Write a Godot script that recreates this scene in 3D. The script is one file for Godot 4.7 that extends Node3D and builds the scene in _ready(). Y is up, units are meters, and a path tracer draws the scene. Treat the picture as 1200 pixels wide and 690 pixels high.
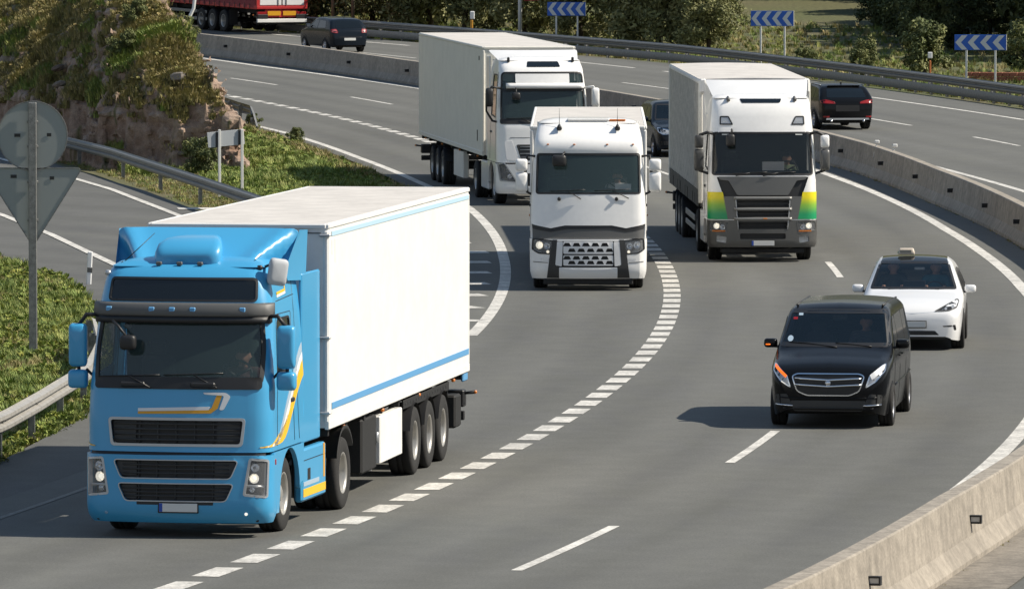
extends Node3D
# A motorway on a long curve seen through a telephoto lens from a bridge.
# Plan coordinates: X to the right, Z away from the camera (world z = -Z). The road climbs gently beyond Z = 150.

const NOSE := 0.0000510
var M := {}
var rng := RandomNumberGenerator.new()
var taken := {}

func elev(Z: float) -> float:
	var d: float = max(Z - 150.0, 0.0)
	if d > 250.0:
		return NOSE * 62500.0 + NOSE * 500.0 * (d - 250.0)
	return NOSE * d * d
func W3(X: float, Z: float, up := 0.0) -> Vector3: return Vector3(X, elev(Z) + up, -Z)

# centre line of the wide broken line between the merging lane and the first lane
func ref_x(Z: float) -> float:
	var z: float = min(Z, 340.0)
	var t := (z - 200.0) / 100.0
	var x := (((-1.47671901 * t - 0.15491476) * t - 10.91705366) * t - 7.85893164) * t + 2.05983334
	if Z > 340.0: x += (Z - 340.0) * ref_d(340.0)
	return x
func ref_d(Z: float) -> float:
	var z: float = min(Z, 340.0)
	var t := (z - 200.0) / 100.0
	return (((-5.90687604 * t - 0.46474428) * t - 21.83410732) * t - 7.85893164) / 100.0
func rp(Z: float, off: float, up := 0.0) -> Vector3:
	var d := ref_d(Z)
	var n := 1.0 / sqrt(1.0 + d * d)
	return W3(ref_x(Z) + off * n, Z - off * d * n, up)
func tab(t: Array, z: float) -> float:
	if z <= t[0][0]: return t[0][1]
	for i in range(1, t.size()):
		if z <= t[i][0]:
			return lerp(float(t[i - 1][1]), float(t[i][1]), (z - t[i - 1][0]) / (t[i][0] - t[i - 1][0]))
	return t[t.size() - 1][1]
const O_EDGE_IN := [[100, -3.6], [172, -3.6], [196, -3.5], [212, -3.74], [227, -3.85], [245, -3.75], [256, -4.0]]
const O_LANE := [[120, 3.63], [165, 3.76], [270, 4.1]]
const O_WIDE := [[200, 0.0], [225, -0.28], [240, -0.14], [256, 0.0]]
const O_OUT := [[159, 7.5], [174, 7.62], [184, 7.75], [206, 8.3], [217, 8.55], [280, 8.45], [300, 8.6], [314, 9.4]]
const O_BAR := [[80, 8.85], [88, 8.68], [96, 8.5], [140, 8.55], [177, 8.75], [199, 9.0], [215, 9.45], [224, 9.5], [258, 9.05], [285, 9.15], [302, 9.65], [317, 10.2]]
const O_OIN := [[205, 12.45], [330, 12.4]]
const O_OLANE := [[245, 17.8], [286, 17.4], [330, 17.2]]
const O_OOUT := [[255, 22.65], [290, 22.45], [315, 22.0], [326, 21.5]]
const O_ORAIL := [[250, 25.5], [298, 26.0], [310, 25.0], [330, 23.4]]

# ---------- naming ----------
func numbered(n: String) -> String:
	if not taken.has(n):
		taken[n] = 0
		return n
	taken[n] += 1
	return "%s_%03d" % [n, taken[n]]
func tag(o: Node, label: String, category: String, group := "", kind := ""):
	if label: o.set_meta("label", label)
	if category: o.set_meta("category", category)
	if group: o.set_meta("group", group)
	if kind: o.set_meta("kind", kind)
	return o
func thing(called: String, label: String, category: String, at := Vector3.ZERO, turn := 0.0, group := "") -> Node3D:
	var o := Node3D.new()
	o.name = numbered(called)
	add_child(o)
	o.position = at
	o.rotation.y = turn
	tag(o, label, category, group)
	return o
func obj(called: String, st, m: Material, parent: Node = null) -> MeshInstance3D:
	var o := MeshInstance3D.new()
	o.mesh = st if st is Mesh else fin(st)
	o.material_override = m
	if parent == null:
		o.name = numbered(called)
		add_child(o)
	else:
		o.name = called
		parent.add_child(o, true)
	return o
func struct(called: String, st, m: Material, parent: Node = null) -> MeshInstance3D:
	var o := obj(called, st, m, parent)
	if parent == null: o.set_meta("kind", "structure")
	return o
func grp(called: String, parent: Node) -> Node3D:
	var o := Node3D.new()
	o.name = called
	parent.add_child(o, true)
	return o

# ---------- shapes ----------
func S(flat := false) -> SurfaceTool:
	var st := SurfaceTool.new()
	st.begin(Mesh.PRIMITIVE_TRIANGLES)
	st.set_smooth_group(0xFFFFFFFF if flat else 0)
	return st
func fin(st: SurfaceTool) -> ArrayMesh:
	st.generate_normals()
	return st.commit()
func quad(st: SurfaceTool, a: Vector3, b: Vector3, c: Vector3, d: Vector3):   # counter-clockwise seen from outside
	st.add_vertex(a); st.add_vertex(c); st.add_vertex(b)
	st.add_vertex(a); st.add_vertex(d); st.add_vertex(c)
func tri(st: SurfaceTool, a: Vector3, b: Vector3, c: Vector3):
	st.add_vertex(a); st.add_vertex(c); st.add_vertex(b)

func bx(st: SurfaceTool, c: Vector3, s: Vector3, b := 0.01, xf := Transform3D.IDENTITY):   # box with chamfered edges
	st.set_smooth_group(0xFFFFFFFF)
	var h := s * 0.5
	b = min(b, min(h.x, min(h.y, h.z)) * 0.9)
	var p := func(sx: float, sy: float, sz: float, ax: int) -> Vector3:
		var v := Vector3(sx * (h.x - (0.0 if ax == 0 else b)), sy * (h.y - (0.0 if ax == 1 else b)), sz * (h.z - (0.0 if ax == 2 else b)))
		return xf * (c + v)
	for sg in [-1.0, 1.0]:
		var f := [p.call(sg, -1, -1, 0), p.call(sg, 1, -1, 0), p.call(sg, 1, 1, 0), p.call(sg, -1, 1, 0)]
		if sg < 0: f.reverse()
		quad(st, f[0], f[1], f[2], f[3])
		f = [p.call(-1, sg, -1, 1), p.call(-1, sg, 1, 1), p.call(1, sg, 1, 1), p.call(1, sg, -1, 1)]
		if sg < 0: f.reverse()
		quad(st, f[0], f[1], f[2], f[3])
		f = [p.call(-1, -1, sg, 2), p.call(1, -1, sg, 2), p.call(1, 1, sg, 2), p.call(-1, 1, sg, 2)]
		if sg < 0: f.reverse()
		quad(st, f[0], f[1], f[2], f[3])
	if b <= 0.0: return
	for s1 in [-1.0, 1.0]:
		for s2 in [-1.0, 1.0]:
			var f := [p.call(s1, s2, -1, 0), p.call(s1, s2, -1, 1), p.call(s1, s2, 1, 1), p.call(s1, s2, 1, 0)]
			if s1 * s2 < 0: f.reverse()
			quad(st, f[0], f[1], f[2], f[3])
			f = [p.call(-1, s1, s2, 1), p.call(-1, s1, s2, 2), p.call(1, s1, s2, 2), p.call(1, s1, s2, 1)]
			if s1 * s2 < 0: f.reverse()
			quad(st, f[0], f[1], f[2], f[3])
			f = [p.call(s1, -1, s2, 2), p.call(s1, -1, s2, 0), p.call(s1, 1, s2, 0), p.call(s1, 1, s2, 2)]
			if s1 * s2 < 0: f.reverse()
			quad(st, f[0], f[1], f[2], f[3])
			for s3 in [-1.0, 1.0]:
				var t := [p.call(s1, s2, s3, 0), p.call(s1, s2, s3, 1), p.call(s1, s2, s3, 2)]
				if s1 * s2 * s3 < 0: t.reverse()
				tri(st, t[0], t[1], t[2])
func box(c: Vector3, s: Vector3, b := 0.01, xf := Transform3D.IDENTITY) -> SurfaceTool:
	var st := S(true)
	bx(st, c, s, b, xf)
	return st

func rings(st: SurfaceTool, rs: Array, closed := true, cap0 := true, cap1 := true):   # skin over a row of rings
	var n: int = rs[0].size()
	for i in rs.size() - 1:
		var a: PackedVector3Array = rs[i]
		var b: PackedVector3Array = rs[i + 1]
		for k in (n if closed else n - 1):
			var k2 := (k + 1) % n
			quad(st, a[k], a[k2], b[k2], b[k])
	for e in [0, 1]:
		if (e == 0 and not cap0) or (e == 1 and not cap1): continue
		var r: PackedVector3Array = rs[0 if e == 0 else rs.size() - 1]
		var c := Vector3.ZERO
		for v in r: c += v
		c /= n
		for k in n:
			var k2 := (k + 1) % n
			if e == 1: tri(st, c, r[k], r[k2])
			else: tri(st, c, r[k2], r[k])
func tube(st: SurfaceTool, pts: Array, rad, sides := 8):
	st.set_smooth_group(0)
	var rs := []
	var u := Vector3.ZERO
	for i in pts.size():
		var p: Vector3 = pts[i]
		var d: Vector3 = (pts[min(i + 1, pts.size() - 1)] - pts[max(i - 1, 0)]).normalized()
		if u == Vector3.ZERO: u = d.cross(Vector3.UP if abs(d.y) < 0.9 else Vector3.RIGHT).normalized()
		u = (u - d * u.dot(d)).normalized()
		var v := d.cross(u)
		var r: float = rad[i] if rad is Array else rad
		var ring := PackedVector3Array()
		for k in sides:
			var a := TAU * k / sides
			ring.append(p + (u * cos(a) + v * sin(a)) * r)
		rs.append(ring)
	rings(st, rs)
func tubed(pts: Array, rad, sides := 8) -> SurfaceTool:
	var st := S()
	tube(st, pts, rad, sides)
	return st
func lathe(st: SurfaceTool, prof: Array, sides := 32, xf := Transform3D.IDENTITY, sharp := false):   # prof: [radius, x along the axle], axis x
	for i in prof.size() - 1:
		if sharp: st.set_smooth_group(i + 1)
		for k in sides:
			var a := TAU * k / sides
			var b := TAU * (k + 1) / sides
			var f := func(q: Array, g: float) -> Vector3: return xf * Vector3(q[1], q[0] * cos(g), q[0] * sin(g))
			quad(st, f.call(prof[i], a), f.call(prof[i], b), f.call(prof[i + 1], b), f.call(prof[i + 1], a))
	st.set_smooth_group(0)

func poly(a: Array) -> PackedVector2Array:
	var p := PackedVector2Array()
	for v in a: p.append(Vector2(v[0], v[1]))
	return ccw(p)
func ccw(p: PackedVector2Array) -> PackedVector2Array:
	if Geometry2D.is_polygon_clockwise(p):   # Godot's test is for y down
		p = p.duplicate()
		p.reverse()
	return p
func rounded(p: PackedVector2Array, r: float, n := 4) -> PackedVector2Array:
	var o := PackedVector2Array()
	for i in p.size():
		var a := p[(i + p.size() - 1) % p.size()]
		var b := p[i]
		var c := p[(i + 1) % p.size()]
		var k: float = min(r, min(a.distance_to(b), c.distance_to(b)) * 0.45)
		var s := b + (a - b).normalized() * k
		var e := b + (c - b).normalized() * k
		for j in n + 1:
			var t := float(j) / n
			o.append(s.lerp(b, t).lerp(b.lerp(e, t), t))
	return o
func rrect(x0: float, y0: float, x1: float, y1: float, r := 0.03) -> PackedVector2Array:
	return rounded(poly([[x0, y0], [x1, y0], [x1, y1], [x0, y1]]), r)
func inset(p: PackedVector2Array, d: float) -> PackedVector2Array:
	var q := Geometry2D.offset_polygon(p, -d, Geometry2D.JOIN_MITER)
	return ccw(q[0]) if q.size() > 0 else p
func circle2(c: Vector2, r: float, n := 24) -> PackedVector2Array:
	var o := PackedVector2Array()
	for k in n: o.append(c + Vector2(cos(TAU * k / n), sin(TAU * k / n)) * r)
	return ccw(o)

# a polygon laid on a curved surface: mp(point, height above the surface) gives the place
func patch(st: SurfaceTool, p: PackedVector2Array, holes: Array, mp: Callable, off := 0.0, depth := 0.0, cell := 0.12):
	var r := Rect2(p[0], Vector2.ZERO)
	for v in p: r = r.expand(v)
	var nx: int = max(1, int(ceil(r.size.x / cell)))
	var ny: int = max(1, int(ceil(r.size.y / cell)))
	st.set_smooth_group(0)
	var cx := r.size.x / nx
	var cy := r.size.y / ny
	for ix in nx:
		for iy in ny:
			var o := r.position + Vector2(ix * cx, iy * cy)
			var sq := PackedVector2Array([o, o + Vector2(cx, 0), o + Vector2(cx, cy), o + Vector2(0, cy)])
			var parts := Geometry2D.intersect_polygons(sq, p)
			for h in holes:
				var next: Array[PackedVector2Array] = []
				for q in parts: next.append_array(Geometry2D.clip_polygons(q, h))
				parts = next
			for q in parts:
				if q.size() < 3: continue
				var ids := Geometry2D.triangulate_polygon(q)
				for k in range(0, ids.size(), 3):
					var a := q[ids[k]]
					var b := q[ids[k + 1]]
					var c := q[ids[k + 2]]
					var ar := (b - a).cross(c - a)
					if abs(ar) < 1e-8: continue
					if ar < 0:
						var t := b
						b = c
						c = t
					tri(st, mp.call(a, off), mp.call(b, off), mp.call(c, off))
	if depth > 0.0:
		st.set_smooth_group(1)
		var loops := [p]
		loops.append_array(holes)
		for li in loops.size():
			var l: PackedVector2Array = loops[li]
			for k in l.size():
				var a := l[k]
				var b := l[(k + 1) % l.size()]
				var n: int = max(1, int(ceil(a.distance_to(b) / cell)))
				for j in n:
					var q0 := a.lerp(b, float(j) / n)
					var q1 := a.lerp(b, float(j + 1) / n)
					if li > 0: quad(st, mp.call(q0, off), mp.call(q1, off), mp.call(q1, off - depth), mp.call(q0, off - depth))
					else: quad(st, mp.call(q1, off), mp.call(q0, off), mp.call(q0, off - depth), mp.call(q1, off - depth))
		st.set_smooth_group(0)
func pat(called: String, parent: Node, m: Material, p: PackedVector2Array, mp: Callable, off := 0.004, depth := 0.004, holes := [], cell := 0.12) -> MeshInstance3D:
	var st := S()
	patch(st, p, holes, mp, off, depth, cell)
	return obj(called, st, m, parent)
func plane_map(o: Vector3, ux: Vector3, uy: Vector3) -> Callable:
	var n := ux.cross(uy).normalized()
	return func(p: Vector2, h: float) -> Vector3: return o + ux * p.x + uy * p.y + n * h

# ---------- materials ----------
func lin(r: float, g: float, b: float) -> Color: return Color(r, g, b).linear_to_srgb()
func mat(c: Color, rough := 0.6, metal := 0.0, coat := 0.0) -> StandardMaterial3D:
	var m := StandardMaterial3D.new()
	m.albedo_color = c
	m.roughness = rough
	m.metallic = metal
	if coat > 0.0:
		m.clearcoat_enabled = true
		m.clearcoat = coat
		m.clearcoat_roughness = 0.06
	return m
func noise_tex(seed_: int, size: int, layers: Array, lo: float, hi: float, tint := Color.WHITE, grain := 0.0) -> ImageTexture:   # layers: [frequency, weight]
	var imgs := []
	for l in layers:
		var n := FastNoiseLite.new()
		n.seed = seed_ + imgs.size()
		n.noise_type = FastNoiseLite.TYPE_SIMPLEX_SMOOTH
		n.frequency = l[0]
		n.fractal_octaves = 3
		var im := n.get_seamless_image(size, size)
		im.convert(Image.FORMAT_L8)
		imgs.append([im.get_data(), float(l[1])])
	var r := RandomNumberGenerator.new()
	r.seed = seed_
	var out := PackedByteArray()
	out.resize(size * size * 3)
	for i in size * size:
		var v := 0.0
		for q in imgs: v += q[0][i] / 255.0 * q[1]
		v += (r.randf() - 0.5) * grain
		v = lerp(lo, hi, clamp(v, 0.0, 1.0))
		out[i * 3] = int(clamp(v * tint.r, 0.0, 1.0) * 255.0)
		out[i * 3 + 1] = int(clamp(v * tint.g, 0.0, 1.0) * 255.0)
		out[i * 3 + 2] = int(clamp(v * tint.b, 0.0, 1.0) * 255.0)
	var img := Image.create_from_data(size, size, false, Image.FORMAT_RGB8, out)
	img.generate_mipmaps()
	return ImageTexture.create_from_image(img)
func textured(m: StandardMaterial3D, t: Texture2D, scale_: float, world := true, vcol := false) -> StandardMaterial3D:
	m.albedo_texture = t
	m.uv1_triplanar = true
	m.uv1_world_triplanar = world
	m.uv1_scale = Vector3.ONE * scale_
	m.vertex_color_use_as_albedo = vcol
	return m
func glow(c: Color, e: float) -> StandardMaterial3D:
	var m := mat(c, 0.3)
	m.emission_enabled = true
	m.emission = c
	m.emission_energy_multiplier = e
	return m
func glass(c: Color, a: float) -> StandardMaterial3D:
	var m := mat(Color(c.r, c.g, c.b, a), 0.03)
	m.transparency = BaseMaterial3D.TRANSPARENCY_ALPHA
	m.metallic_specular = 0.5
	return m
func materials():
	var tA := noise_tex(11, 512, [[0.01, 0.3], [0.2, 0.5]], 0.78, 1.0, Color.WHITE, 1.0)
	M.asphalt = textured(mat(Color.WHITE, 0.88), tA, 0.19, true, true)
	var tP := noise_tex(21, 512, [[0.015, 0.5], [0.12, 0.6]], 0.60, 1.0, Color(1, 0.99, 0.97), 0.5)
	M.line = textured(mat(lin(0.78, 0.77, 0.745), 0.7), tP, 0.12)
	M.line_worn = textured(mat(lin(0.26, 0.26, 0.25), 0.8), tP, 0.6)
	var tC := noise_tex(31, 512, [[0.02, 0.5], [0.1, 0.5]], 0.62, 1.0, Color(1.0, 0.975, 0.94), 0.25)
	M.concrete = textured(mat(lin(0.47, 0.44, 0.395), 0.9), tC, 0.35, true, true)
	M.galv = textured(mat(lin(0.34, 0.36, 0.375), 0.5, 0.55), tC, 0.7)
	M.galv_pale = textured(mat(lin(0.55, 0.56, 0.56), 0.45, 0.25), tC, 0.5)
	M.sign_back = mat(lin(0.27, 0.29, 0.28), 0.7, 0.05)
	M.sign_grey = mat(lin(0.42, 0.44, 0.46), 0.6, 0.0)
	M.post_pale = mat(lin(0.62, 0.62, 0.60), 0.5, 0.1)
	var tG := noise_tex(41, 512, [[0.03, 0.5], [0.2, 0.5]], 0.45, 1.0, Color.WHITE, 0.5)
	M.soil = textured(mat(Color.WHITE, 0.95), tG, 0.22, true, true)
	M.rock = textured(mat(Color.WHITE, 0.93), noise_tex(51, 512, [[0.03, 0.4], [0.12, 0.6]], 0.5, 1.0, Color.WHITE, 0.3), 0.35, true, true)
	M.leaf = mat(Color.WHITE, 0.75)
	M.leaf.vertex_color_use_as_albedo = true
	M.leaf.backlight_enabled = true
	M.leaf.backlight = lin(0.05, 0.07, 0.01)
	M.bark = textured(mat(lin(0.10, 0.075, 0.05), 0.9), tG, 0.8)
	M.blue = mat(lin(0.048, 0.30, 0.54), 0.36, 0.0, 0.3)
	var tD := noise_tex(61, 512, [[0.01, 0.6], [0.06, 0.4]], 0.93, 1.0, Color(1, 0.995, 0.985), 0.04)
	M.white = textured(mat(lin(0.82, 0.82, 0.82), 0.35, 0.0, 0.5), tD, 0.25, false)
	M.box_white = textured(mat(lin(0.74, 0.74, 0.73), 0.55), tD, 0.2, false)
	M.box_cream = textured(mat(lin(0.72, 0.705, 0.645), 0.6), tD, 0.2, false)
	M.roof_white = textured(mat(lin(0.61, 0.605, 0.60), 0.8), noise_tex(63, 512, [[0.01, 0.6], [0.05, 0.4]], 0.84, 1.0, Color(1, 0.98, 0.955), 0.06), 0.25, false)
	M.curtain = textured(mat(lin(0.58, 0.54, 0.47), 0.75), noise_tex(71, 512, [[0.02, 0.6], [0.1, 0.4]], 0.7, 1.0, Color.WHITE, 0.1), 0.3, false)
	M.curtain_red = textured(mat(lin(0.22, 0.022, 0.03), 0.7), tD, 0.3, false)
	M.red = mat(lin(0.42, 0.025, 0.025), 0.45)
	M.black = mat(lin(0.012, 0.012, 0.013), 0.5)
	M.plastic = textured(mat(lin(0.035, 0.036, 0.037), 0.62), tD, 0.6, false)
	M.grey_plastic = mat(lin(0.085, 0.085, 0.083), 0.5)
	M.grey_paint = mat(lin(0.105, 0.104, 0.10), 0.4, 0.3, 0.3)
	M.bar_grey = mat(lin(0.20, 0.198, 0.19), 0.4, 0.3)
	M.tyre = textured(mat(lin(0.03, 0.029, 0.028), 0.88), tG, 1.2, false)
	M.rim = textured(mat(lin(0.45, 0.44, 0.42), 0.4, 0.6), tD, 1.0, false)
	M.alloy = mat(lin(0.5, 0.5, 0.52), 0.28, 0.85)
	M.chrome = mat(lin(0.72, 0.73, 0.75), 0.16, 1.0)
	M.silver = mat(lin(0.42, 0.43, 0.44), 0.35, 0.5)
	M.chassis = textured(mat(lin(0.018, 0.018, 0.018), 0.75), tG, 0.8, false)
	M.interior = mat(lin(0.022, 0.025, 0.028), 0.85)
	M.interior_pale = mat(lin(0.30, 0.27, 0.22), 0.85)
	M.seat = mat(lin(0.03, 0.033, 0.038), 0.9)
	M.windscreen = glass(lin(0.045, 0.075, 0.075), 0.45)
	M.carscreen = glass(lin(0.006, 0.011, 0.012), 0.3)
	M.dark_reflection_screen = glass(lin(0.008, 0.012, 0.012), 0.55)  # windscreen glass darkened in colour to suggest a mirrored tree line
	M.sideglass = glass(lin(0.01, 0.014, 0.015), 0.72)
	M.darkglass = mat(lin(0.006, 0.008, 0.009), 0.04)
	M.darkglass.metallic_specular = 0.55
	M.lens = glass(lin(0.6, 0.62, 0.64), 0.16)
	M.mirror = mat(lin(0.75, 0.76, 0.78), 0.03, 1.0)
	M.plate = mat(lin(0.60, 0.60, 0.58), 0.5)
	M.eu = mat(lin(0.01, 0.06, 0.35), 0.5)
	M.lamp_on = glow(Color(1.0, 0.97, 0.9), 0.55)
	M.lamp_amber = glow(Color(1.0, 0.45, 0.10), 0.6)
	M.amber = mat(lin(0.55, 0.16, 0.02), 0.3)
	M.tail = mat(lin(0.24, 0.010, 0.012), 0.25)
	M.stripe_blue = mat(lin(0.10, 0.29, 0.52), 0.5)
	M.stripe_faded = mat(lin(0.40, 0.57, 0.68), 0.5)
	M.stripe_white = mat(lin(0.68, 0.68, 0.68), 0.4)
	M.stripe_yellow = mat(lin(0.72, 0.43, 0.02), 0.4)
	M.stripe_orange = mat(lin(0.62, 0.30, 0.015), 0.4)
	M.stripe_grey = mat(lin(0.33, 0.42, 0.50), 0.4)
	M.carblack = mat(lin(0.006, 0.0065, 0.0075), 0.18, 0.0, 0.0)
	M.carblack.metallic_specular = 0.32
	M.carnavy = mat(lin(0.008, 0.012, 0.018), 0.18, 0.0, 0.0)
	M.carnavy.metallic_specular = 0.32
	M.carwhite = mat(lin(0.70, 0.70, 0.70), 0.28, 0.0, 0.6)
	M.paper = mat(lin(0.55, 0.57, 0.55), 0.8)
	M.chev_blue = mat(lin(0.012, 0.10, 0.46), 0.5)
	M.chev_white = mat(lin(0.55, 0.57, 0.58), 0.5)
	M.brick = textured(mat(lin(0.55, 0.20, 0.12), 0.9), tG, 1.0)

# ---------- vehicles ----------
# Local axes of a vehicle: front at z = 0 looking along +z, y up, x to the right of someone facing it.
class Cab:
	var py: PackedFloat32Array
	var pz: PackedFloat32Array
	var pw: PackedFloat32Array
	var r := 0.28
	var bulge := 0.12
	func look(t: PackedFloat32Array, y: float) -> float:
		if y <= py[0]: return t[0]
		for i in range(1, py.size()):
			if y <= py[i]: return lerp(t[i - 1], t[i], (y - py[i - 1]) / (py[i] - py[i - 1]))
		return t[t.size() - 1]
	func at(p: Vector2, off: float) -> Vector3:
		var w := look(pw, p.y)
		var zf := look(pz, p.y)
		var a := w - r
		var u: float = abs(p.x)
		var s: float = sign(p.x)
		if u <= a: return Vector3(p.x, p.y, zf - bulge * (u / w) * (u / w) + off)
		var za := zf - bulge * (a / w) * (a / w)
		var arc := r * PI * 0.5
		if u <= a + arc:
			var g := (u - a) / r
			return Vector3(s * (a + sin(g) * (r + off)), p.y, za - r + cos(g) * (r + off))
		return Vector3(s * (w + off), p.y, za - r - (u - a - arc))
	func ux(x: float, y: float) -> float:
		var a := look(pw, y) - r
		if abs(x) <= a: return x
		return sign(x) * (a + r * asin(clamp((abs(x) - a) / r, 0.0, 1.0)))
	func us(z: float, y: float) -> float:
		var w := look(pw, y)
		var a := w - r
		return a + r * PI * 0.5 + (look(pz, y) - bulge * (a / w) * (a / w) - r - z)
	func front(p: PackedVector2Array) -> PackedVector2Array:
		var o := PackedVector2Array()
		for v in p: o.append(Vector2(ux(v.x, v.y), v.y))
		return o
	func side(s: float, p: PackedVector2Array) -> PackedVector2Array:   # p in (z, y)
		var o := PackedVector2Array()
		for v in p: o.append(Vector2(s * us(v.x, v.y), v.y))
		return o
func ccw_all(a: Array) -> Array:
	var o := []
	for p in a: o.append(ccw(p))
	return o
func make_cab(prof: Array, r: float, bulge: float) -> Cab:
	var c := Cab.new()
	c.r = r
	c.bulge = bulge
	for p in prof:
		c.py.append(p[0]); c.pz.append(p[1]); c.pw.append(p[2])
	return c

func wheel_mesh_tyre(R: float, w: float, rim: float) -> ArrayMesh:
	var st := S()
	var p := [[rim, -w * 0.46], [rim + 0.03, -w * 0.5], [R * 0.88, -w * 0.5], [R * 0.965, -w * 0.46], [R, -w * 0.38], [R, -w * 0.14], [R - 0.012, -w * 0.125], [R - 0.012, -w * 0.09], [R, -w * 0.075], [R, w * 0.075], [R - 0.012, w * 0.09], [R - 0.012, w * 0.125], [R, w * 0.14], [R, w * 0.38], [R * 0.965, w * 0.46], [R * 0.88, w * 0.5], [rim + 0.03, w * 0.5], [rim, w * 0.46]]
	lathe(st, p, 40)
	return fin(st)
func truck_rim(rim: float, w: float, deep: bool) -> ArrayMesh:   # dish with hand holes, hub and nuts; outside towards +x
	var st := S()
	var f := -0.02 if not deep else -0.16
	var o := w * 0.46
	lathe(st, [[rim, o - 0.02], [rim + 0.012, o], [rim - 0.012, o + 0.004], [rim - 0.03, o - 0.03], [rim - 0.05, f + 0.01]], 40)
	var mp := func(p: Vector2, h: float) -> Vector3:
		var q := p.length() / rim
		return Vector3(f + (0.05 if not deep else -0.0) * (1.0 - q) + h + 0.012, p.x, -p.y)
	var holes := []
	for k in 10:
		holes.append(circle2(Vector2.from_angle(TAU * k / 10) * rim * 0.73, 0.028, 10))
	patch(st, circle2(Vector2.ZERO, rim - 0.045, 40), holes, mp, 0.0, 0.03, 0.09)
	var hub := f + 0.02
	lathe(st, [[0.15, hub], [0.14, hub + 0.05], [0.11, hub + (0.10 if not deep else 0.15)], [0.06, hub + (0.12 if not deep else 0.18)], [0.0, hub + (0.12 if not deep else 0.18)]], 24)
	for k in 10:
		var d := TAU * (k + 0.5) / 10
		var c := Vector3(hub + 0.02, cos(d) * 0.175, sin(d) * 0.175)
		tube(st, [c - Vector3(0.03, 0, 0), c + Vector3(0.03, 0, 0)], 0.016, 6)
	return fin(st)
func car_rim(rim: float, w: float) -> ArrayMesh:
	var st := S()
	var o := w * 0.44
	lathe(st, [[rim, o - 0.03], [rim + 0.008, o], [rim - 0.015, o], [rim - 0.03, o - 0.05], [rim - 0.035, -0.02]], 36)
	for k in 10:
		var a := TAU * k / 10
		var d := Vector3(0, cos(a), sin(a))
		var e := Vector3(0, -sin(a), cos(a))
		var x0 := Vector3(o - 0.02, 0, 0)
		rings(st, [PackedVector3Array([x0 + d * 0.04 - e * 0.02, x0 + d * 0.04 + e * 0.02, x0 + d * 0.04 + e * 0.02 - Vector3(0.04, 0, 0), x0 + d * 0.04 - e * 0.02 - Vector3(0.04, 0, 0)]), PackedVector3Array([x0 + d * (rim - 0.02) - e * 0.03, x0 + d * (rim - 0.02) + e * 0.03, x0 + d * (rim - 0.02) + e * 0.03 - Vector3(0.03, 0, 0), x0 + d * (rim - 0.02) - e * 0.03 - Vector3(0.03, 0, 0)])])
	lathe(st, [[0.065, o - 0.05], [0.06, o - 0.01], [0.04, o], [0.0, o]], 20)
	return fin(st)
var wheel_cache := {}
func wheel(parent: Node, at: Vector3, R: float, w: float, kind: String):   # kind: front, deep, car
	var rim: float = 0.286 if kind != "car" else R - 0.115
	var key := "%s %.3f %.3f" % [kind, R, w]
	if not wheel_cache.has(key):
		wheel_cache[key] = [wheel_mesh_tyre(R, w, rim), car_rim(rim, w) if kind == "car" else truck_rim(rim, w, kind == "deep")]
	var g := grp("wheel", parent)
	g.position = at
	if at.x < 0: g.rotation.y = PI
	obj("tyre", wheel_cache[key][0], M.tyre, g)
	obj("rim", wheel_cache[key][1], M.alloy if kind == "car" else M.rim, g)
	if kind == "car":
		obj("brake_disc", tubed([Vector3(-0.03, 0, 0), Vector3(-0.01, 0, 0)], rim - 0.05, 24), M.chassis, g)
func plate(parent: Node, c: Vector3, w := 0.52, h := 0.115, strip := true, tilt := 0.0):
	var g := grp("number_plate", parent)
	g.position = c
	g.rotation.x = tilt
	obj("plate_face", box(Vector3.ZERO, Vector3(w, h, 0.012), 0.004), M.plate, g)
	obj("plate_frame", frame_box(w + 0.03, h + 0.03, 0.018, 0.016, -0.004), M.black, g)
	if strip: obj("blue_strip", box(Vector3(-w * 0.5 + 0.024, 0, 0.0075), Vector3(0.045, h - 0.006, 0.003), 0.001), M.eu, g)
func frame_box(w: float, h: float, t: float, d: float, z: float) -> SurfaceTool:
	var st := S(true)
	for s in [-1.0, 1.0]:
		bx(st, Vector3(s * (w - t) * 0.5, 0, z), Vector3(t, h, d), 0.003)
		bx(st, Vector3(0, s * (h - t) * 0.5, z), Vector3(w - 2 * t, t, d), 0.003)
	return st
func wiper(parent: Node, mp: Callable, a: Vector2, b: Vector2, blade: float, dirn := -1.0):   # arm from a to b, blade through b
	var st := S()
	tube(st, [mp.call(a, 0.03), mp.call(a.lerp(b, 0.5), 0.045), mp.call(b, 0.04)], [0.013, 0.011, 0.008], 6)
	var l := []
	for k in 7: l.append(mp.call(b + Vector2((k / 6.0 - 0.5) * blade, dirn * -0.03 * (k / 6.0 - 0.5)), 0.022))
	tube(st, l, 0.009, 6)
	obj("wiper", st, M.black, parent)
func mirror_head(parent: Node, c: Vector3, s: Vector3, m: Material, yaw := 0.0, called := "mirror") -> Node3D:
	var g := grp(called, parent)
	g.position = c
	g.rotation.y = yaw
	var rs := []
	for q in [[-0.5, 0.86], [-0.46, 0.94], [-0.1, 1.0], [0.25, 0.96], [0.42, 0.84], [0.5, 0.6]]:   # from the glass at the back to the domed front
		var ring := PackedVector3Array()
		var o := rrect(-s.x * 0.5 * q[1], -s.y * 0.5 * q[1], s.x * 0.5 * q[1], s.y * 0.5 * q[1], 0.06)
		for v in o: ring.append(Vector3(v.x, v.y, s.z * q[0]))
		rs.append(ring)
	var st := S()
	rings(st, rs)
	obj("housing", st, m, g)
	obj("mirror_glass", box(Vector3(0, 0, -s.z * 0.5 - 0.004), Vector3(s.x * 0.8, s.y * 0.84, 0.006), 0.002), M.mirror, g)
	return g
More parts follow.
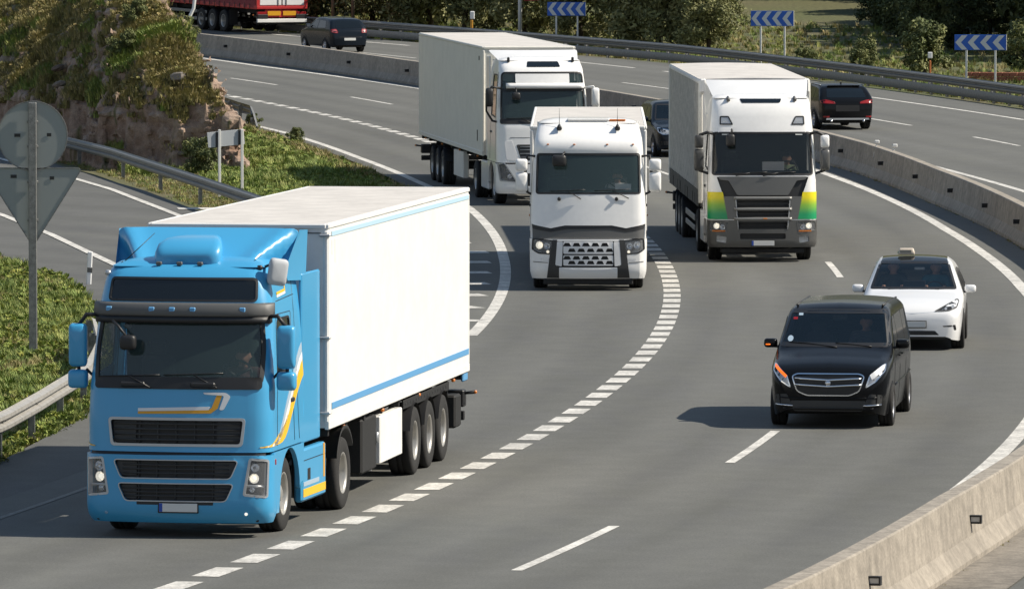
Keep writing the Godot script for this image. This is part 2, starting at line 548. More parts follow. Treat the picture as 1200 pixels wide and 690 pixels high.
func lamp_bowl(parent: Node, c: Vector3, r: float, on := false, called := "lamp", turn := 0.0):
	var g := grp(called, parent)
	g.position = c
	g.rotation.y = turn - PI * 0.5
	var st := S()
	lathe(st, [[r, 0.0], [r * 0.97, -0.015], [r * 0.75, -0.045], [r * 0.3, -0.06]], 20)
	obj("reflector", st, M.chrome, g)
	st = S()
	lathe(st, [[r * 0.55, -0.045], [r * 0.5, -0.015], [r * 0.3, -0.002], [0.0, 0.0]], 16)
	obj("bulb", st, M.lamp_on if on else M.lens, g)

# seats, dashboard and steering wheel of a lorry cab; y0 is the top of the dashboard
func cab_interior(parent: Node, y0: float, zw: float, back: float, hw: float, pale := false):
	var fl := y0 - 0.95
	var wm: Material = M.interior_pale if pale else M.interior
	var st := S(true)
	bx(st, Vector3(0, fl + 0.95, back), Vector3(hw * 2 - 0.1, 2.0, 0.05))
	obj("bulkhead", st, wm, parent)
	obj("cab_floor", box(Vector3(0, fl - 0.05, (zw + back) * 0.5), Vector3(hw * 2 - 0.12, 0.06, zw - back - 0.1)), M.interior, parent)
	st = S()
	var rs := []
	for k in 9:
		var x: float = lerp(-hw + 0.12, hw - 0.12, k / 8.0)
		var d := 0.05 * (x / hw) * (x / hw)
		rs.append(PackedVector3Array([Vector3(x, fl + 0.3, zw - 0.1), Vector3(x, y0 - 0.06, zw - 0.06 - d), Vector3(x, y0, zw - 0.22 - d), Vector3(x, y0 + (0.05 if x > 0.2 else 0.0), zw - 0.5), Vector3(x, y0 - 0.12, zw - 0.62), Vector3(x, fl + 0.3, zw - 0.5)]))
	rings(st, rs)
	obj("dashboard", st, M.interior, parent)
	for s in [-1.0, 1.0]:
		var g := grp("seat", parent)
		g.position = Vector3(s * 0.62, fl, zw - 1.2)
		st = S(true)
		bx(st, Vector3(0, 0.42, 0.05), Vector3(0.5, 0.16, 0.52), 0.06)
		bx(st, Vector3(0, 0.17, 0.0), Vector3(0.36, 0.34, 0.36), 0.03)
		obj("cushion", st, M.seat, g)
		obj("backrest", box(Vector3(0, 0.85, -0.24), Vector3(0.48, 0.72, 0.14), 0.06), M.seat, g)
		obj("headrest", box(Vector3(0, 1.32, -0.27), Vector3(0.28, 0.2, 0.1), 0.045), M.seat, g)
	st = S()
	var pts := []
	for k in 25:
		var a := TAU * k / 24
		pts.append(Vector3(0.62 + cos(a) * 0.22, y0 + 0.06 + sin(a) * 0.19, zw - 0.66 - sin(a) * 0.11))
	tube(st, pts, 0.017, 6)
	for a in [0.5, 2.6, 4.7]:
		tube(st, [Vector3(0.62, y0 + 0.05, zw - 0.655), Vector3(0.62 + cos(a) * 0.22, y0 + 0.06 + sin(a) * 0.19, zw - 0.66 - sin(a) * 0.11)], 0.02, 6)
	obj("steering_wheel", st, M.black, parent)

func trailer_gear(t: Node, axles: Array, z0: float, z1: float, floor_y: float):
	var st := S(true)
	for s in [-0.55, 0.55]:
		bx(st, Vector3(s, floor_y - 0.16, (z0 - 1.6 + z1) * 0.5), Vector3(0.12, 0.3, z0 - 1.6 - z1 - 0.2), 0.01)
	for k in 9:
		bx(st, Vector3(0, floor_y - 0.07, lerp(z0 - 0.3, z1 + 0.3, k / 8.0)), Vector3(2.4, 0.1, 0.08), 0.008)
	obj("chassis_frame", st, M.chassis, t)
	for z in axles:
		obj("axle", tubed([Vector3(-1.0, 0.5, z), Vector3(1.0, 0.5, z)], 0.07, 8), M.chassis, t)
		for s in [-1.0, 1.0]: wheel(t, Vector3(s * 1.07, 0.5, z), 0.5, 0.36, "deep")
	for s in [-1.0, 1.0]:
		obj("landing_leg", box(Vector3(s * 0.75, 0.68, z0 - 3.1), Vector3(0.14, 0.8, 0.14), 0.012), M.chassis, t)
		st = S()
		var arc := []
		for k in 9: arc.append(k / 8.0)
		for z in axles:
			for k in 8:
				var a0 := PI * (0.1 + 0.8 * k / 8.0)
				var a1 := PI * (0.1 + 0.8 * (k + 1) / 8.0)
				var p0 := Vector3(s * 0.88, 0.5 + sin(a0) * 0.56, z + cos(a0) * 0.56)
				var p1 := Vector3(s * 0.88, 0.5 + sin(a1) * 0.56, z + cos(a1) * 0.56)
				quad(st, p0, p1, p1 + Vector3(s * 0.37, 0, 0), p0 + Vector3(s * 0.37, 0, 0))
		obj("mudguard", st, M.black, t)
	st = S(true)
	bx(st, Vector3(0, 0.52, z1 + 0.12), Vector3(2.4, 0.14, 0.1), 0.01)
	for s in [-0.6, 0.6]: bx(st, Vector3(s, 0.78, z1 + 0.15), Vector3(0.08, 0.5, 0.08), 0.008)
	obj("underrun_bar", st, M.chassis, t)
	for s in [-1.0, 1.0]:
		obj("mud_flap", box(Vector3(s * 1.0, 0.68, axles[axles.size() - 1] - 0.66), Vector3(0.4, 0.72, 0.02), 0.006), M.black, t)
		obj("light_cluster", box(Vector3(s * 0.95, 0.78, z1 + 0.05), Vector3(0.5, 0.26, 0.24), 0.02), M.black, t)
		obj("marker_arm", tubed([Vector3(s * 1.2, 0.86, z1 + 0.1), Vector3(s * 1.36, 0.88, z1 + 0.1)], [0.02, 0.03], 8), M.black, t)
		obj("marker_lamp", box(Vector3(s * 1.37, 0.88, z1 + 0.1), Vector3(0.04, 0.05, 0.08), 0.012), M.amber, t)
		for k in 4:
			obj("side_marker", box(Vector3(s * 1.2, floor_y - 0.07, lerp(z0 - 1.5, z1 + 1.2, k / 3.0)), Vector3(0.05, 0.05, 0.1), 0.012), M.amber, t)

func trailer_box(t: Node, z0: float, z1: float, y0: float, y1: float, side_m: Material, roof_m: Material, called := "box_body") -> Node:
	var L := z0 - z1
	var zc := (z0 + z1) * 0.5
	var w := 2.5
	var body := obj(called, box(Vector3(0, (y0 + y1) * 0.5, zc), Vector3(w, y1 - y0 - 0.02, L - 0.02), 0.02), side_m, t)
	obj("roof_skin", box(Vector3(0, y1 - 0.004, zc), Vector3(w - 0.1, 0.02, L - 0.1), 0.006), roof_m, t)
	var st := S(true)
	for s in [-1.0, 1.0]:
		bx(st, Vector3(s * (w * 0.5 - 0.02), y1 - 0.03, zc), Vector3(0.075, 0.075, L), 0.018)
		bx(st, Vector3(s * (w * 0.5 - 0.02), y0 + 0.05, zc), Vector3(0.07, 0.12, L), 0.012)
	bx(st, Vector3(0, y1 - 0.03, z0 - 0.02), Vector3(w - 0.05, 0.075, 0.07), 0.018)
	bx(st, Vector3(0, y1 - 0.03, z1 + 0.02), Vector3(w - 0.05, 0.075, 0.07), 0.018)
	obj("edge_rail", st, side_m, t)
	for s in [-1.0, 1.0]:
		for z in [z0 - 0.03, z1 + 0.03]:
			obj("corner_post", box(Vector3(s * (w * 0.5 - 0.03), (y0 + y1) * 0.5, z), Vector3(0.082, y1 - y0 - 0.16, 0.09), 0.025), side_m, t)
	return body

func tractor_gear(t: Node, drive_z: float, half := 1.02):
	var st := S(true)
	for s in [-0.4, 0.4]: bx(st, Vector3(s, 0.85, (drive_z - 1.0 - 0.5) * 0.5), Vector3(0.09, 0.28, -drive_z + 0.6), 0.01)
	bx(st, Vector3(0, 1.1, drive_z), Vector3(0.9, 0.08, 0.9), 0.02)
	bx(st, Vector3(0, 0.62, -1.0), Vector3(1.5, 0.5, 1.2), 0.05)
	obj("chassis_frame", st, M.chassis, t)
	for s in [-1.0, 1.0]:
		wheel(t, Vector3(s * half, 0.5, -1.4), 0.5, 0.31, "front")
		wheel(t, Vector3(s * 1.06, 0.5, drive_z), 0.5, 0.36, "deep")
		wheel(t, Vector3(s * 0.72, 0.5, drive_z), 0.5, 0.26, "deep")
	obj("axle", tubed([Vector3(-1.0, 0.5, drive_z), Vector3(1.0, 0.5, drive_z)], 0.09, 8), M.chassis, t)

func hitch(t: Node, tr: Node3D, z: float, angle: float):   # turn the trailer about its coupling and make its parts parts of the truck
	var x := Transform3D(Basis(Vector3.UP, angle), Vector3.ZERO)
	x.origin = Vector3(0, 0, z) - x.basis * Vector3(0, 0, z)
	for c in tr.get_children():
		var n := String(c.name)
		tr.remove_child(c)
		c.transform = x * c.transform
		t.add_child(c, true)
	tr.free()
func place(o: Node3D, X: float, Z: float, heading: float, away := false):
	o.position = W3(X, Z)
	var slope: float = 2.0 * NOSE * max(Z - 150.0, 0.0)
	o.rotation = Vector3(atan(slope) * (-1.0 if away else 1.0), deg_to_rad(-heading) + (PI if away else 0.0), 0)
func bars(called: String, parent: Node, m: Material, mp: Callable, lines: Array, rad := 0.012, off := 0.0, sides := 6):   # each line: points on the surface
	for l in lines:
		var pts := []
		for k in l.size() - 1:
			for j in 5: pts.append(mp.call((l[k] as Vector2).lerp(l[k + 1], j / 5.0), off))
		pts.append(mp.call(l[l.size() - 1], off))
		obj(called, tubed(pts, rad, sides), m, parent)

func blue_truck():
	var t := thing("articulated_truck", "light blue articulated truck pulling a white box trailer, nearest to the camera", "truck")
	place(t, -4.46, 98.17, 10.6)
	var c := make_cab([[0.2, -0.09, 1.2], [0.3, -0.01, 1.24], [0.42, 0.02, 1.25], [1.1, 0.0, 1.25], [1.14, -0.03, 1.25], [1.6, -0.05, 1.25], [2.0, -0.10, 1.245], [2.15, -0.14, 1.235], [2.9, -0.33, 1.19], [3.12, -0.38, 1.165], [3.42, -0.5, 1.12], [3.5, -0.56, 1.10], [3.56, -0.68, 1.06]], 0.26, 0.13)
	var mp := c.at
	var back := -2.3
	# openings
	var ws := c.front(rounded(poly([[-1.12, 2.02], [1.12, 2.02], [1.13, 2.5], [1.08, 2.95], [-1.08, 2.95], [-1.13, 2.5]]), 0.12))
	var upper := c.front(rounded(poly([[-1.0, 3.13], [1.0, 3.13], [0.98, 3.41], [-0.98, 3.41]]), 0.05))
	var g1 := c.front(rounded(poly([[-0.86, 1.25], [0.86, 1.25], [0.9, 1.56], [-0.9, 1.56]]), 0.04))
	var swR := ccw(c.side(1, rounded(poly([[-0.72, 2.12], [-1.62, 2.2], [-1.62, 2.86], [-0.86, 2.86]]), 0.08)))
	var swL := ccw(c.side(-1, rounded(poly([[-0.72, 2.12], [-1.62, 2.2], [-1.62, 2.86], [-0.86, 2.86]]), 0.08)))
	var outline := PackedVector2Array()
	var ys := [1.14, 1.6, 2.0, 2.15, 2.9, 3.12, 3.42, 3.5, 3.56]
	for y in ys: outline.append(Vector2(c.us(back, y), y))
	ys.reverse()
	for y in ys: outline.append(Vector2(-c.us(back, y), y))
	outline = ccw(outline)
	var cab := pat("cab_shell", t, M.blue, outline, mp, 0.0, 0.03, ccw_all([ws, upper, g1, swR, swL]), 0.1)
	# roof and rear wall
	var st := S()
	var rs := []
	for q in [[0.0, 3.56], [0.1, 3.62], [0.3, 3.66], [0.7, 3.68]]:
		var ring := PackedVector3Array()
		for v in rrect(-1.06 + q[0], back + q[0] * 0.3, 1.06 - q[0], -0.72 - q[0], 0.2): ring.append(Vector3(v.x, q[1], v.y))
		ring.reverse()
		rs.append(ring)
	rings(st, rs, true, false, true)
	obj("roof", st, M.blue, t)
	obj("rear_wall", box(Vector3(0, 2.35, back + 0.02), Vector3(2.2, 2.4, 0.04)), M.blue, t)
	cab_interior(t, 2.05, -0.25, -2.1, 1.2)
	# windscreen with its black surround
	pat("windscreen", t, M.windscreen, ws, mp, -0.012, 0.0, [], 0.1)
	pat("windscreen_surround", t, M.black, ccw(Geometry2D.offset_polygon(ws, 0.03)[0]), mp, 0.006, 0.02, [inset(ws, 0.035)], 0.1)
	pat("windscreen_sill", t, M.black, c.front(rounded(poly([[-1.13, 1.97], [1.13, 1.97], [1.13, 2.13], [-1.13, 2.13]]), 0.05)), mp, 0.012, 0.02)
	pat("roof_window", t, M.darkglass, upper, mp, -0.008, 0.0)
	pat("roof_window_seal", t, M.black, ccw(Geometry2D.offset_polygon(upper, 0.02)[0]), mp, 0.004, 0.012, [inset(upper, 0.012)])
	for s in [-1.0, 1.0]:
		var sw: PackedVector2Array = swR if s > 0 else swL
		pat("side_window", t, M.sideglass, sw, mp, -0.01, 0.0)
		pat("window_seal", t, M.black, ccw(Geometry2D.offset_polygon(sw, 0.02)[0]), mp, 0.004, 0.012, [inset(sw, 0.012)])
		# door seams
		for l in [[[-0.62, 1.2], [-0.66, 2.0], [-0.8, 2.9]], [[-1.7, 1.2], [-1.7, 2.92]], [[-0.8, 2.93], [-1.7, 2.93]], [[-2.0, 1.2], [-2.0, 3.4]], [[-0.9, 3.1], [-2.0, 3.14]]]:
			var pts := []
			for v in l: pts.append(Vector2(s * c.us(v[0], v[1]), v[1]))
			bars("panel_seam", t, M.black, mp, [pts], 0.006, 0.0, 5)
		obj("door_handle", box(Vector3(s * 1.255, 1.75, -1.55), Vector3(0.03, 0.06, 0.2), 0.012), M.black, t)
		# fenders round the front wheel
		var fo := PackedVector2Array()
		var fp := [[-0.42, 0.3], [-0.42, 1.12], [-2.28, 1.12], [-2.28, 0.62], [-2.06, 0.6]]
		for v in fp: fo.append(Vector2(v[0], v[1]))
		for k in 15:
			var a := PI * (1.0 - k / 14.0) * 1.0
			fo.append(Vector2(-1.4 + cos(a) * 0.62, 0.52 + sin(a) * 0.6))
		fo.append(Vector2(-0.76, 0.3))
		pat("wheel_arch", t, M.blue, ccw(c.side(s, fo)), mp, 0.003, 0.06, [], 0.1)
		# chassis side panel with step, yellow band and tank cap
		st = S(true)
		bx(st, Vector3(s * 1.16, 0.66, -3.1), Vector3(0.12, 0.72, 1.5), 0.03)
		obj("side_fairing", st, M.blue, t)
		obj("yellow_band", box(Vector3(s * 1.222, 0.42, -3.1), Vector3(0.006, 0.11, 1.44), 0.001), M.stripe_yellow, t)
		obj("white_band", box(Vector3(s * 1.222, 0.54, -2.9), Vector3(0.005, 0.06, 1.0), 0.001), M.stripe_grey, t)
		obj("grey_band", box(Vector3(s * 1.222, 0.78, -3.72), Vector3(0.005, 0.46, 0.1), 0.001), M.stripe_orange, t)
		obj("step_recess", box(Vector3(s * 1.214, 0.66, -2.75), Vector3(0.02, 0.16, 0.18), 0.004), M.black, t)
		obj("tank_cap", tubed([Vector3(s * 1.0, 1.0, -2.75), Vector3(s * 1.0, 1.06, -2.75)], 0.09, 14), M.silver, t)
		obj("panel_seam", box(Vector3(s * 1.2205, 0.86, -3.1), Vector3(0.004, 0.012, 1.46), 0.001), M.black, t)
		st = S()
		for k in 10:
			var a0 := PI * (0.12 + 0.7 * k / 10.0)
			var a1 := PI * (0.12 + 0.7 * (k + 1) / 10.0)
			var p0 := Vector3(s * 0.6, 0.52 + sin(a0) * 0.6, -4.95 + cos(a0) * 0.6)
			var p1 := Vector3(s * 0.6, 0.52 + sin(a1) * 0.6, -4.95 + cos(a1) * 0.6)
			quad(st, p0, p1, p1 + Vector3(s * 0.66, 0, 0), p0 + Vector3(s * 0.66, 0, 0))
			quad(st, p0 + Vector3(s * 0.66, 0, 0), p1 + Vector3(s * 0.66, 0, 0), p1 + Vector3(s * 0.66, 0.05, 0), p0 + Vector3(s * 0.66, 0.05, 0))
		obj("rear_mudguard", st, M.plastic, t)
		# stripes sweeping up the door
		for q in [[M.stripe_white, 0.0, 0.11], [M.stripe_yellow, -0.19, 0.2], [M.stripe_grey, 0.14, 0.1]]:
			var lo := PackedVector2Array()
			var hi := PackedVector2Array()
			for k in 14:
				var f := k / 13.0
				var z: float = lerp(-0.1, -2.28, f)
				var y: float = 1.2 + 0.06 * f + 1.0 * smoothstep(0.2, 1.1, f) + q[1] * smoothstep(0.2, 0.55, f)
				var wd: float = q[2] * smoothstep(0.0, 0.5, f) + 0.012
				lo.append(Vector2(s * c.us(z, y), y))
				hi.append(Vector2(s * c.us(z, y + wd), y + wd))
			hi.reverse()
			lo.append_array(hi)
			pat("door_stripe", t, q[0], ccw(lo), mp, 0.005, 0.004)
		for q in [[M.stripe_yellow, 0.0], [M.stripe_white, -0.035]]:
			var l := []
			for v in [[-1.0, 3.2], [-1.55, 3.23], [-1.55, 3.42], [-1.5, 3.42], [-1.5, 3.26], [-1.0, 3.235]]: l.append([v[0], v[1] + q[1] - 0.02])
			pat("roof_stripe", t, q[0], ccw(c.side(s, poly(l))), mp, 0.004 + (0.003 if q[1] == 0.0 else 0.0), 0.003)
		obj("cab_extender", box(Vector3(s * 1.2, 2.25, -2.88), Vector3(0.05, 2.3, 1.15), 0.02), M.blue, t)
		# mirrors on black arms
		var mx: float = s * 1.42
		var mi := mirror_head(t, Vector3(mx, 2.52, -0.42), Vector3(0.24, 0.58, 0.17), M.blue, 0.0)
		mirror_head(t, Vector3(mx, 2.07, -0.42), Vector3(0.26, 0.25, 0.18), M.blue, 0.0)
		obj("mirror_arm", tubed([Vector3(s * 1.1, 2.92, -0.55), Vector3(s * 1.3, 2.93, -0.42), Vector3(mx, 2.78, -0.45)], 0.028, 8), M.black, t)
		obj("mirror_arm", tubed([Vector3(mx, 2.3, -0.47), Vector3(mx, 2.15, -0.47)], 0.025, 8), M.black, t)
		obj("mirror_arm", tubed([Vector3(mx - s * 0.1, 2.2, -0.47), Vector3(s * 1.22, 2.1, -0.5), Vector3(s * 1.16, 1.98, -0.4)], 0.02, 8), M.black, t)
	var km := grp("kerb_mirror", t)
	var kst := S()
	tube(kst, [Vector3(1.0, 3.55, -0.9), Vector3(1.2, 3.62, -0.75)], 0.02, 6)
	obj("arm", kst, M.black, km)
	var kb := mirror_head(km, Vector3(1.24, 3.5, -0.72), Vector3(0.26, 0.36, 0.12), M.sign_grey, 0.5, "mirror_shell")
	kb.rotation.z = -0.15
	# visor with five blue lamps
	var rs2 := []
	for k in 25:
		var x: float = lerp(-1.22, 1.22, k / 24.0)
		var ring := PackedVector3Array()
		var b := 0.16 * (x / 1.2) * (x / 1.2) + 0.10 * smoothstep(1.0, 1.25, abs(x))
		for v in [[-0.37, 3.1], [-0.30, 3.09], [-0.28, 3.07], [-0.23, 2.95], [-0.25, 2.92], [-0.37, 2.92]]: ring.append(Vector3(x, v[1], v[0] - b))
		rs2.append(ring)
	st = S()
	rings(st, rs2)
	obj("sun_visor", st, M.grey_plastic, t)
	rs2 = []
	for k in 25:
		var x: float = lerp(-1.19, 1.19, k / 24.0)
		var b := 0.16 * (x / 1.2) * (x / 1.2) + 0.10 * smoothstep(1.0, 1.25, abs(x))
		var ring := PackedVector3Array()
		for v in [[-0.245, 2.922], [-0.225, 2.86], [-0.25, 2.83], [-0.37, 2.84], [-0.37, 2.915]]: ring.append(Vector3(x, v[1], v[0] - b))
		rs2.append(ring)
	st = S()
	rings(st, rs2)
	obj("visor_lip", st, M.black, t)
	for x in [-0.98, -0.38, -0.1, 0.18, 0.84]:
		var b: float = 0.16 * (x / 1.2) * (x / 1.2)
		obj("visor_lamp", box(Vector3(x, 3.01, -0.262 - b), Vector3(0.085, 0.07, 0.03), 0.012, Transform3D.IDENTITY), M.stripe_blue, t)
	# roof air deflector
	st = S()
	var df := func(p: Vector2, h: float) -> Vector3:
		var f := (p.y - 3.45) / 0.58
		var x := p.x
		var e: float = abs(x) / 1.22
		var wing := smoothstep(0.6, 0.95, e)
		var rx: float = (abs(x) - (0.66 + 0.42 * f)) / 0.13
		var ridge := 0.2 * exp(-rx * rx) * (1.0 - 0.6 * f)
		var outer := smoothstep(0.0, 2.2, rx)
		return Vector3(x * (0.97 + 0.05 * f), p.y - 0.05 * wing * (1 - f), -0.95 - 1.12 * f - 0.75 * outer * (1.0 - f) + ridge + 0.12 * (1 - f) * (1 - e) + h)
	patch(st, rounded(poly([[-1.2, 3.5], [-1.05, 3.42], [1.05, 3.42], [1.2, 3.5], [1.22, 3.98], [1.15, 4.02], [-1.15, 4.02], [-1.22, 3.98]]), 0.05), [], df, 0.0, 0.05, 0.07)
	for s in [-1.0, 1.0]:
		st.set_smooth_group(3)
		var sp := [Vector3(s * 1.17, 3.5, -1.5), Vector3(s * 1.245, 4.0, -2.06), Vector3(s * 1.25, 3.98, -2.55), Vector3(s * 1.22, 3.3, -2.55), Vector3(s * 1.18, 3.34, -1.6)]
		tri(st, sp[0], sp[1], sp[2]); tri(st, sp[0], sp[2], sp[3]); tri(st, sp[0], sp[3], sp[4])
	obj("roof_deflector", st, M.blue, t)
	st = S()
	var rs3 := []
	for q in [[0.16, 3.58, 3.63, -0.80], [0.32, 3.53, 3.68, -0.77], [0.41, 3.49, 3.74, -0.79], [0.45, 3.47, 3.81, -0.86], [0.45, 3.46, 3.88, -0.98], [0.41, 3.47, 3.925, -1.15], [0.34, 3.48, 3.94, -1.4], [0.26, 3.5, 3.94, -1.8]]:
		var ring := PackedVector3Array()
		for v in rrect(-q[0], q[1], q[0], q[2], 0.12): ring.append(Vector3(v.x - 0.02, v.y, q[3]))
		rs3.append(ring)
	rs3.reverse()
	rings(st, rs3)
	obj("roof_hump", st, M.blue, t)
	for x in [-0.38, -0.1, 0.18]:
		obj("roof_lamp", box(Vector3(x, 3.6, -0.72), Vector3(0.08, 0.05, 0.05), 0.012), M.grey_plastic, t)
	obj("aerial", tubed([Vector3(-0.9, 3.6, -0.85), Vector3(-0.55, 3.98, -1.2)], [0.008, 0.004], 5), M.black, t)
	obj("aerial_base", tubed([Vector3(-0.95, 3.55, -0.82), Vector3(-0.9, 3.61, -0.85)], [0.03, 0.015], 8), M.black, t)
	obj("beacon", tubed([Vector3(-1.08, 3.45, -0.75), Vector3(-1.08, 3.5, -0.74)], [0.05, 0.035], 10), M.silver, t)
	obj("aerial", tubed([Vector3(0.8, 3.58, -0.9), Vector3(0.95, 3.72, -1.1)], [0.007, 0.004], 5), M.black, t)
	obj("aerial_base", box(Vector3(0.98, 3.55, -0.78), Vector3(0.08, 0.07, 0.07), 0.02), M.black, t)
	# front: main grille, stripes
	pat("grille_back", t, M.black, g1, mp, -0.06, 0.0)
	pat("grille_frame", t, M.silver, ccw(c.front(rounded(poly([[-0.895, 1.215], [0.895, 1.215], [0.935, 1.595], [-0.935, 1.595]]), 0.06))), mp, 0.016, 0.04, [inset(g1, 0.0)])
	for y in [1.30, 1.37, 1.44, 1.51]: bars("grille_slat", t, M.plastic, mp, [[Vector2(-0.86, y), Vector2(0.86, y)]], 0.015, -0.02)
	for x in [-0.5, -0.25, 0.0, 0.25, 0.5]: bars("grille_upright", t, M.plastic, mp, [[Vector2(x, 1.25), Vector2(x, 1.56)]], 0.01, -0.03)
	for s in [-1.0, 1.0]:
		pat("grille_vent", t, M.plastic, c.front(rrect(0.55 if s > 0 else -0.86, 1.27, 0.86 if s > 0 else -0.55, 1.54, 0.02)), mp, -0.03, 0.02)
	pat("front_stripe", t, M.stripe_white, poly([[-0.52, 1.675], [0.44, 1.70], [0.46, 1.745], [-0.52, 1.715]]), mp, 0.005, 0.004)
	pat("front_stripe", t, M.stripe_orange, poly([[-0.52, 1.64], [0.47, 1.655], [0.56, 1.72], [0.62, 1.91], [0.55, 1.91], [0.48, 1.73], [0.44, 1.70], [-0.52, 1.672]]), mp, 0.005, 0.004)
	pat("front_stripe", t, M.stripe_white, rounded(poly([[0.36, 1.93], [0.66, 1.93], [0.73, 1.88], [0.64, 1.70], [0.58, 1.70], [0.645, 1.89], [0.38, 1.905]]), 0.03), mp, 0.008, 0.004)
	# bumper block
	var lg1 := c.front(rounded(poly([[-0.74, 0.80], [0.74, 0.80], [0.84, 1.03], [-0.84, 1.03]]), 0.05))
	var lg2 := c.front(rounded(poly([[-0.68, 0.50], [0.68, 0.50], [0.78, 0.72], [-0.78, 0.72]]), 0.05))
	var hl := []
	for s in [-1.0, 1.0]: hl.append(ccw(c.front(rounded(poly([[s * 0.92, 0.58], [s * 1.2, 0.55], [s * 1.21, 1.04], [s * 1.0, 1.06]]), 0.03))))
	outline = PackedVector2Array()
	ys = [0.2, 0.3, 0.42, 1.1]
	for y in ys: outline.append(Vector2(c.us(-0.5, y), y))
	ys.reverse()
	for y in ys: outline.append(Vector2(-c.us(-0.5, y), y))
	var bh := [lg1, lg2]
	bh.append_array(hl)
	pat("bumper", t, M.blue, ccw(outline), mp, 0.02, 0.05, ccw_all(bh), 0.09)
	obj("bumper_underside", box(Vector3(0, 0.24, -0.4), Vector3(2.2, 0.04, 0.5)), M.black, t)
	pat("bumper_gap", t, M.black, c.front(rrect(-1.2, 1.085, 1.2, 1.15, 0.01)), mp, -0.02, 0.0)
	for q in [lg1, lg2]:
		pat("grille_back", t, M.black, q, mp, -0.05, 0.0)
		pat("grille_trim", t, M.silver, ccw(Geometry2D.offset_polygon(q, 0.014)[0]), mp, 0.026, 0.02, [q])
	for y in [0.86, 0.915, 0.97, 0.56, 0.61, 0.66]: bars("grille_slat", t, M.plastic, mp, [[Vector2(-0.72, y), Vector2(0.72, y)]], 0.012, -0.015)
	for x in [-0.5, -0.25, 0.0, 0.25, 0.5]:
		bars("grille_upright", t, M.plastic, mp, [[Vector2(x, 0.80), Vector2(x, 1.03)]], 0.009, -0.025)
		bars("grille_upright", t, M.plastic, mp, [[Vector2(x, 0.5), Vector2(x, 0.72)]], 0.009, -0.025)
	for s in [-1.0, 1.0]:
		pat("grille_vent", t, M.plastic, c.front(rrect(0.53 if s > 0 else -0.8, 0.83, 0.8 if s > 0 else -0.53, 1.01, 0.02)), mp, -0.02, 0.02)
		pat("grille_vent", t, M.plastic, c.front(rrect(0.53 if s > 0 else -0.74, 0.52, 0.74 if s > 0 else -0.53, 0.7, 0.02)), mp, -0.02, 0.02)
	pat("plate_recess", t, M.black, c.front(rrect(-0.52, 0.445, 0.52, 0.49, 0.01)), mp, 0.022, 0.01)
	plate(t, Vector3(0.05, 0.41, 0.035))
	for s in [-1.0, 1.0]:
		var g := grp("headlight", t)
		var q: PackedVector2Array = hl[0 if s < 0 else 1]
		pat("housing", g, M.black, q, mp, -0.10, 0.0)
		pat("bezel", g, M.silver, ccw(Geometry2D.offset_polygon(q, 0.012)[0]), mp, 0.024, 0.06, [inset(q, 0.018)])
		pat("lens", g, M.lens, q, mp, 0.014, 0.0)
		for v in [[1.07, 0.94, 0.065, false], [1.055, 0.8, 0.07, true], [1.03, 0.65, 0.045, false]]:
			var pp := c.at(Vector2(c.ux(s * v[0], v[1]), v[1]), -0.03)
			lamp_bowl(g, pp, v[2], v[3], "lamp", s * 0.35)
		obj("divider", tubed([c.at(Vector2(c.ux(s * 0.95, 0.7), 0.7), -0.02), c.at(Vector2(c.ux(s * 1.19, 0.69), 0.69), -0.02)], 0.02, 6), M.silver, g)
		obj("fog_lamp", tubed([mp.call(Vector2(c.ux(s * 0.95, 0.33), 0.33), 0.015), mp.call(Vector2(c.ux(s * 0.95, 0.33), 0.33), 0.026)], 0.022, 10), M.lamp_on if s > 0 else M.lens, t)
		obj("side_repeater", box(Vector3(s * 1.262, 1.0, -0.42), Vector3(0.03, 0.09, 0.07), 0.012), M.tail, t)
		obj("bumper_step", box(Vector3(s * 1.22, 0.62, -0.62), Vector3(0.06, 0.26, 0.22), 0.03), M.blue, t)
	# wipers and the dark mirror over the windscreen
	wiper(t, mp, Vector2(-0.36, 1.99), Vector2(-0.66, 2.14), 0.85)
	wiper(t, mp, Vector2(0.55, 1.99), Vector2(0.22, 2.17), 0.8)
	obj("wiper_motor", box(mp.call(Vector2(-0.6, 2.03), 0.03), Vector3(0.34, 0.07, 0.06), 0.02), M.black, t)
	obj("wiper_motor", box(mp.call(Vector2(0.36, 2.03), 0.03), Vector3(0.34, 0.07, 0.06), 0.02), M.black, t)
	var fm := mirror_head(t, Vector3(-0.66, 2.58, -0.1), Vector3(0.22, 0.2, 0.12), M.black, 0.0, "front_mirror")
	obj("mirror_arm", tubed([Vector3(-0.9, 2.86, -0.25), Vector3(-0.8, 2.8, -0.12), Vector3(-0.66, 2.64, -0.1)], 0.018, 6), M.black, t)
	obj("dashboard_fan", box(Vector3(-0.75, 2.78, -0.5), Vector3(0.1, 0.08, 0.06), 0.02), M.grey_plastic, t)
	tractor_gear(t, -4.95)
	# trailer, a little less turned than the tractor
	var tr := Node3D.new()
	var z0 := -3.62
	var z1 := -16.0
	trailer_box(tr, z0, z1, 1.2, 4.0, M.box_white, M.roof_white)
	obj("top_stripe", box(Vector3(1.256, 3.86, (z0 + z1) * 0.5 - 0.1), Vector3(0.008, 0.065, z0 - z1 - 0.3), 0.002), M.stripe_faded, tr)
	obj("bottom_stripe", box(Vector3(1.256, 1.5, (z0 + z1) * 0.5 - 0.1), Vector3(0.008, 0.09, z0 - z1 - 0.3), 0.002), M.stripe_blue, tr)
	obj("top_stripe", box(Vector3(-1.256, 3.86, (z0 + z1) * 0.5 - 0.1), Vector3(0.008, 0.065, z0 - z1 - 0.3), 0.002), M.stripe_faded, tr)
	obj("bottom_stripe", box(Vector3(-1.256, 1.5, (z0 + z1) * 0.5 - 0.1), Vector3(0.008, 0.09, z0 - z1 - 0.3), 0.002), M.stripe_blue, tr)
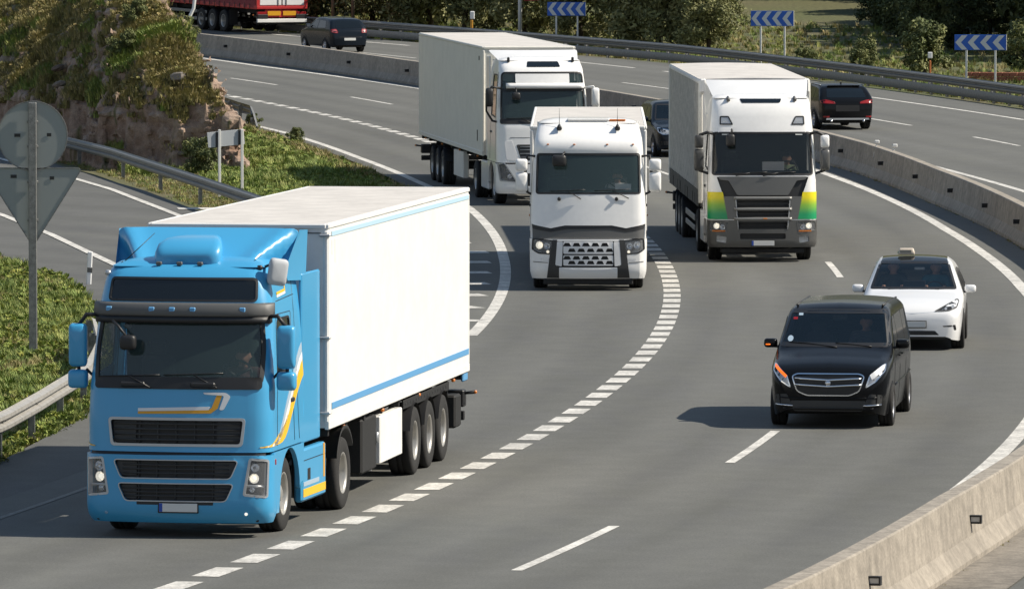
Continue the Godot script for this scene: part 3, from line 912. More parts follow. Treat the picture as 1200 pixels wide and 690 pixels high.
	for q in [[-3.95, 3.72, 0.1], [-4.2, 3.66, 0.22]]:
		obj("faint_marking", box(Vector3(1.252, q[1] - 0.04, q[0]), Vector3(0.004, q[2] + 0.1, 0.12), 0.001), M.stripe_white, tr)
	for y in [1.42, 2.45, 3.85]:
		for x in [1.2]:
			obj("hinge_fitting", box(Vector3(x + 0.01, y, z0 + 0.02), Vector3(0.16, 0.035, 0.08), 0.012), M.silver, tr)
	for x in [-0.85, -0.2, 0.4, 0.95]:
		obj("front_bolt", tubed([Vector3(x, 3.9, z0 - 0.01), Vector3(x, 3.9, z0 + 0.03)], 0.018, 8), M.black, tr)
	obj("front_trim", box(Vector3(0, 3.88, z0 + 0.004), Vector3(2.3, 0.012, 0.012), 0.003), M.black, tr)
	trailer_gear(tr, [-11.0, -12.3, -13.6], z0, z1, 1.2)
	for s in [-1.0, 1.0]:
		obj("pallet_box", box(Vector3(s * 1.14, 0.72, -9.0), Vector3(0.16, 0.68, 1.9), 0.015), M.box_white, tr)
		obj("equipment_box", box(Vector3(s * 0.98, 0.72, -7.3), Vector3(0.42, 0.78, 1.2), 0.03), M.chassis, tr)
		obj("valve", tubed([Vector3(s * 1.2, 0.85, -7.85), Vector3(s * 1.2, 0.7, -7.85)], 0.03, 8), M.silver, tr)
		var st4 := S(true)
		bx(st4, Vector3(s * 1.2, 1.08, -12.2), Vector3(0.03, 0.13, 4.2), 0.006)
		obj("perforated_rail", st4, M.chassis, tr)
		for k in 16: obj("rail_hole", box(Vector3(s * 1.2165, 1.08, -10.3 - k * 0.25), Vector3(0.004, 0.04, 0.11), 0.001), M.black, tr)
		obj("rear_equipment", box(Vector3(s * 0.9, 0.62, z1 + 0.55), Vector3(0.55, 0.5, 0.55), 0.03), M.chassis, tr)
		obj("rear_valance", box(Vector3(s * 1.21, 1.12, z1 + 0.2), Vector3(0.05, 0.14, 0.4), 0.02), M.stripe_blue, tr)
	obj("tail_bar", tubed([Vector3(-1.0, 0.3, -8.0), Vector3(1.1, 0.3, -8.0)], 0.02, 8), M.silver, tr)
	hitch(t, tr, -4.95, deg_to_rad(2.0))
	return t

# shell, glass, doors, roof and interior shared by the other lorries
func cab_common(t: Node, c: Cab, m: Material, y0: float, ws: PackedVector2Array, extra: Array, back: float, inner_y: float, pale := false, screen: Material = null):
	var mp := c.at
	var ys := []
	for y in c.py:
		if y >= y0: ys.append(y)
	if ys[0] > y0: ys.push_front(y0)
	var outline := PackedVector2Array()
	for y in ys: outline.append(Vector2(c.us(back, y), y))
	ys.reverse()
	for y in ys: outline.append(Vector2(-c.us(back, y), y))
	var top: float = ys[0]
	var wt := c.look(c.pw, top)
	var zt := c.look(c.pz, top)
	var wb: float = ws[0].y
	var wtop: float = ws[0].y
	for v in ws:
		wb = min(wb, v.y)
		wtop = max(wtop, v.y)
	var zw := c.look(c.pz, wb)
	var sw := []
	for s in [-1.0, 1.0]: sw.append(ccw(c.side(s, rounded(poly([[zw - 0.55, wb + 0.1], [-1.6, wb + 0.15], [-1.6, wtop - 0.08], [zw - 0.65, wtop - 0.08]]), 0.08))))
	var holes := [ws]
	holes.append_array(sw)
	holes.append_array(extra)
	pat("cab_shell", t, m, ccw(outline), mp, 0.0, 0.03, ccw_all(holes), 0.11)
	var st := S()
	var rs := []
	for q in [[0.0, 0.0], [0.08, 0.05], [0.3, 0.09], [0.6, 0.1]]:
		var ring := PackedVector3Array()
		for v in rrect(-wt + q[0], back + q[0] * 0.3, wt - q[0], zt - 0.03 - q[0], 0.22): ring.append(Vector3(v.x, top + q[1], v.y))
		ring.reverse()
		rs.append(ring)
	rings(st, rs, true, false, true)
	obj("roof", st, m, t)
	obj("rear_wall", box(Vector3(0, (y0 + top) * 0.5, back + 0.02), Vector3(2.2, top - y0, 0.04)), m, t)
	cab_interior(t, inner_y, zw - 0.12, back + 0.15, 1.2, pale)
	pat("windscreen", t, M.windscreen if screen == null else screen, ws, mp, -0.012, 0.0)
	pat("windscreen_surround", t, M.black, ccw(Geometry2D.offset_polygon(ws, 0.012)[0]), mp, 0.005, 0.02, [inset(ws, 0.03)])
	for i in 2:
		var s := -1.0 if i == 0 else 1.0
		pat("side_window", t, M.sideglass, sw[i], mp, -0.01, 0.0)
		pat("window_seal", t, M.black, ccw(Geometry2D.offset_polygon(sw[i], 0.02)[0]), mp, 0.004, 0.012, [inset(sw[i], 0.012)])
		for l in [[[zw - 0.4, y0 + 0.06], [zw - 0.45, wb], [zw - 0.58, wtop]], [[-1.72, y0 + 0.06], [-1.72, wtop]]]:
			var pts := []
			for v in l: pts.append(Vector2(s * c.us(v[0], v[1]), v[1]))
			bars("panel_seam", t, M.black, mp, [pts], 0.006, 0.0, 5)
		obj("door_handle", box(Vector3(s * 1.25, wb - 0.3, -1.5), Vector3(0.03, 0.06, 0.2), 0.012), M.black, t)
		# lower side with the wheel arch, and the fairing behind it
		var fo := PackedVector2Array()
		for v in [[-0.42, 0.34], [-0.42, y0 - 0.02], [back, y0 - 0.02], [back, 0.62], [-2.06, 0.6]]: fo.append(Vector2(v[0], v[1]))
		for k in 13:
			var a := PI * (1.0 - k / 12.0)
			fo.append(Vector2(-1.4 + cos(a) * 0.62, 0.52 + sin(a) * 0.6))
		fo.append(Vector2(-0.76, 0.34))
		pat("wheel_arch", t, m, ccw(c.side(s, fo)), mp, 0.003, 0.06, [], 0.12)
		obj("side_fairing", box(Vector3(s * 1.16, 0.7, -3.1), Vector3(0.12, 0.74, 1.5), 0.03), m, t)
func headlamp(t: Node, c: Cab, q: PackedVector2Array, lamps: Array, s: float, bezel: Material):
	var mp := c.at
	var g := grp("headlight", t)
	pat("housing", g, M.black, q, mp, -0.09, 0.0)
	pat("bezel", g, bezel, ccw(Geometry2D.offset_polygon(q, 0.012)[0]), mp, 0.022, 0.05, [inset(q, 0.014)])
	pat("lens", g, M.lens, q, mp, 0.012, 0.0)
	for v in lamps: lamp_bowl(g, c.at(Vector2(c.ux(s * v[0], v[1]), v[1]), -0.025), v[2], v[3], "lamp", s * 0.3)
func bumper_shell(t: Node, c: Cab, m: Material, ys: Array, holes: Array, called := "bumper", off := 0.018):
	var outline := PackedVector2Array()
	for y in ys: outline.append(Vector2(c.us(-0.5, y), y))
	ys = ys.duplicate()
	ys.reverse()
	for y in ys: outline.append(Vector2(-c.us(-0.5, y), y))
	pat(called, t, m, ccw(outline), c.at, off, 0.05, ccw_all(holes), 0.1)

func honeycomb_truck():
	var t := thing("articulated_truck", "white articulated truck with pale honeycomb grille in a black frame, behind the blue truck", "truck")
	place(t, 1.62, 157.8, 0.6)
	var c := make_cab([[0.26, -0.06, 1.18], [0.4, 0.02, 1.22], [1.0, 0.03, 1.23], [1.4, -0.02, 1.23], [1.95, -0.08, 1.22], [2.08, -0.1, 1.215], [2.9, -0.3, 1.17], [3.0, -0.28, 1.165], [3.18, -0.34, 1.15], [3.26, -0.5, 1.13], [3.48, -0.85, 1.08], [3.53, -1.0, 1.05]], 0.24, 0.12)
	var mp := c.at
	var ws := c.front(rounded(poly([[-1.11, 2.06], [1.11, 2.06], [1.09, 2.9], [-1.09, 2.9]]), 0.06))
	var band := c.front(poly([[-1.2, 1.08], [-0.74, 1.08], [0.74, 1.08], [1.2, 1.08], [1.21, 1.42], [0.8, 1.33], [0.5, 1.39], [-0.5, 1.39], [-0.8, 1.33], [-1.21, 1.42]]))
	cab_common(t, c, M.white, 1.12, ws, [band], -2.25, 2.1)
	pat("black_band", t, M.grey_plastic, band, mp, -0.02, 0.0)
	pat("brow_trim", t, M.black, ccw(c.front(poly([[-1.2, 1.32], [-0.8, 1.25], [-0.45, 1.31], [0.45, 1.31], [0.8, 1.25], [1.2, 1.32], [1.21, 1.42], [0.8, 1.33], [0.5, 1.39], [-0.5, 1.39], [-0.8, 1.33], [-1.21, 1.42]]))), mp, -0.012, 0.0)
	var hl := []
	for s in [-1.0, 1.0]: hl.append(ccw(c.front(rounded(poly([[s * 0.76, 1.07], [s * 1.17, 1.11], [s * 1.18, 0.88], [s * 1.05, 0.8], [s * 0.78, 0.78]]), 0.03))))
	var mid := poly([[-0.66, 0.5], [0.66, 0.5], [0.66, 1.06], [-0.66, 1.06]])
	bumper_shell(t, c, M.white, [0.26, 0.4, 1.0, 1.1], [hl[0], hl[1], mid])
	pat("grille_back", t, M.black, mid, mp, -0.05, 0.0)
	for s in [-1.0, 1.0]:
		headlamp(t, c, hl[0 if s < 0 else 1], [[0.88, 0.95, 0.075, false], [1.04, 0.97, 0.085, s < 0], [0.86, 0.83, 0.035, true]], s, M.black)
		pat("black_column", t, M.plastic, ccw(c.front(poly([[s * 0.66, 1.09], [s * 0.76, 1.09], [s * 0.82, 0.76], [s * 0.88, 0.27], [s * 0.62, 0.27], [s * 0.62, 0.5], [s * 0.70, 0.56]]))), mp, 0.03, 0.05)
		pat("grille_cheek", t, M.stripe_white, ccw(c.front(rounded(poly([[s * 0.54, 1.05], [s * 0.66, 1.05], [s * 0.70, 0.55], [s * 0.56, 0.52]]), 0.03))), mp, 0.028, 0.05)
		pat("fog_lamp", t, M.lens, ccw(c.front(rrect(s * 0.92 - 0.09, 0.64, s * 0.92 + 0.09, 0.7, 0.02))), mp, 0.022, 0.01)
		bars("panel_seam", t, M.plastic, mp, [[Vector2(s * 0.86, 0.6), Vector2(c.ux(s * 1.16, 0.62), 0.62)]], 0.007, 0.02, 5)
		mirror_head(t, Vector3(s * 1.42, 2.66, -0.42), Vector3(0.26, 0.26, 0.2), M.white)
		mirror_head(t, Vector3(s * 1.42, 2.3, -0.42), Vector3(0.26, 0.42, 0.2), M.white)
		obj("mirror_arm", tubed([Vector3(s * 1.12, 2.84, -0.5), Vector3(s * 1.3, 2.86, -0.45), Vector3(s * 1.34, 2.5, -0.48), Vector3(s * 1.3, 2.08, -0.48), Vector3(s * 1.17, 2.02, -0.5)], 0.03, 8), M.black, t)
		obj("air_horn", tubed([Vector3(s * 0.62, 3.5, -0.86), Vector3(s * 0.62, 3.43, -0.62)], [0.02, 0.06], 10), M.black, t)
		obj("aerial", tubed([Vector3(s * 0.62, 3.52, -0.86), Vector3(s * 0.62, 3.85, -1.0)], [0.008, 0.003], 5), M.black, t)
	for q in [[0.79, 1.05], [0.54, 0.76]]:
		var holes := []
		for r in 2:
			var y: float = lerp(q[0], q[1], 0.28 + 0.46 * r)
			for k in 5:
				var x := (k - 2) * 0.2 + (0.1 if (r == 0) else 0.0) - 0.05
				if abs(x) > 0.45: continue
				holes.append(rounded(poly([[x - 0.085, y - 0.035], [x + 0.085, y - 0.035], [x + 0.05, y + 0.04], [x - 0.05, y + 0.04]]), 0.012))
		pat("honeycomb_panel", t, M.stripe_white, rrect(-0.53, q[0], 0.53, q[1], 0.03), mp, 0.022, 0.04, ccw_all(holes), 0.09)
	pat("plate_panel", t, M.stripe_white, c.front(rounded(poly([[-0.62, 0.28], [0.62, 0.28], [0.62, 0.49], [0.3, 0.46], [-0.3, 0.46], [-0.62, 0.49]]), 0.02)), mp, 0.03, 0.03)
	obj("under_bumper", box(Vector3(0, 0.2, -0.25), Vector3(1.9, 0.14, 0.3), 0.02), M.chassis, t)
	for x in [-0.86, -0.3, 0.4, 0.95]: obj("marker_lamp", box(mp.call(Vector2(x, 3.1), 0.01), Vector3(0.05, 0.025, 0.02), 0.006), M.amber, t)
	obj("roof_hatch", box(Vector3(0, 3.6, -1.3), Vector3(0.9, 0.05, 0.5), 0.02), M.white, t)
	obj("roof_lamp_bar", box(Vector3(0.62, 3.59, -1.1), Vector3(0.35, 0.04, 0.05), 0.012), M.amber, t)
	wiper(t, mp, Vector2(-0.16, 1.95), Vector2(-0.44, 2.13), 0.75)
	wiper(t, mp, Vector2(0.86, 1.96), Vector2(0.5, 2.14), 0.75)
	for x in [-0.62, 0.6]: obj("washer_block", box(mp.call(Vector2(x, 1.95), 0.03), Vector3(0.07, 0.08, 0.06), 0.02), M.black, t)
	mirror_head(t, Vector3(-0.62, 2.76, -0.12), Vector3(0.3, 0.24, 0.16), M.black, 0.0, "front_mirror")
	obj("mirror_arm", tubed([Vector3(-0.5, 2.94, -0.26), Vector3(-0.58, 2.84, -0.14)], 0.02, 6), M.black, t)
	obj("paper_sheet", box(Vector3(0.74, 2.19, -0.36), Vector3(0.34, 0.14, 0.012), 0.003), M.stripe_white, t)
	tractor_gear(t, -5.0)
	trailer_box(t, -2.9, -16.2, 1.15, 3.4, M.box_white, M.roof_white)
	trailer_gear(t, [-11.0, -12.3, -13.6], -2.9, -16.2, 1.15)
	for s in [-1.0, 1.0]: obj("side_guard", box(Vector3(s * 1.2, 0.75, -8.3), Vector3(0.04, 0.5, 3.4), 0.01), M.chassis, t)
	return t

func gradient_patch(t: Node, c: Cab, s: float):   # white corner panel whose lower half fades from yellow to green (printed film)
	var st := S()
	var n := 10
	var ol := func(y: float) -> Array:
		var f := (y - 0.98) / 1.0
		return [lerp(0.80, 0.98, f) + 0.1 * smoothstep(0.6, 1.0, f), 1.235]
	for i in 24:
		var y0: float = lerp(0.98, 1.6, i / 24.0)
		var y1: float = lerp(0.98, 1.6, (i + 1) / 24.0)
		for j in 8:
			var q := []
			for v in [[j, y0], [j + 1, y0], [j + 1, y1], [j, y1]]:
				var e: Array = ol.call(v[1])
				var a: float = c.ux(s * e[0], v[1])
				var b: float = s * c.us(-0.5, v[1])
				q.append([c.at(Vector2(lerp(a, b, v[0] / 8.0), v[1]), 0.006), v[1]])
			for id in ([0, 2, 1, 0, 3, 2] if s > 0 else [0, 1, 2, 0, 2, 3]):
				var f: float = (q[id][1] - 0.98) / 0.62
				var col := Color(0.01, 0.26, 0.10).lerp(Color(0.22, 0.42, 0.04), smoothstep(0.15, 0.6, f)).lerp(Color(0.72, 0.60, 0.01), smoothstep(0.5, 0.85, f))
				st.set_color(col)
				st.add_vertex(q[id][0])
	var m := mat(Color.WHITE, 0.35)
	m.vertex_color_use_as_albedo = true
	obj("corner_film", st, m, t)

func striped_truck():
	var t := thing("articulated_truck", "white and dark grey articulated truck with yellow-green corner panels and grey curtain trailer", "truck")
	place(t, 5.72, 169.4, -1.7)
	var c := make_cab([[0.34, -0.05, 1.2], [0.42, 0.0, 1.235], [0.98, 0.01, 1.24], [1.5, -0.02, 1.24], [1.98, -0.07, 1.235], [2.08, -0.1, 1.23], [2.92, -0.28, 1.18], [3.0, -0.3, 1.175], [3.4, -0.42, 1.14], [3.62, -0.55, 1.12], [3.72, -0.7, 1.10]], 0.26, 0.13)
	var mp := c.at
	var ws := c.front(rounded(poly([[-1.15, 1.99], [1.15, 1.99], [1.11, 2.95], [-1.11, 2.95]]), 0.06))
	var face := c.front(poly([[-0.80, 0.98], [0.80, 0.98], [0.93, 1.6], [1.05, 1.94], [-1.05, 1.94], [-0.93, 1.6]]))
	cab_common(t, c, M.white, 0.96, ws, [face], -2.35, 2.02, false, M.dark_reflection_screen)
	pat("front_panel_back", t, M.black, face, mp, -0.05, 0.0)
	pat("bonnet_panel", t, M.grey_paint, rounded(poly([[-1.02, 1.95], [1.02, 1.95], [0.98, 1.88], [0.78, 1.86], [0.58, 1.53], [-0.58, 1.53], [-0.78, 1.86], [-0.98, 1.88]]), 0.03), mp, 0.01, 0.05)
	pat("grille_surround", t, M.grey_paint, ccw(c.front(poly([[-0.80, 0.98], [0.80, 0.98], [0.91, 1.5], [0.6, 1.5], [0.58, 0.99], [-0.58, 0.99], [-0.6, 1.5], [-0.91, 1.5]]))), mp, 0.006, 0.05)
	for y in [1.46, 1.21, 0.99]:
		var rs := []
		for k in 21:
			var x: float = lerp(-0.66, 0.66, k / 20.0)
			var b := c.at(Vector2(x, y), 0.02)
			rs.append(PackedVector3Array([b + Vector3(0, 0.035, -0.05), b + Vector3(0, 0.04, 0.0), b + Vector3(0, 0.01, 0.03), b + Vector3(0, -0.03, 0.02), b + Vector3(0, -0.035, -0.05)]))
		var st := S()
		rings(st, rs)
		obj("grille_bar", st, M.bar_grey, t)
	for y in [1.3, 1.38, 1.08, 1.14, 0.82, 0.88]: bars("grille_slat", t, M.black, mp, [[Vector2(-0.56, y), Vector2(0.56, y)]], 0.008, -0.02, 5)
	for s in [-1.0, 1.0]:
		gradient_patch(t, c, s)
		bars("bar_end", t, M.silver, mp, [[Vector2(s * 0.62, 1.47), Vector2(s * 0.585, 1.0), Vector2(s * 0.56, 0.75)]], 0.012, 0.02, 6)
	var slot1 := rrect(-0.56, 0.76, 0.56, 0.93, 0.03)
	var slot2 := rrect(-0.52, 0.53, 0.52, 0.66, 0.03)
	var hl := []
	for s in [-1.0, 1.0]:
		hl.append(ccw(c.front(rounded(poly([[s * 0.78, 0.94], [s * 1.2, 0.93], [s * 1.2, 0.72], [s * 0.82, 0.66]]), 0.03))))
		hl.append(ccw(c.front(rounded(poly([[s * 0.82, 0.58], [s * 1.05, 0.61], [s * 1.06, 0.48], [s * 0.84, 0.44]]), 0.03))))
	var holes := [slot1, slot2]
	holes.append_array(hl)
	bumper_shell(t, c, M.grey_paint, [0.34, 0.42, 0.96], holes)
	for q in [slot1, slot2]: pat("grille_back", t, M.black, q, mp, -0.06, 0.0)
	for s in [-1.0, 1.0]:
		headlamp(t, c, hl[0 if s < 0 else 2], [[0.92, 0.8, 0.07, false], [1.06, 0.83, 0.075, true]], s, M.grey_paint)
		pat("indicator", t, M.amber, ccw(c.front(rrect(s * 0.98 - 0.16, 0.7, s * 0.98 + 0.12, 0.73, 0.01))), mp, 0.024, 0.006)
		var g := grp("fog_lamp", t)
		var q: PackedVector2Array = hl[1 if s < 0 else 3]
		pat("housing", g, M.silver, q, mp, -0.03, 0.0)
		pat("lens", g, M.lens, q, mp, 0.01, 0.0)
		for x in [0.9, 1.0]: lamp_bowl(g, c.at(Vector2(c.ux(s * x, 0.53), 0.53), -0.02), 0.04, false, "lamp", s * 0.3)
		# roof lamps
		var rl := ccw(c.front(rounded(poly([[s * 0.66, 3.12], [s * 0.97, 3.12], [s * 0.96, 3.32], [s * 0.76, 3.32]]), 0.03)))
		var g2 := grp("roof_lamp", t)
		pat("bezel", g2, M.black, rl, mp, 0.012, 0.02, [inset(rl, 0.03)])
		pat("lens", g2, M.silver, inset(rl, 0.028), mp, 0.006, 0.01)
		for k in 3: obj("diode", box(mp.call(Vector2(s * (0.78 + 0.06 * k), 3.19), 0.012), Vector3(0.04, 0.04, 0.02), 0.008), M.lens, g2)
		pat("visor_label", t, M.paper, ccw(c.front(rrect(s * 0.84 - 0.08, 2.89, s * 0.84 + 0.08, 2.915, 0.004))), mp, 0.001, 0.001)
		obj("air_horn", tubed([Vector3(s * 0.76, 3.74, -0.8), Vector3(s * 0.76, 3.68, -0.6)], [0.03, 0.045], 8), M.grey_plastic, t)
		# tall mirrors on an arm at top and bottom
		var mx: float = s * 1.44
		mirror_head(t, Vector3(mx, 2.74, -0.4), Vector3(0.2, 0.3, 0.2), M.plastic if s < 0 else M.white)
		mirror_head(t, Vector3(mx, 2.32, -0.4), Vector3(0.22, 0.5, 0.22), M.plastic if s < 0 else M.grey_paint)
		obj("mirror_arm", tubed([Vector3(s * 1.12, 2.92, -0.45), Vector3(s * 1.25, 2.95, -0.42), Vector3(mx, 2.88, -0.42)], 0.035, 8), M.black, t)
		obj("mirror_arm", tubed([Vector3(mx, 2.08, -0.42), Vector3(s * 1.25, 2.02, -0.42), Vector3(s * 1.2, 2.0, -0.45)], 0.03, 8), M.black, t)
	plate(t, Vector3(0.0, 0.44, 0.035))
	obj("under_bumper", box(Vector3(0, 0.26, -0.3), Vector3(1.9, 0.12, 0.3), 0.02), M.chassis, t)
	pat("roof_slot", t, M.darkglass, rounded(poly([[-0.46, 3.62], [0.42, 3.62], [0.46, 3.71], [-0.5, 3.71]]), 0.03), mp, 0.012, 0.02)
	var b := obj("front_badge", box(mp.call(Vector2(0.05, 1.0), 0.05), Vector3(0.09, 0.03, 0.01), 0.004), M.amber, t)
	# roof deflector up to the trailer
	var st := S()
	var df := func(p: Vector2, h: float) -> Vector3:
		var f := (p.y - 3.66) / 0.42
		return Vector3(p.x * (1.0 + 0.06 * f), p.y, -0.75 - 1.5 * f - 0.3 * pow(abs(p.x) / 1.1, 3.0) + h)
	patch(st, rounded(poly([[-1.05, 3.66], [1.05, 3.66], [1.12, 4.09], [-1.12, 4.09]]), 0.06), [], df, 0.0, 0.04, 0.1)
	for s in [-1.0, 1.0]:
		st.set_smooth_group(3)
		var sp := [Vector3(s * 1.07, 3.66, -1.05), Vector3(s * 1.19, 4.03, -2.4), Vector3(s * 1.2, 4.0, -2.9), Vector3(s * 1.16, 3.3, -2.9), Vector3(s * 1.15, 3.3, -1.1)]
		tri(st, sp[0], sp[1], sp[2]); tri(st, sp[0], sp[2], sp[3]); tri(st, sp[0], sp[3], sp[4])
	obj("roof_deflector", st, M.white, t)
	mirror_head(t, Vector3(-0.74, 2.78, -0.1), Vector3(0.2, 0.28, 0.14), M.black, 0.0, "front_mirror")
	obj("mirror_arm", tubed([Vector3(-0.7, 3.02, -0.3), Vector3(-0.7, 3.0, -0.12), Vector3(-0.74, 2.88, -0.1)], 0.025, 6), M.black, t)
	wiper(t, mp, Vector2(-0.62, 1.97), Vector2(-0.3, 2.04), 0.8)
	wiper(t, mp, Vector2(0.0, 1.97), Vector2(0.35, 2.04), 0.8)
	obj("paper_sheet", box(Vector3(0.25, 2.18, -0.3), Vector3(0.5, 0.2, 0.01), 0.003), M.stripe_white, t)
	tractor_gear(t, -5.0)
	# curtain trailer: rippled sides, tarpaulin roof that sags
	var z0 := -3.2
	var z1 := -16.8
	var y1 := 4.08
	var zc := (z0 + z1) * 0.5
	obj("trailer_deck", box(Vector3(0, 1.2, zc), Vector3(2.5, 0.16, z0 - z1), 0.02), M.grey_plastic, t)
	for s in [-1.0, 1.0]:
		st = S()
		var mpc := func(p: Vector2, h: float) -> Vector3:
			var wv := 0.014 * sin(p.x * 9.5) + 0.008 * sin(p.x * 23.0 + 1.0)
			return Vector3(s * (1.26 + wv * smoothstep(0.0, 0.5, y1 - p.y) + h), p.y, p.x)
		patch(st, poly([[z1 + 0.08, 1.22], [z0 - 0.08, 1.22], [z0 - 0.08, 3.98], [z1 + 0.08, 3.98]]), [], mpc, 0.0, 0.0, 0.11)
		obj("side_curtain", st, M.curtain, t)
		st = S()
		patch(st, poly([[z1 + 0.08, 1.12], [z0 - 0.08, 1.12], [z0 - 0.08, 1.5], [z1 + 0.08, 1.5]]), [], mpc, 0.02, 0.0, 0.11)
		obj("curtain_hem", st, M.plastic, t)
		for z in [z0 - 0.04, z1 + 0.04]: obj("corner_post", box(Vector3(s * 1.25, 2.6, z), Vector3(0.1, 2.8, 0.1), 0.02), M.box_cream, t)
		obj("top_rail", box(Vector3(s * 1.24, 4.02, zc), Vector3(0.1, 0.12, z0 - z1), 0.03), M.box_white, t)
		for k in 12: obj("curtain_strap", box(Vector3(s * 1.285, 1.25, z0 - 0.7 - k * 1.1), Vector3(0.012, 0.26, 0.04), 0.003), M.black, t)
		obj("side_guard", box(Vector3(s * 1.2, 0.72, -8.3), Vector3(0.04, 0.14, 4.0), 0.01), M.galv, t)
		obj("side_guard", box(Vector3(s * 1.2, 0.48, -8.3), Vector3(0.04, 0.12, 4.0), 0.01), M.galv, t)
	obj("front_wall", box(Vector3(0, 2.62, z0 - 0.03), Vector3(2.45, 2.76, 0.05), 0.01), M.box_white, t)
	obj("rear_doors", box(Vector3(0, 2.62, z1 + 0.03), Vector3(2.45, 2.76, 0.05), 0.01), M.box_white, t)
	st = S()
	var rf := func(p: Vector2, h: float) -> Vector3:
		return Vector3(p.x, y1 - 0.035 * sin(clamp((z0 - p.y) / 0.9, 0.0, 15.0) * PI) * (1.0 - abs(p.x) / 1.26) * 0.6 + 0.03 * cos(p.x * 1.2) + h, p.y)
	patch(st, poly([[-1.27, z1], [1.27, z1], [1.27, z0], [-1.27, z0]]), [], rf, 0.0, 0.05, 0.22)
	obj("roof_tarpaulin", st, M.roof_white, t)
	for s in [-1.0, 1.0]: obj("tarpaulin_end", box(Vector3(s * 1.2, 3.93, z0 + 0.03), Vector3(0.16, 0.34, 0.1), 0.04), M.box_white, t)
	trailer_gear(t, [-11.6, -12.9, -14.2], z0, z1, 1.18)
	return t

func cream_truck():
	var t := thing("articulated_truck", "white articulated truck with long cream box trailer, farthest of the oncoming trucks", "truck")
	place(t, 0.86, 197.0, -7.2)
	var c := make_cab([[0.32, -0.05, 1.2], [0.42, 0.0, 1.24], [1.1, 0.0, 1.245], [1.5, -0.04, 1.245], [2.1, -0.10, 1.235], [2.2, -0.14, 1.23], [3.0, -0.33, 1.19], [3.3, -0.40, 1.16], [3.58, -0.5, 1.13], [3.64, -0.56, 1.12], [3.82, -0.85, 1.08]], 0.24, 0.12)
	var mp := c.at
	var ws := c.front(rounded(poly([[-1.14, 2.22], [1.14, 2.22], [1.08, 3.52], [-1.08, 3.52]]), 0.12))
	cab_common(t, c, M.white, 1.14, ws, [], -2.3, 2.24)
	pat("windscreen_sill", t, M.black, c.front(rounded(poly([[-1.15, 2.16], [1.15, 2.16], [1.15, 2.3], [-1.15, 2.3]]), 0.05)), mp, 0.012, 0.02)
	pat("visor_panel", t, M.white, c.front(rrect(-0.72, 3.24, 0.72, 3.48, 0.02)), mp, 0.02, 0.03)
	var rs := []
	for k in 21:
		var x: float = lerp(-0.98, 1.12, k / 20.0)
		var b := c.at(Vector2(x, 3.15), 0.0) 
		rs.append(PackedVector3Array([b + Vector3(0, 0.09, 0.0), b + Vector3(0, 0.07, 0.1), b + Vector3(0, -0.04, 0.14), b + Vector3(0, -0.07, 0.02)]))
	var st := S()
	rings(st, rs)
	obj("sun_visor", st, M.white, t)
	pat("visor_shade_strip", t, M.black, c.front(rrect(-1.08, 3.02, 1.08, 3.08, 0.01)), mp, 0.01, 0.01)  # black strip painted as the shade under the visor
	pat("roof_window", t, M.darkglass, c.front(rounded(poly([[-0.4, 3.66], [0.5, 3.66], [0.46, 3.8], [-0.36, 3.8]]), 0.03)), mp, 0.012, 0.012)
	var hl := []
	for s in [-1.0, 1.0]: hl.append(ccw(c.front(rounded(poly([[s * 0.72, 0.62], [s * 1.16, 0.66], [s * 1.22, 1.1], [s * 1.06, 1.14]]), 0.03))))
	var low := rrect(-0.7, 0.52, 0.7, 0.86, 0.05)
	bumper_shell(t, c, M.white, [0.32, 0.42, 1.1], [hl[0], hl[1], low])
	pat("grille_back", t, M.black, low, mp, -0.05, 0.0)
	pat("grille_panel", t, M.plastic, c.front(rounded(poly([[-0.62, 1.2], [0.62, 1.2], [0.74, 1.62], [-0.74, 1.62]]), 0.05)), mp, 0.008, 0.01)
	for y in [1.28, 1.38, 1.48, 1.56]: bars("grille_slat", t, M.silver, mp, [[Vector2(-0.64, y), Vector2(0.64, y)]], 0.01, 0.014, 5)
	bars("panel_seam", t, M.plastic, mp, [[Vector2(-0.9, 1.8), Vector2(0.9, 1.8)]], 0.007, 0.0, 5)
	for s in [-1.0, 1.0]:
		headlamp(t, c, hl[0 if s < 0 else 1], [[0.96, 0.95, 0.08, false], [0.92, 0.78, 0.07, false]], s, M.silver)
		pat("front_panel_cut", t, M.stripe_white, ccw(c.front(poly([[s * 0.66, 1.18], [s * 1.0, 1.22], [s * 1.05, 1.7], [s * 0.86, 1.72]]))), mp, 0.008, 0.01)
		mirror_head(t, Vector3(s * 1.42, 2.86, -0.42), Vector3(0.2, 0.5, 0.2), M.black if s < 0 else M.white)
		obj("mirror_arm", tubed([Vector3(s * 1.12, 3.1, -0.5), Vector3(s * 1.36, 3.14, -0.42), Vector3(s * 1.5, 2.95, -0.44), Vector3(s * 1.5, 2.5, -0.44), Vector3(s * 1.34, 2.24, -0.44), Vector3(s * 1.18, 2.2, -0.45)], 0.03, 8), M.black if s < 0 else M.white, t)
		obj("aerial_base", box(Vector3(s * 0.86, 3.84, -0.85), Vector3(0.07, 0.14, 0.07), 0.02), M.black, t)
		obj("cab_extender", box(Vector3(s * 1.17, 2.55, -2.62), Vector3(0.05, 2.7, 0.6), 0.02), M.white, t)
	st = S()
	var df := func(p: Vector2, h: float) -> Vector3:
		var f := (p.y - 3.78) / 0.3
		return Vector3(p.x * (1.0 + 0.08 * f), p.y, -0.95 - 1.4 * f - 0.25 * pow(abs(p.x) / 1.1, 3.0) + h)
	patch(st, rounded(poly([[-1.04, 3.76], [1.04, 3.76], [1.12, 4.06], [-1.12, 4.06]]), 0.06), [], df, 0.0, 0.04, 0.1)
	obj("roof_deflector", st, M.white, t)
	mirror_head(t, Vector3(-0.74, 2.9, -0.1), Vector3(0.22, 0.2, 0.14), M.black, 0.0, "front_mirror")
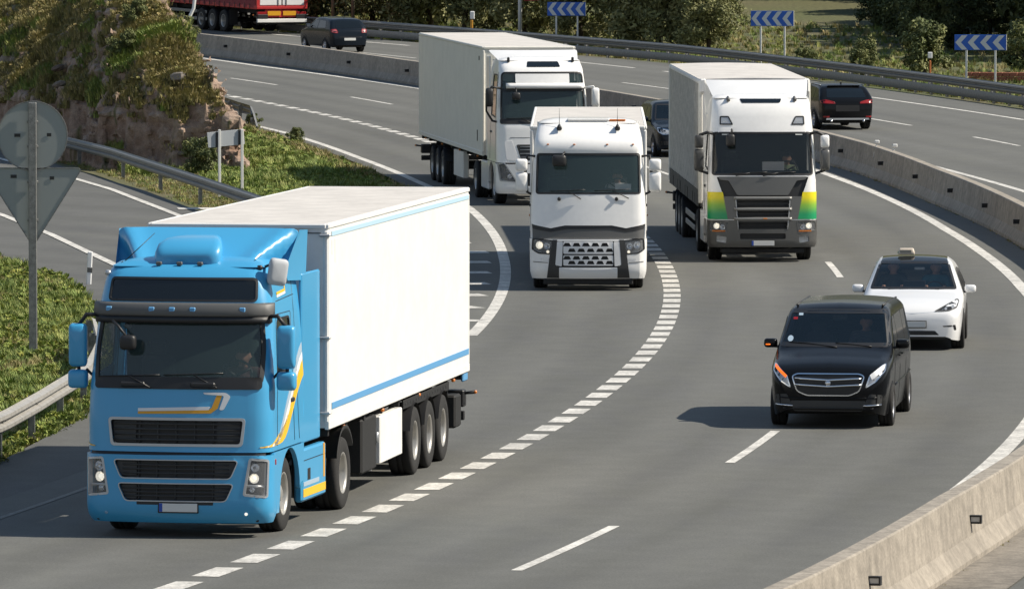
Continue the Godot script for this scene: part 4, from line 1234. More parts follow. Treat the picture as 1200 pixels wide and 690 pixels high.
	obj("mirror_arm", tubed([Vector3(-0.74, 3.12, -0.2), Vector3(-0.74, 2.95, -0.1)], 0.02, 6), M.black, t)
	wiper(t, mp, Vector2(-0.3, 2.18), Vector2(-0.6, 2.32), 0.8)
	wiper(t, mp, Vector2(0.6, 2.18), Vector2(0.3, 2.32), 0.8)
	plate(t, Vector3(0.0, 0.42, 0.03))
	tractor_gear(t, -5.0)
	trailer_box(t, -3.3, -18.4, 1.2, 4.12, M.box_cream, M.roof_white)
	trailer_gear(t, [-12.6, -13.9, -15.2], -3.3, -18.4, 1.2)
	for s in [-1.0, 1.0]:
		obj("pallet_box", box(Vector3(s * 1.12, 0.74, -9.2), Vector3(0.16, 0.72, 2.2), 0.015), M.box_cream, t)
		obj("door_catch", box(Vector3(s * 1.26, 1.7, -4.4), Vector3(0.02, 0.3, 0.05), 0.006), M.plastic, t)
		obj("door_catch", box(Vector3(s * 1.26, 3.8, -4.0), Vector3(0.02, 0.12, 0.05), 0.006), M.plastic, t)
	return t

func red_truck():
	var t := thing("articulated_truck", "red curtain-sided trailer with white rear doors, driving away behind the median barrier", "truck")
	place(t, -10.45, 337.4, -25.5, true)
	t.position += t.basis * Vector3(0, 0, 16.0)
	# here the rear stands at z = -16
	var z0 := -2.6
	var z1 := -16.0
	var zc := (z0 + z1) * 0.5
	obj("trailer_deck", box(Vector3(0, 1.22, zc), Vector3(2.5, 0.18, z0 - z1), 0.02), M.red, t)
	for s in [-1.0, 1.0]:
		var st := S()
		var mpc := func(p: Vector2, h: float) -> Vector3:
			return Vector3(s * (1.25 + 0.014 * sin(p.x * 8.0) + h), p.y, p.x)
		patch(st, poly([[z1 + 0.1, 1.2], [z0 - 0.1, 1.2], [z0 - 0.1, 3.95], [z1 + 0.1, 3.95]]), [], mpc, 0.0, 0.0, 0.14)
		obj("side_curtain", st, M.curtain_red, t)
		for k in 22: obj("curtain_strap", box(Vector3(s * 1.275, 1.26, z0 - 0.5 - k * 0.58), Vector3(0.012, 0.22, 0.04), 0.003), M.black, t)
		obj("side_guard", box(Vector3(s * 1.2, 0.82, -8.0), Vector3(0.04, 0.14, 4.4), 0.01), M.galv, t)
		obj("side_guard", box(Vector3(s * 1.2, 0.5, -8.0), Vector3(0.04, 0.14, 4.4), 0.01), M.galv, t)
	obj("roof_panel", box(Vector3(0, 3.97, zc), Vector3(2.55, 0.1, z0 - z1), 0.03), M.roof_white, t)
	obj("front_wall", box(Vector3(0, 2.6, z0), Vector3(2.5, 2.7, 0.06)), M.red, t)
	for s in [-1.0, 1.0]:
		obj("rear_door", box(Vector3(s * 0.56, 2.6, z1 - 0.02), Vector3(1.06, 2.56, 0.05), 0.01), M.box_white, t)
		obj("locking_rod", tubed([Vector3(s * 0.2, 1.3, z1 - 0.06), Vector3(s * 0.2, 3.9, z1 - 0.06)], 0.02, 6), M.galv, t)
		obj("door_frame", box(Vector3(s * 1.18, 2.6, z1 - 0.01), Vector3(0.16, 2.72, 0.08), 0.015), M.red, t)
		obj("tail_light", box(Vector3(s * 0.98, 0.9, z1 + 0.02), Vector3(0.44, 0.24, 0.12), 0.02), M.tail, t)
		obj("reflector_plate", box(Vector3(s * 0.38, 0.95, z1 - 0.02), Vector3(0.64, 0.2, 0.02), 0.004), M.stripe_orange, t)
	obj("door_frame", box(Vector3(0, 3.93, z1 - 0.012), Vector3(2.2, 0.1, 0.075), 0.015), M.red, t)
	obj("sill", box(Vector3(0, 1.22, z1 - 0.012), Vector3(2.5, 0.14, 0.1), 0.015), M.red, t)
	obj("rear_panel", box(Vector3(0, 0.94, z1 + 0.04), Vector3(1.6, 0.34, 0.06), 0.01), M.red, t)
	obj("bumper_beam", box(Vector3(0, 0.62, z1 - 0.03), Vector3(2.45, 0.17, 0.1), 0.02), M.box_white, t)
	trailer_gear(t, [-9.6, -10.9, -12.2], z0, z1, 1.2)
	obj("equipment_box", box(Vector3(-1.0, 0.7, -14.2), Vector3(0.4, 0.5, 0.6), 0.03), M.chassis, t)
	# tractor, out of sight behind the hill
	obj("cab", box(Vector3(0, 2.2, -1.1), Vector3(2.45, 2.9, 2.0), 0.2), M.red, t)
	tractor_gear(t, -4.0)
	return t

# ---------- cars ----------
class Car:
	var L := 4.7
	var tz: Array      # [distance behind the front, height of the centre line]
	var hz: Array      # [distance, half width]
	var bz: Array      # [distance, belt height]
	var lz: Array      # [distance, lower edge]
	var tumble := 0.32
	var rtop := 0.16
	var crown := 0.05
	func look(t: Array, d: float) -> float:
		if d <= t[0][0]: return t[0][1]
		for i in range(1, t.size()):
			if d <= t[i][0]:
				return lerp(float(t[i - 1][1]), float(t[i][1]), (d - t[i - 1][0]) / (t[i][0] - t[i - 1][0]))
		return t[t.size() - 1][1]
	func half(d: float, y: float) -> float:
		var top := look(tz, d)
		var lo := look(lz, d)
		if y > top + 0.001 or y < lo - 0.001: return -1.0
		var w := look(hz, d)
		var belt: float = min(look(bz, d), top)
		if y > belt: w -= (y - belt) * tumble
		else: w -= 0.05 * pow(clamp((belt - y) / max(belt - lo, 0.1), 0.0, 1.0), 2.5)
		var r: float = min(rtop, (top - lo) * 0.4)
		var q := (top - y) / r
		if q < 1.0: w -= r * (1.0 - sqrt(max(1.0 - (1.0 - q) * (1.0 - q), 0.0)))
		return w
	func ring(d: float, nside: int, ntop: int) -> PackedVector3Array:   # half ring from the sill over the shoulder to the centre
		var o := PackedVector3Array()
		var top := look(tz, d)
		var lo := look(lz, d)
		var r: float = min(rtop, (top - lo) * 0.4)
		for i in nside + 1:
			var f := float(i) / nside
			var y: float
			if f < 0.6: y = lerp(lo, top - r, f / 0.6)
			else: y = top - r + r * sin((f - 0.6) / 0.4 * PI * 0.5)
			o.append(Vector3(half(d, y), y, -d))
		var w: float = max(half(d, top), 0.02)
		for i in range(1, ntop + 1):
			var x := w * (1.0 - float(i) / ntop)
			o.append(Vector3(x, top + crown * w * (1.0 - (x / w) * (x / w)), -d))
		return o
	func front_at(p: Vector2, off: float) -> Vector3:
		return Vector3(p.x, p.y, -hit(p, 0.0, L * 0.5) + off)
	func back_at(p: Vector2, off: float) -> Vector3:
		return Vector3(p.x, p.y, -hit(p, L, L * 0.5) - off)
	func hit(p: Vector2, a: float, b: float) -> float:
		var n := 46
		var last := a
		for i in n + 1:
			var f := float(i) / n
			var d: float = lerp(a, b, f * f)
			if inside(p, d):
				var lo := last
				var hi := d
				for k in 12:
					var m := (lo + hi) * 0.5
					if inside(p, m): hi = m
					else: lo = m
				return hi
			last = d
		return b
	func inside(p: Vector2, d: float) -> bool:
		var top := look(tz, d)
		if p.y > top:
			var w: float = max(half(d, top), 0.02)
			if abs(p.x) > w: return false
			return p.y < top + crown * w * (1.0 - (p.x / w) * (p.x / w))
		return abs(p.x) <= half(d, p.y)
	func side_at(s: float, p: Vector2, off: float) -> Vector3:   # p = (distance behind the front, y)
		return Vector3(s * (max(half(p.x, p.y), 0.0) + off), p.y, -p.x)

func car_body(t: Node, c: Car, m: Material, stations: Array, glass_front: PackedVector2Array, fz: Array, glass_back := PackedVector2Array(), bzr := [], roof := []):
	var st := S()
	var rf := S()
	var prev := PackedVector3Array()
	for i in stations.size():
		var r := c.ring(stations[i], 18, 8)
		if i > 0:
			for s in [-1.0, 1.0]:
				for k in r.size() - 1:
					var q := [prev[k], prev[k + 1], r[k + 1], r[k]]
					var mid: Vector3 = (q[0] + q[1] + q[2] + q[3]) * 0.25
					if glass_front.size() > 0 and -mid.z > fz[0] and -mid.z < fz[1] and mid.y > fz[2] and Geometry2D.is_point_in_polygon(Vector2(s * mid.x, mid.y), glass_front): continue
					if glass_back.size() > 0 and -mid.z > bzr[0] and mid.y > bzr[1] and Geometry2D.is_point_in_polygon(Vector2(s * mid.x, mid.y), glass_back): continue
					for j in 4: q[j] = Vector3(s * q[j].x, q[j].y, q[j].z)
					var to := st
					if roof.size() > 0 and k >= 16 and -mid.z > roof[0] and -mid.z < roof[1]: to = rf
					if s > 0: quad(to, q[0], q[3], q[2], q[1])
					else: quad(to, q[0], q[1], q[2], q[3])
		else:
			cap(st, r, 1.0)
		prev = r
	cap(st, prev, -1.0)
	obj("body", st, m, t)
	if roof.size() > 0: obj("glass_roof", rf, M.darkglass, t)
func cap(st: SurfaceTool, r: PackedVector3Array, dirn: float):
	for k in r.size() - 1:
		var a := r[k]
		var b := r[k + 1]
		var al := Vector3(-a.x, a.y, a.z)
		var bl := Vector3(-b.x, b.y, b.z)
		if dirn > 0: quad(st, al, a, b, bl)
		else: quad(st, a, al, bl, b)
func side_glass(t: Node, c: Car, polys: Array, m: Material):
	for s in [-1.0, 1.0]:
		for p in polys:
			var mp := func(v: Vector2, h: float) -> Vector3: return c.side_at(s, v, h)
			pat("side_window", t, m, p, mp, 0.006, 0.006)
func car_wheels(t: Node, c: Car, zf: float, zr: float, R: float, w: float, inset_ := 0.0):
	for s in [-1.0, 1.0]:
		for d in [zf, zr]:
			var mp := func(v: Vector2, h: float) -> Vector3: return c.side_at(s, v, h)
			var arch := PackedVector2Array()
			for k in 17:
				var a := PI * k / 16.0
				arch.append(Vector2(d + cos(a) * (R + 0.05), R + sin(a) * (R + 0.05)))
			var lo: float = max(c.look(c.lz, d) + 0.005, 0.2)
			arch.append(Vector2(d - R - 0.05, lo))
			arch.append(Vector2(d + R + 0.05, lo))
			pat("wheel_well", t, M.black, ccw(arch), mp, 0.004, 0.004)
			wheel(t, Vector3(s * (c.look(c.hz, d) - w * 0.42 - inset_), R, -d), R, w, "car")
	obj("underbody", box(Vector3(0, 0.3, -c.L * 0.5), Vector3(c.look(c.hz, c.L * 0.5) * 1.6, 0.16, c.L - 0.5), 0.04), M.chassis, t)
func car_seats(t: Node, rows: Array, y: float):   # rows: [distance, how many]
	for r in rows:
		for k in r[1]:
			var x: float = lerp(-0.4, 0.4, k / float(r[1] - 1))
			var g := grp("seat", t)
			g.position = Vector3(x, y, -r[0])
			obj("cushion", box(Vector3(0, 0.1, 0), Vector3(0.46, 0.18, 0.5), 0.06), M.seat, g)
			obj("backrest", box(Vector3(0, 0.45, -0.28), Vector3(0.44, 0.6, 0.14), 0.05), M.seat, g)
			obj("headrest", box(Vector3(0, 0.84, -0.3), Vector3(0.24, 0.16, 0.09), 0.04), M.seat, g)
func car_dash(t: Node, y: float, d: float, hw: float):
	obj("dashboard", box(Vector3(0, y - 0.2, -d), Vector3(hw * 2, 0.4, 0.55), 0.1), M.interior, t)
	var st := S()
	var pts := []
	for k in 21:
		var a := TAU * k / 20
		pts.append(Vector3(0.38 + cos(a) * 0.18, y + 0.0 + sin(a) * 0.16, -d - 0.36 + -sin(a) * 0.07))
	tube(st, pts, 0.015, 6)
	tube(st, [Vector3(0.2, y, -d - 0.36), Vector3(0.56, y, -d - 0.36)], 0.018, 6)
	obj("steering_wheel", st, M.black, t)
func wing_mirror(t: Node, c: Car, s: float, d: float, y: float, m: Material):
	var w := c.half(d, y)
	var g := mirror_head(t, Vector3(s * (w + 0.14), y + 0.03, -d), Vector3(0.22, 0.15, 0.15), m, 0.0, "wing_mirror")
	obj("stalk", tubed([Vector3(-s * 0.18, -0.06, 0.02), Vector3(-s * 0.06, -0.05, 0.0)], 0.025, 6), M.black, g)
func lamp_patch(t: Node, called: String, mp: Callable, p: PackedVector2Array, inner: Material, rim: Material, bulbs: Array, off := 0.0):
	var g := grp(called, t)
	pat("housing", g, inner, p, mp, off + 0.004, 0.004, [], 0.08)
	pat("trim", g, rim, ccw(Geometry2D.offset_polygon(p, 0.008)[0]), mp, off + 0.010, 0.012, [inset(p, 0.01)], 0.08)
	for b in bulbs: pat("lamp", g, b[1], circle2(b[0], b[2], 14), mp, off + 0.009, 0.008, [], 0.05)
func stations(L: float, marks: Array) -> Array:
	var o := [0.0, 0.012, 0.03, 0.055, 0.09, 0.13, 0.18, 0.24, 0.31, 0.4]
	var d := 0.5
	while d < L - 0.45:
		o.append(d)
		d += 0.085
	for q in [0.4, 0.31, 0.24, 0.18, 0.13, 0.09, 0.055, 0.03, 0.012, 0.0]: o.append(L - q)
	return o

func black_van():
	var t := thing("van", "black passenger van with chrome-barred grille and an amber blinker lit", "van")
	place(t, 5.02, 117.9, 7.6)
	var c := Car.new()
	c.L = 5.0
	c.tz = [[0, 0.74], [0.03, 0.84], [0.08, 0.92], [0.2, 0.99], [0.45, 1.06], [0.8, 1.13], [1.02, 1.19], [1.1, 1.23], [1.85, 1.74], [1.98, 1.8], [2.2, 1.85], [2.8, 1.87], [4.4, 1.86], [4.75, 1.82], [4.92, 1.6], [5.0, 1.0]]
	c.hz = [[0, 0.70], [0.03, 0.78], [0.1, 0.86], [0.25, 0.915], [0.5, 0.945], [0.9, 0.96], [4.2, 0.96], [4.7, 0.94], [4.95, 0.88], [5.0, 0.82]]
	c.bz = [[0, 0.7], [0.3, 0.92], [1.0, 1.05], [4.9, 1.12]]
	c.lz = [[0, 0.3], [0.06, 0.24], [0.3, 0.2], [4.7, 0.24], [5.0, 0.4]]
	c.tumble = 0.2
	c.rtop = 0.15
	var ws := rounded(poly([[-0.89, 1.26], [0.89, 1.26], [0.78, 1.78], [-0.78, 1.78]]), 0.06)
	car_body(t, c, M.carblack, stations(5.0, []), ws, [1.0, 2.1, 1.2])
	var fm := c.front_at
	pat("windscreen", t, M.carscreen, ws, fm, 0.004, 0.0, [], 0.07)
	pat("windscreen_surround", t, M.black, ccw(Geometry2D.offset_polygon(ws, 0.02)[0]), fm, 0.007, 0.004, [inset(ws, 0.045)], 0.07)
	for q in [[M.tail, -0.68, 1.66], [M.stripe_grey, -0.6, 1.72]]: pat("screen_sticker", t, q[0], rrect(q[1] - 0.035, q[2] - 0.018, q[1] + 0.035, q[2] + 0.018, 0.006), fm, 0.009, 0.001)
	pat("screen_sticker", t, M.stripe_grey, circle2(Vector2(-0.72, 1.36), 0.045), fm, 0.009, 0.001)
	var sg := [rounded(poly([[1.5, 1.16], [2.3, 1.17], [2.3, 1.68], [2.0, 1.68]]), 0.05), rounded(poly([[2.36, 1.17], [3.5, 1.18], [3.5, 1.7], [2.36, 1.68]]), 0.05), rounded(poly([[3.56, 1.18], [4.7, 1.2], [4.62, 1.68], [3.56, 1.7]]), 0.05)]
	side_glass(t, c, sg, M.darkglass)
	# grille: dark opening, chrome rim, two chrome bars
	var gr := rounded(poly([[-0.5, 0.60], [-0.34, 0.53], [0.34, 0.53], [0.5, 0.60], [0.58, 0.84], [0.5, 0.88], [-0.5, 0.88], [-0.58, 0.84]]), 0.05)
	pat("grille", t, M.black, gr, fm, 0.003, 0.0, [], 0.06)
	pat("grille_rim", t, M.chrome, ccw(Geometry2D.offset_polygon(gr, 0.006)[0]), fm, 0.016, 0.016, [inset(gr, 0.012)], 0.06)
	for y in [0.69, 0.79]: bars("grille_bar", t, M.chrome, fm, [[Vector2(-0.53, y + 0.015), Vector2(0.0, y - 0.015), Vector2(0.53, y + 0.015)]], 0.017, 0.02)
	obj("badge", tubed([fm.call(Vector2(0, 0.73), 0.02), fm.call(Vector2(0, 0.73), 0.03)], 0.045, 18), M.chrome, t)
	for s in [-1.0, 1.0]:
		var hp := ccw(rounded(poly([[s * 0.60, 0.66], [s * 0.66, 0.84], [s * 0.84, 1.0], [s * 0.885, 1.02], [s * 0.89, 0.92], [s * 0.76, 0.76]]), 0.02))
		lamp_patch(t, "headlight", fm, hp, M.silver, M.chrome, [[Vector2(s * 0.70, 0.78), M.lens, 0.045], [Vector2(s * 0.79, 0.87), M.lens, 0.045]])
		if s < 0: pat("indicator", t, M.lamp_amber, ccw(rounded(poly([[-0.66, 0.85], [-0.84, 1.0], [-0.88, 1.015], [-0.87, 0.97], [-0.68, 0.81]]), 0.015)), fm, 0.016, 0.004, [], 0.06)
		else: pat("daylight_strip", t, M.stripe_white, ccw(rounded(poly([[0.66, 0.86], [0.84, 1.0], [0.88, 1.015], [0.875, 0.94], [0.70, 0.78]]), 0.015)), fm, 0.014, 0.004, [], 0.06)
		pat("air_intake", t, M.plastic, ccw(rounded(poly([[s * 0.56, 0.36], [s * 0.84, 0.38], [s * 0.86, 0.54], [s * 0.66, 0.56]]), 0.03)), fm, 0.004, 0.0, [], 0.06)
		bars("bumper_trim", t, M.chrome, fm, [[Vector2(s * 0.56, 0.37), Vector2(s * 0.84, 0.385)]], 0.014, 0.01)
		wing_mirror(t, c, s, 1.5, 1.24, M.carblack)
		var mp := func(v: Vector2, h: float) -> Vector3: return c.side_at(s, v, h)
		bars("door_handle", t, M.carblack, mp, [[Vector2(2.0, 1.06), Vector2(2.2, 1.06)], [Vector2(2.5, 1.06), Vector2(2.7, 1.06)]], 0.016, 0.015)
		bars("panel_seam", t, M.black, mp, [[Vector2(1.3, 0.35), Vector2(1.35, 1.1)], [Vector2(2.33, 0.3), Vector2(2.33, 1.7)], [Vector2(3.53, 0.3), Vector2(3.53, 1.7)]], 0.005, 0.0, 5)
		bars("side_rail_trim", t, M.carblack, mp, [[Vector2(1.2, 0.62), Vector2(4.6, 0.66)]], 0.012, 0.004)
		obj("roof_rail", tubed([c.side_at(s, Vector2(2.1, 1.8), 0.0) + Vector3(-s * 0.06, 0.05, 0), c.side_at(s, Vector2(4.5, 1.8), 0.0) + Vector3(-s * 0.06, 0.05, 0)], 0.018, 6), M.black, t)
	obj("mirror_blinker", box(Vector3(-1.1, 1.25, -1.425), Vector3(0.08, 0.022, 0.02), 0.01), M.lamp_amber, t)
	pat("lower_grille", t, M.plastic, rounded(poly([[-0.54, 0.28], [0.54, 0.28], [0.6, 0.45], [-0.6, 0.45]]), 0.03), fm, 0.004, 0.0, [], 0.07)
	bars("bumper_crease", t, M.carblack, fm, [[Vector2(-0.78, 0.5), Vector2(-0.5, 0.485), Vector2(0.5, 0.485), Vector2(0.78, 0.5)]], 0.012, 0.004)
	bars("bumper_lip", t, M.black, fm, [[Vector2(-0.72, 0.33), Vector2(0.72, 0.33)]], 0.014, 0.0)
	bars("wiper", t, M.black, fm, [[Vector2(0.05, 1.24), Vector2(-0.4, 1.29), Vector2(-0.72, 1.31)], [Vector2(0.6, 1.25), Vector2(0.3, 1.28), Vector2(0.02, 1.3)]], 0.01, 0.02)
	obj("screen_mirror", box(Vector3(0.02, 1.66, -1.95), Vector3(0.24, 0.09, 0.05), 0.02), M.interior, t)
	car_dash(t, 1.2, 1.45, 0.8)
	car_seats(t, [[2.5, 2], [3.5, 3]], 0.62)
	obj("cabin_floor", box(Vector3(0, 0.5, -3.0), Vector3(1.7, 0.06, 3.4)), M.interior, t)
	car_wheels(t, c, 0.92, 4.12, 0.335, 0.24)
	return t

func white_taxi():
	var t := thing("taxi", "white taxi with dark glass roof and a small roof sign, behind the black van", "car")
	place(t, 7.42, 137.7, 4.2)
	var c := Car.new()
	c.L = 4.75
	c.tz = [[0, 0.56], [0.03, 0.66], [0.08, 0.72], [0.2, 0.80], [0.5, 0.90], [0.9, 0.98], [1.15, 1.03], [1.22, 1.06], [1.85, 1.44], [2.05, 1.53], [2.35, 1.6], [2.8, 1.62], [3.4, 1.56], [4.1, 1.36], [4.55, 1.14], [4.7, 1.0], [4.75, 0.8]]
	c.hz = [[0, 0.66], [0.03, 0.75], [0.1, 0.83], [0.25, 0.89], [0.5, 0.925], [1.0, 0.945], [3.8, 0.955], [4.4, 0.9], [4.7, 0.8], [4.75, 0.7]]
	c.bz = [[0, 0.6], [0.3, 0.78], [0.9, 0.88], [1.4, 0.94], [4.7, 1.02]]
	c.lz = [[0, 0.26], [0.06, 0.2], [0.3, 0.17], [4.5, 0.2], [4.75, 0.35]]
	c.tumble = 0.42
	c.rtop = 0.13
	var ws := rounded(poly([[-0.8, 1.085], [0.8, 1.085], [0.64, 1.545], [-0.64, 1.545]]), 0.04)
	car_body(t, c, M.carwhite, stations(4.75, []), ws, [1.1, 2.4, 1.02], PackedVector2Array(), [], [1.9, 4.3])
	var fm := c.front_at
	pat("windscreen", t, M.carscreen, ws, fm, 0.004, 0.0, [], 0.07)
	pat("windscreen_surround", t, M.black, ccw(Geometry2D.offset_polygon(ws, 0.012)[0]), fm, 0.007, 0.004, [inset(ws, 0.03)], 0.07)
	var sg := [rounded(poly([[1.62, 1.0], [2.75, 1.02], [2.75, 1.42], [2.2, 1.4]]), 0.05), rounded(poly([[2.8, 1.02], [3.9, 1.06], [3.6, 1.36], [2.8, 1.42]]), 0.05)]
	side_glass(t, c, sg, M.darkglass)
	var rs := S()
	var rg := grp("roof_sign", t)
	rg.position = Vector3(-0.16, 1.66, -2.5)
	var rr := []
	for q in [[0.0, 0.155, 0.09], [0.04, 0.155, 0.09], [0.105, 0.135, 0.07], [0.118, 0.12, 0.055]]:
		var ring := PackedVector3Array()
		for v in rrect(-q[1], -q[2], q[1], q[2], 0.03): ring.append(Vector3(v.x, q[0], -v.y))
		rr.append(ring)
	rings(rs, rr)
	obj("sign_body", rs, mat(lin(0.52, 0.45, 0.37), 0.5), rg)
	obj("sign_face", box(Vector3(-0.01, 0.058, 0.085), Vector3(0.22, 0.065, 0.012), 0.004, Transform3D.IDENTITY), M.interior_pale, rg)
	obj("sign_lamp", box(Vector3(-0.15, 0.04, 0.03), Vector3(0.03, 0.05, 0.06), 0.01), mat(lin(0.03, 0.2, 0.06), 0.3), rg)
	for s in [-1.0, 1.0]:
		var hp := ccw(rounded(poly([[s * 0.42, 0.73], [s * 0.55, 0.80], [s * 0.82, 0.93], [s * 0.86, 0.90], [s * 0.82, 0.79], [s * 0.68, 0.74]]), 0.02))
		lamp_patch(t, "headlight", fm, hp, M.black, M.grey_plastic, [[Vector2(s * 0.62, 0.775), M.silver, 0.025], [Vector2(s * 0.75, 0.81), M.silver, 0.028]])
		pat("corner_slit", t, M.black, ccw(rounded(poly([[s * 0.56, 0.46], [s * 0.8, 0.48], [s * 0.82, 0.38], [s * 0.78, 0.38], [s * 0.76, 0.45], [s * 0.58, 0.44]]), 0.01)), fm, 0.004, 0.0, [], 0.06)
		wing_mirror(t, c, s, 1.72, 1.03, M.carwhite)
		var mp := func(v: Vector2, h: float) -> Vector3: return c.side_at(s, v, h)
		bars("panel_seam", t, M.black, mp, [[Vector2(1.5, 0.3), Vector2(1.5, 0.95)], [Vector2(2.78, 0.3), Vector2(2.78, 1.0)]], 0.004, 0.0, 5)
		pat("sill_trim", t, M.plastic, ccw(poly([[0.9, 0.19], [4.2, 0.21], [4.2, 0.29], [0.9, 0.27]])), mp, 0.006, 0.006)
	pat("lower_grille", t, M.black, rounded(poly([[-0.5, 0.29], [0.5, 0.29], [0.42, 0.37], [-0.42, 0.37]]), 0.02), fm, 0.004, 0.0, [], 0.06)
	pat("lower_lip", t, M.plastic, rrect(-0.6, 0.215, 0.6, 0.245, 0.01), fm, 0.008, 0.01, [], 0.08)
	plate(t, Vector3(0, 0.49, 0.022), 0.5, 0.11, false)
	bars("bonnet_seam", t, M.stripe_grey, fm, [[Vector2(-0.72, 0.86), Vector2(-0.5, 0.72), Vector2(0.0, 0.685), Vector2(0.5, 0.72), Vector2(0.72, 0.86)]], 0.003, 0.0, 5)
	obj("screen_mirror", box(Vector3(0.1, 1.42, -2.0), Vector3(0.2, 0.06, 0.04), 0.015), M.silver, t)
	obj("dashboard_screen", box(Vector3(0.0, 1.09, -1.75), Vector3(0.42, 0.24, 0.02), 0.006), M.interior, t)
	car_dash(t, 1.02, 1.5, 0.78)
	car_seats(t, [[2.35, 2], [3.25, 2]], 0.5)
	obj("cabin_floor", box(Vector3(0, 0.4, -2.7), Vector3(1.6, 0.06, 2.8)), M.interior, t)
	car_wheels(t, c, 0.85, 3.74, 0.35, 0.25)
	return t

func dark_saloon():
	var t := thing("car", "dark car half hidden between the two white trucks", "car")
	place(t, 5.35, 226.6, -8.6)
	var c := Car.new()
	c.L = 4.7
	c.tz = [[0, 0.62], [0.03, 0.74], [0.08, 0.82], [0.2, 0.90], [0.6, 0.97], [1.2, 1.04], [1.3, 1.07], [2.0, 1.5], [2.2, 1.6], [2.6, 1.64], [3.8, 1.6], [4.3, 1.45], [4.6, 1.1], [4.7, 0.85]]
	c.hz = [[0, 0.68], [0.03, 0.77], [0.1, 0.84], [0.25, 0.89], [0.6, 0.92], [3.9, 0.92], [4.5, 0.86], [4.7, 0.75]]
	c.bz = [[0, 0.65], [0.3, 0.82], [1.2, 0.94], [4.6, 1.02]]
	c.lz = [[0, 0.3], [0.06, 0.24], [0.3, 0.2], [4.4, 0.24], [4.7, 0.4]]
	c.tumble = 0.36
	c.rtop = 0.13
	var ws := rounded(poly([[-0.78, 1.1], [0.78, 1.1], [0.63, 1.55], [-0.63, 1.55]]), 0.04)
	car_body(t, c, M.carnavy, stations(4.7, []), ws, [1.2, 2.5, 1.04])
	var fm := c.front_at
	pat("windscreen", t, M.carscreen, ws, fm, 0.004, 0.0, [], 0.08)
	pat("windscreen_surround", t, M.black, ccw(Geometry2D.offset_polygon(ws, 0.012)[0]), fm, 0.007, 0.004, [inset(ws, 0.03)], 0.08)
	side_glass(t, c, [rounded(poly([[1.7, 1.02], [2.75, 1.04], [2.75, 1.46], [2.3, 1.45]]), 0.05), rounded(poly([[2.8, 1.04], [3.9, 1.06], [3.7, 1.42], [2.8, 1.46]]), 0.05)], M.darkglass)
	for s in [-1.0, 1.0]:
		lamp_patch(t, "headlight", fm, ccw(rounded(poly([[s * 0.5, 0.72], [s * 0.56, 0.84], [s * 0.86, 0.9], [s * 0.88, 0.78], [s * 0.76, 0.70]]), 0.03)), M.silver, M.chrome, [[Vector2(s * 0.62, 0.77), M.lens, 0.05], [Vector2(s * 0.76, 0.79), M.lens, 0.045]])
		wing_mirror(t, c, s, 1.8, 1.08, M.carnavy)
		pat("air_intake", t, M.black, ccw(rrect(s * 0.72 - 0.13, 0.38, s * 0.72 + 0.13, 0.5, 0.03)), fm, 0.004, 0.0, [], 0.07)
	pat("grille", t, M.black, rounded(poly([[-0.3, 0.5], [0.3, 0.5], [0.36, 0.74], [-0.36, 0.74]]), 0.04), fm, 0.004, 0.0, [], 0.07)
	plate(t, Vector3(0, 0.5, 0.022))
	car_dash(t, 1.04, 1.6, 0.75)
	car_seats(t, [[2.4, 2]], 0.5)
	car_wheels(t, c, 0.9, 3.6, 0.34, 0.24)
	return t

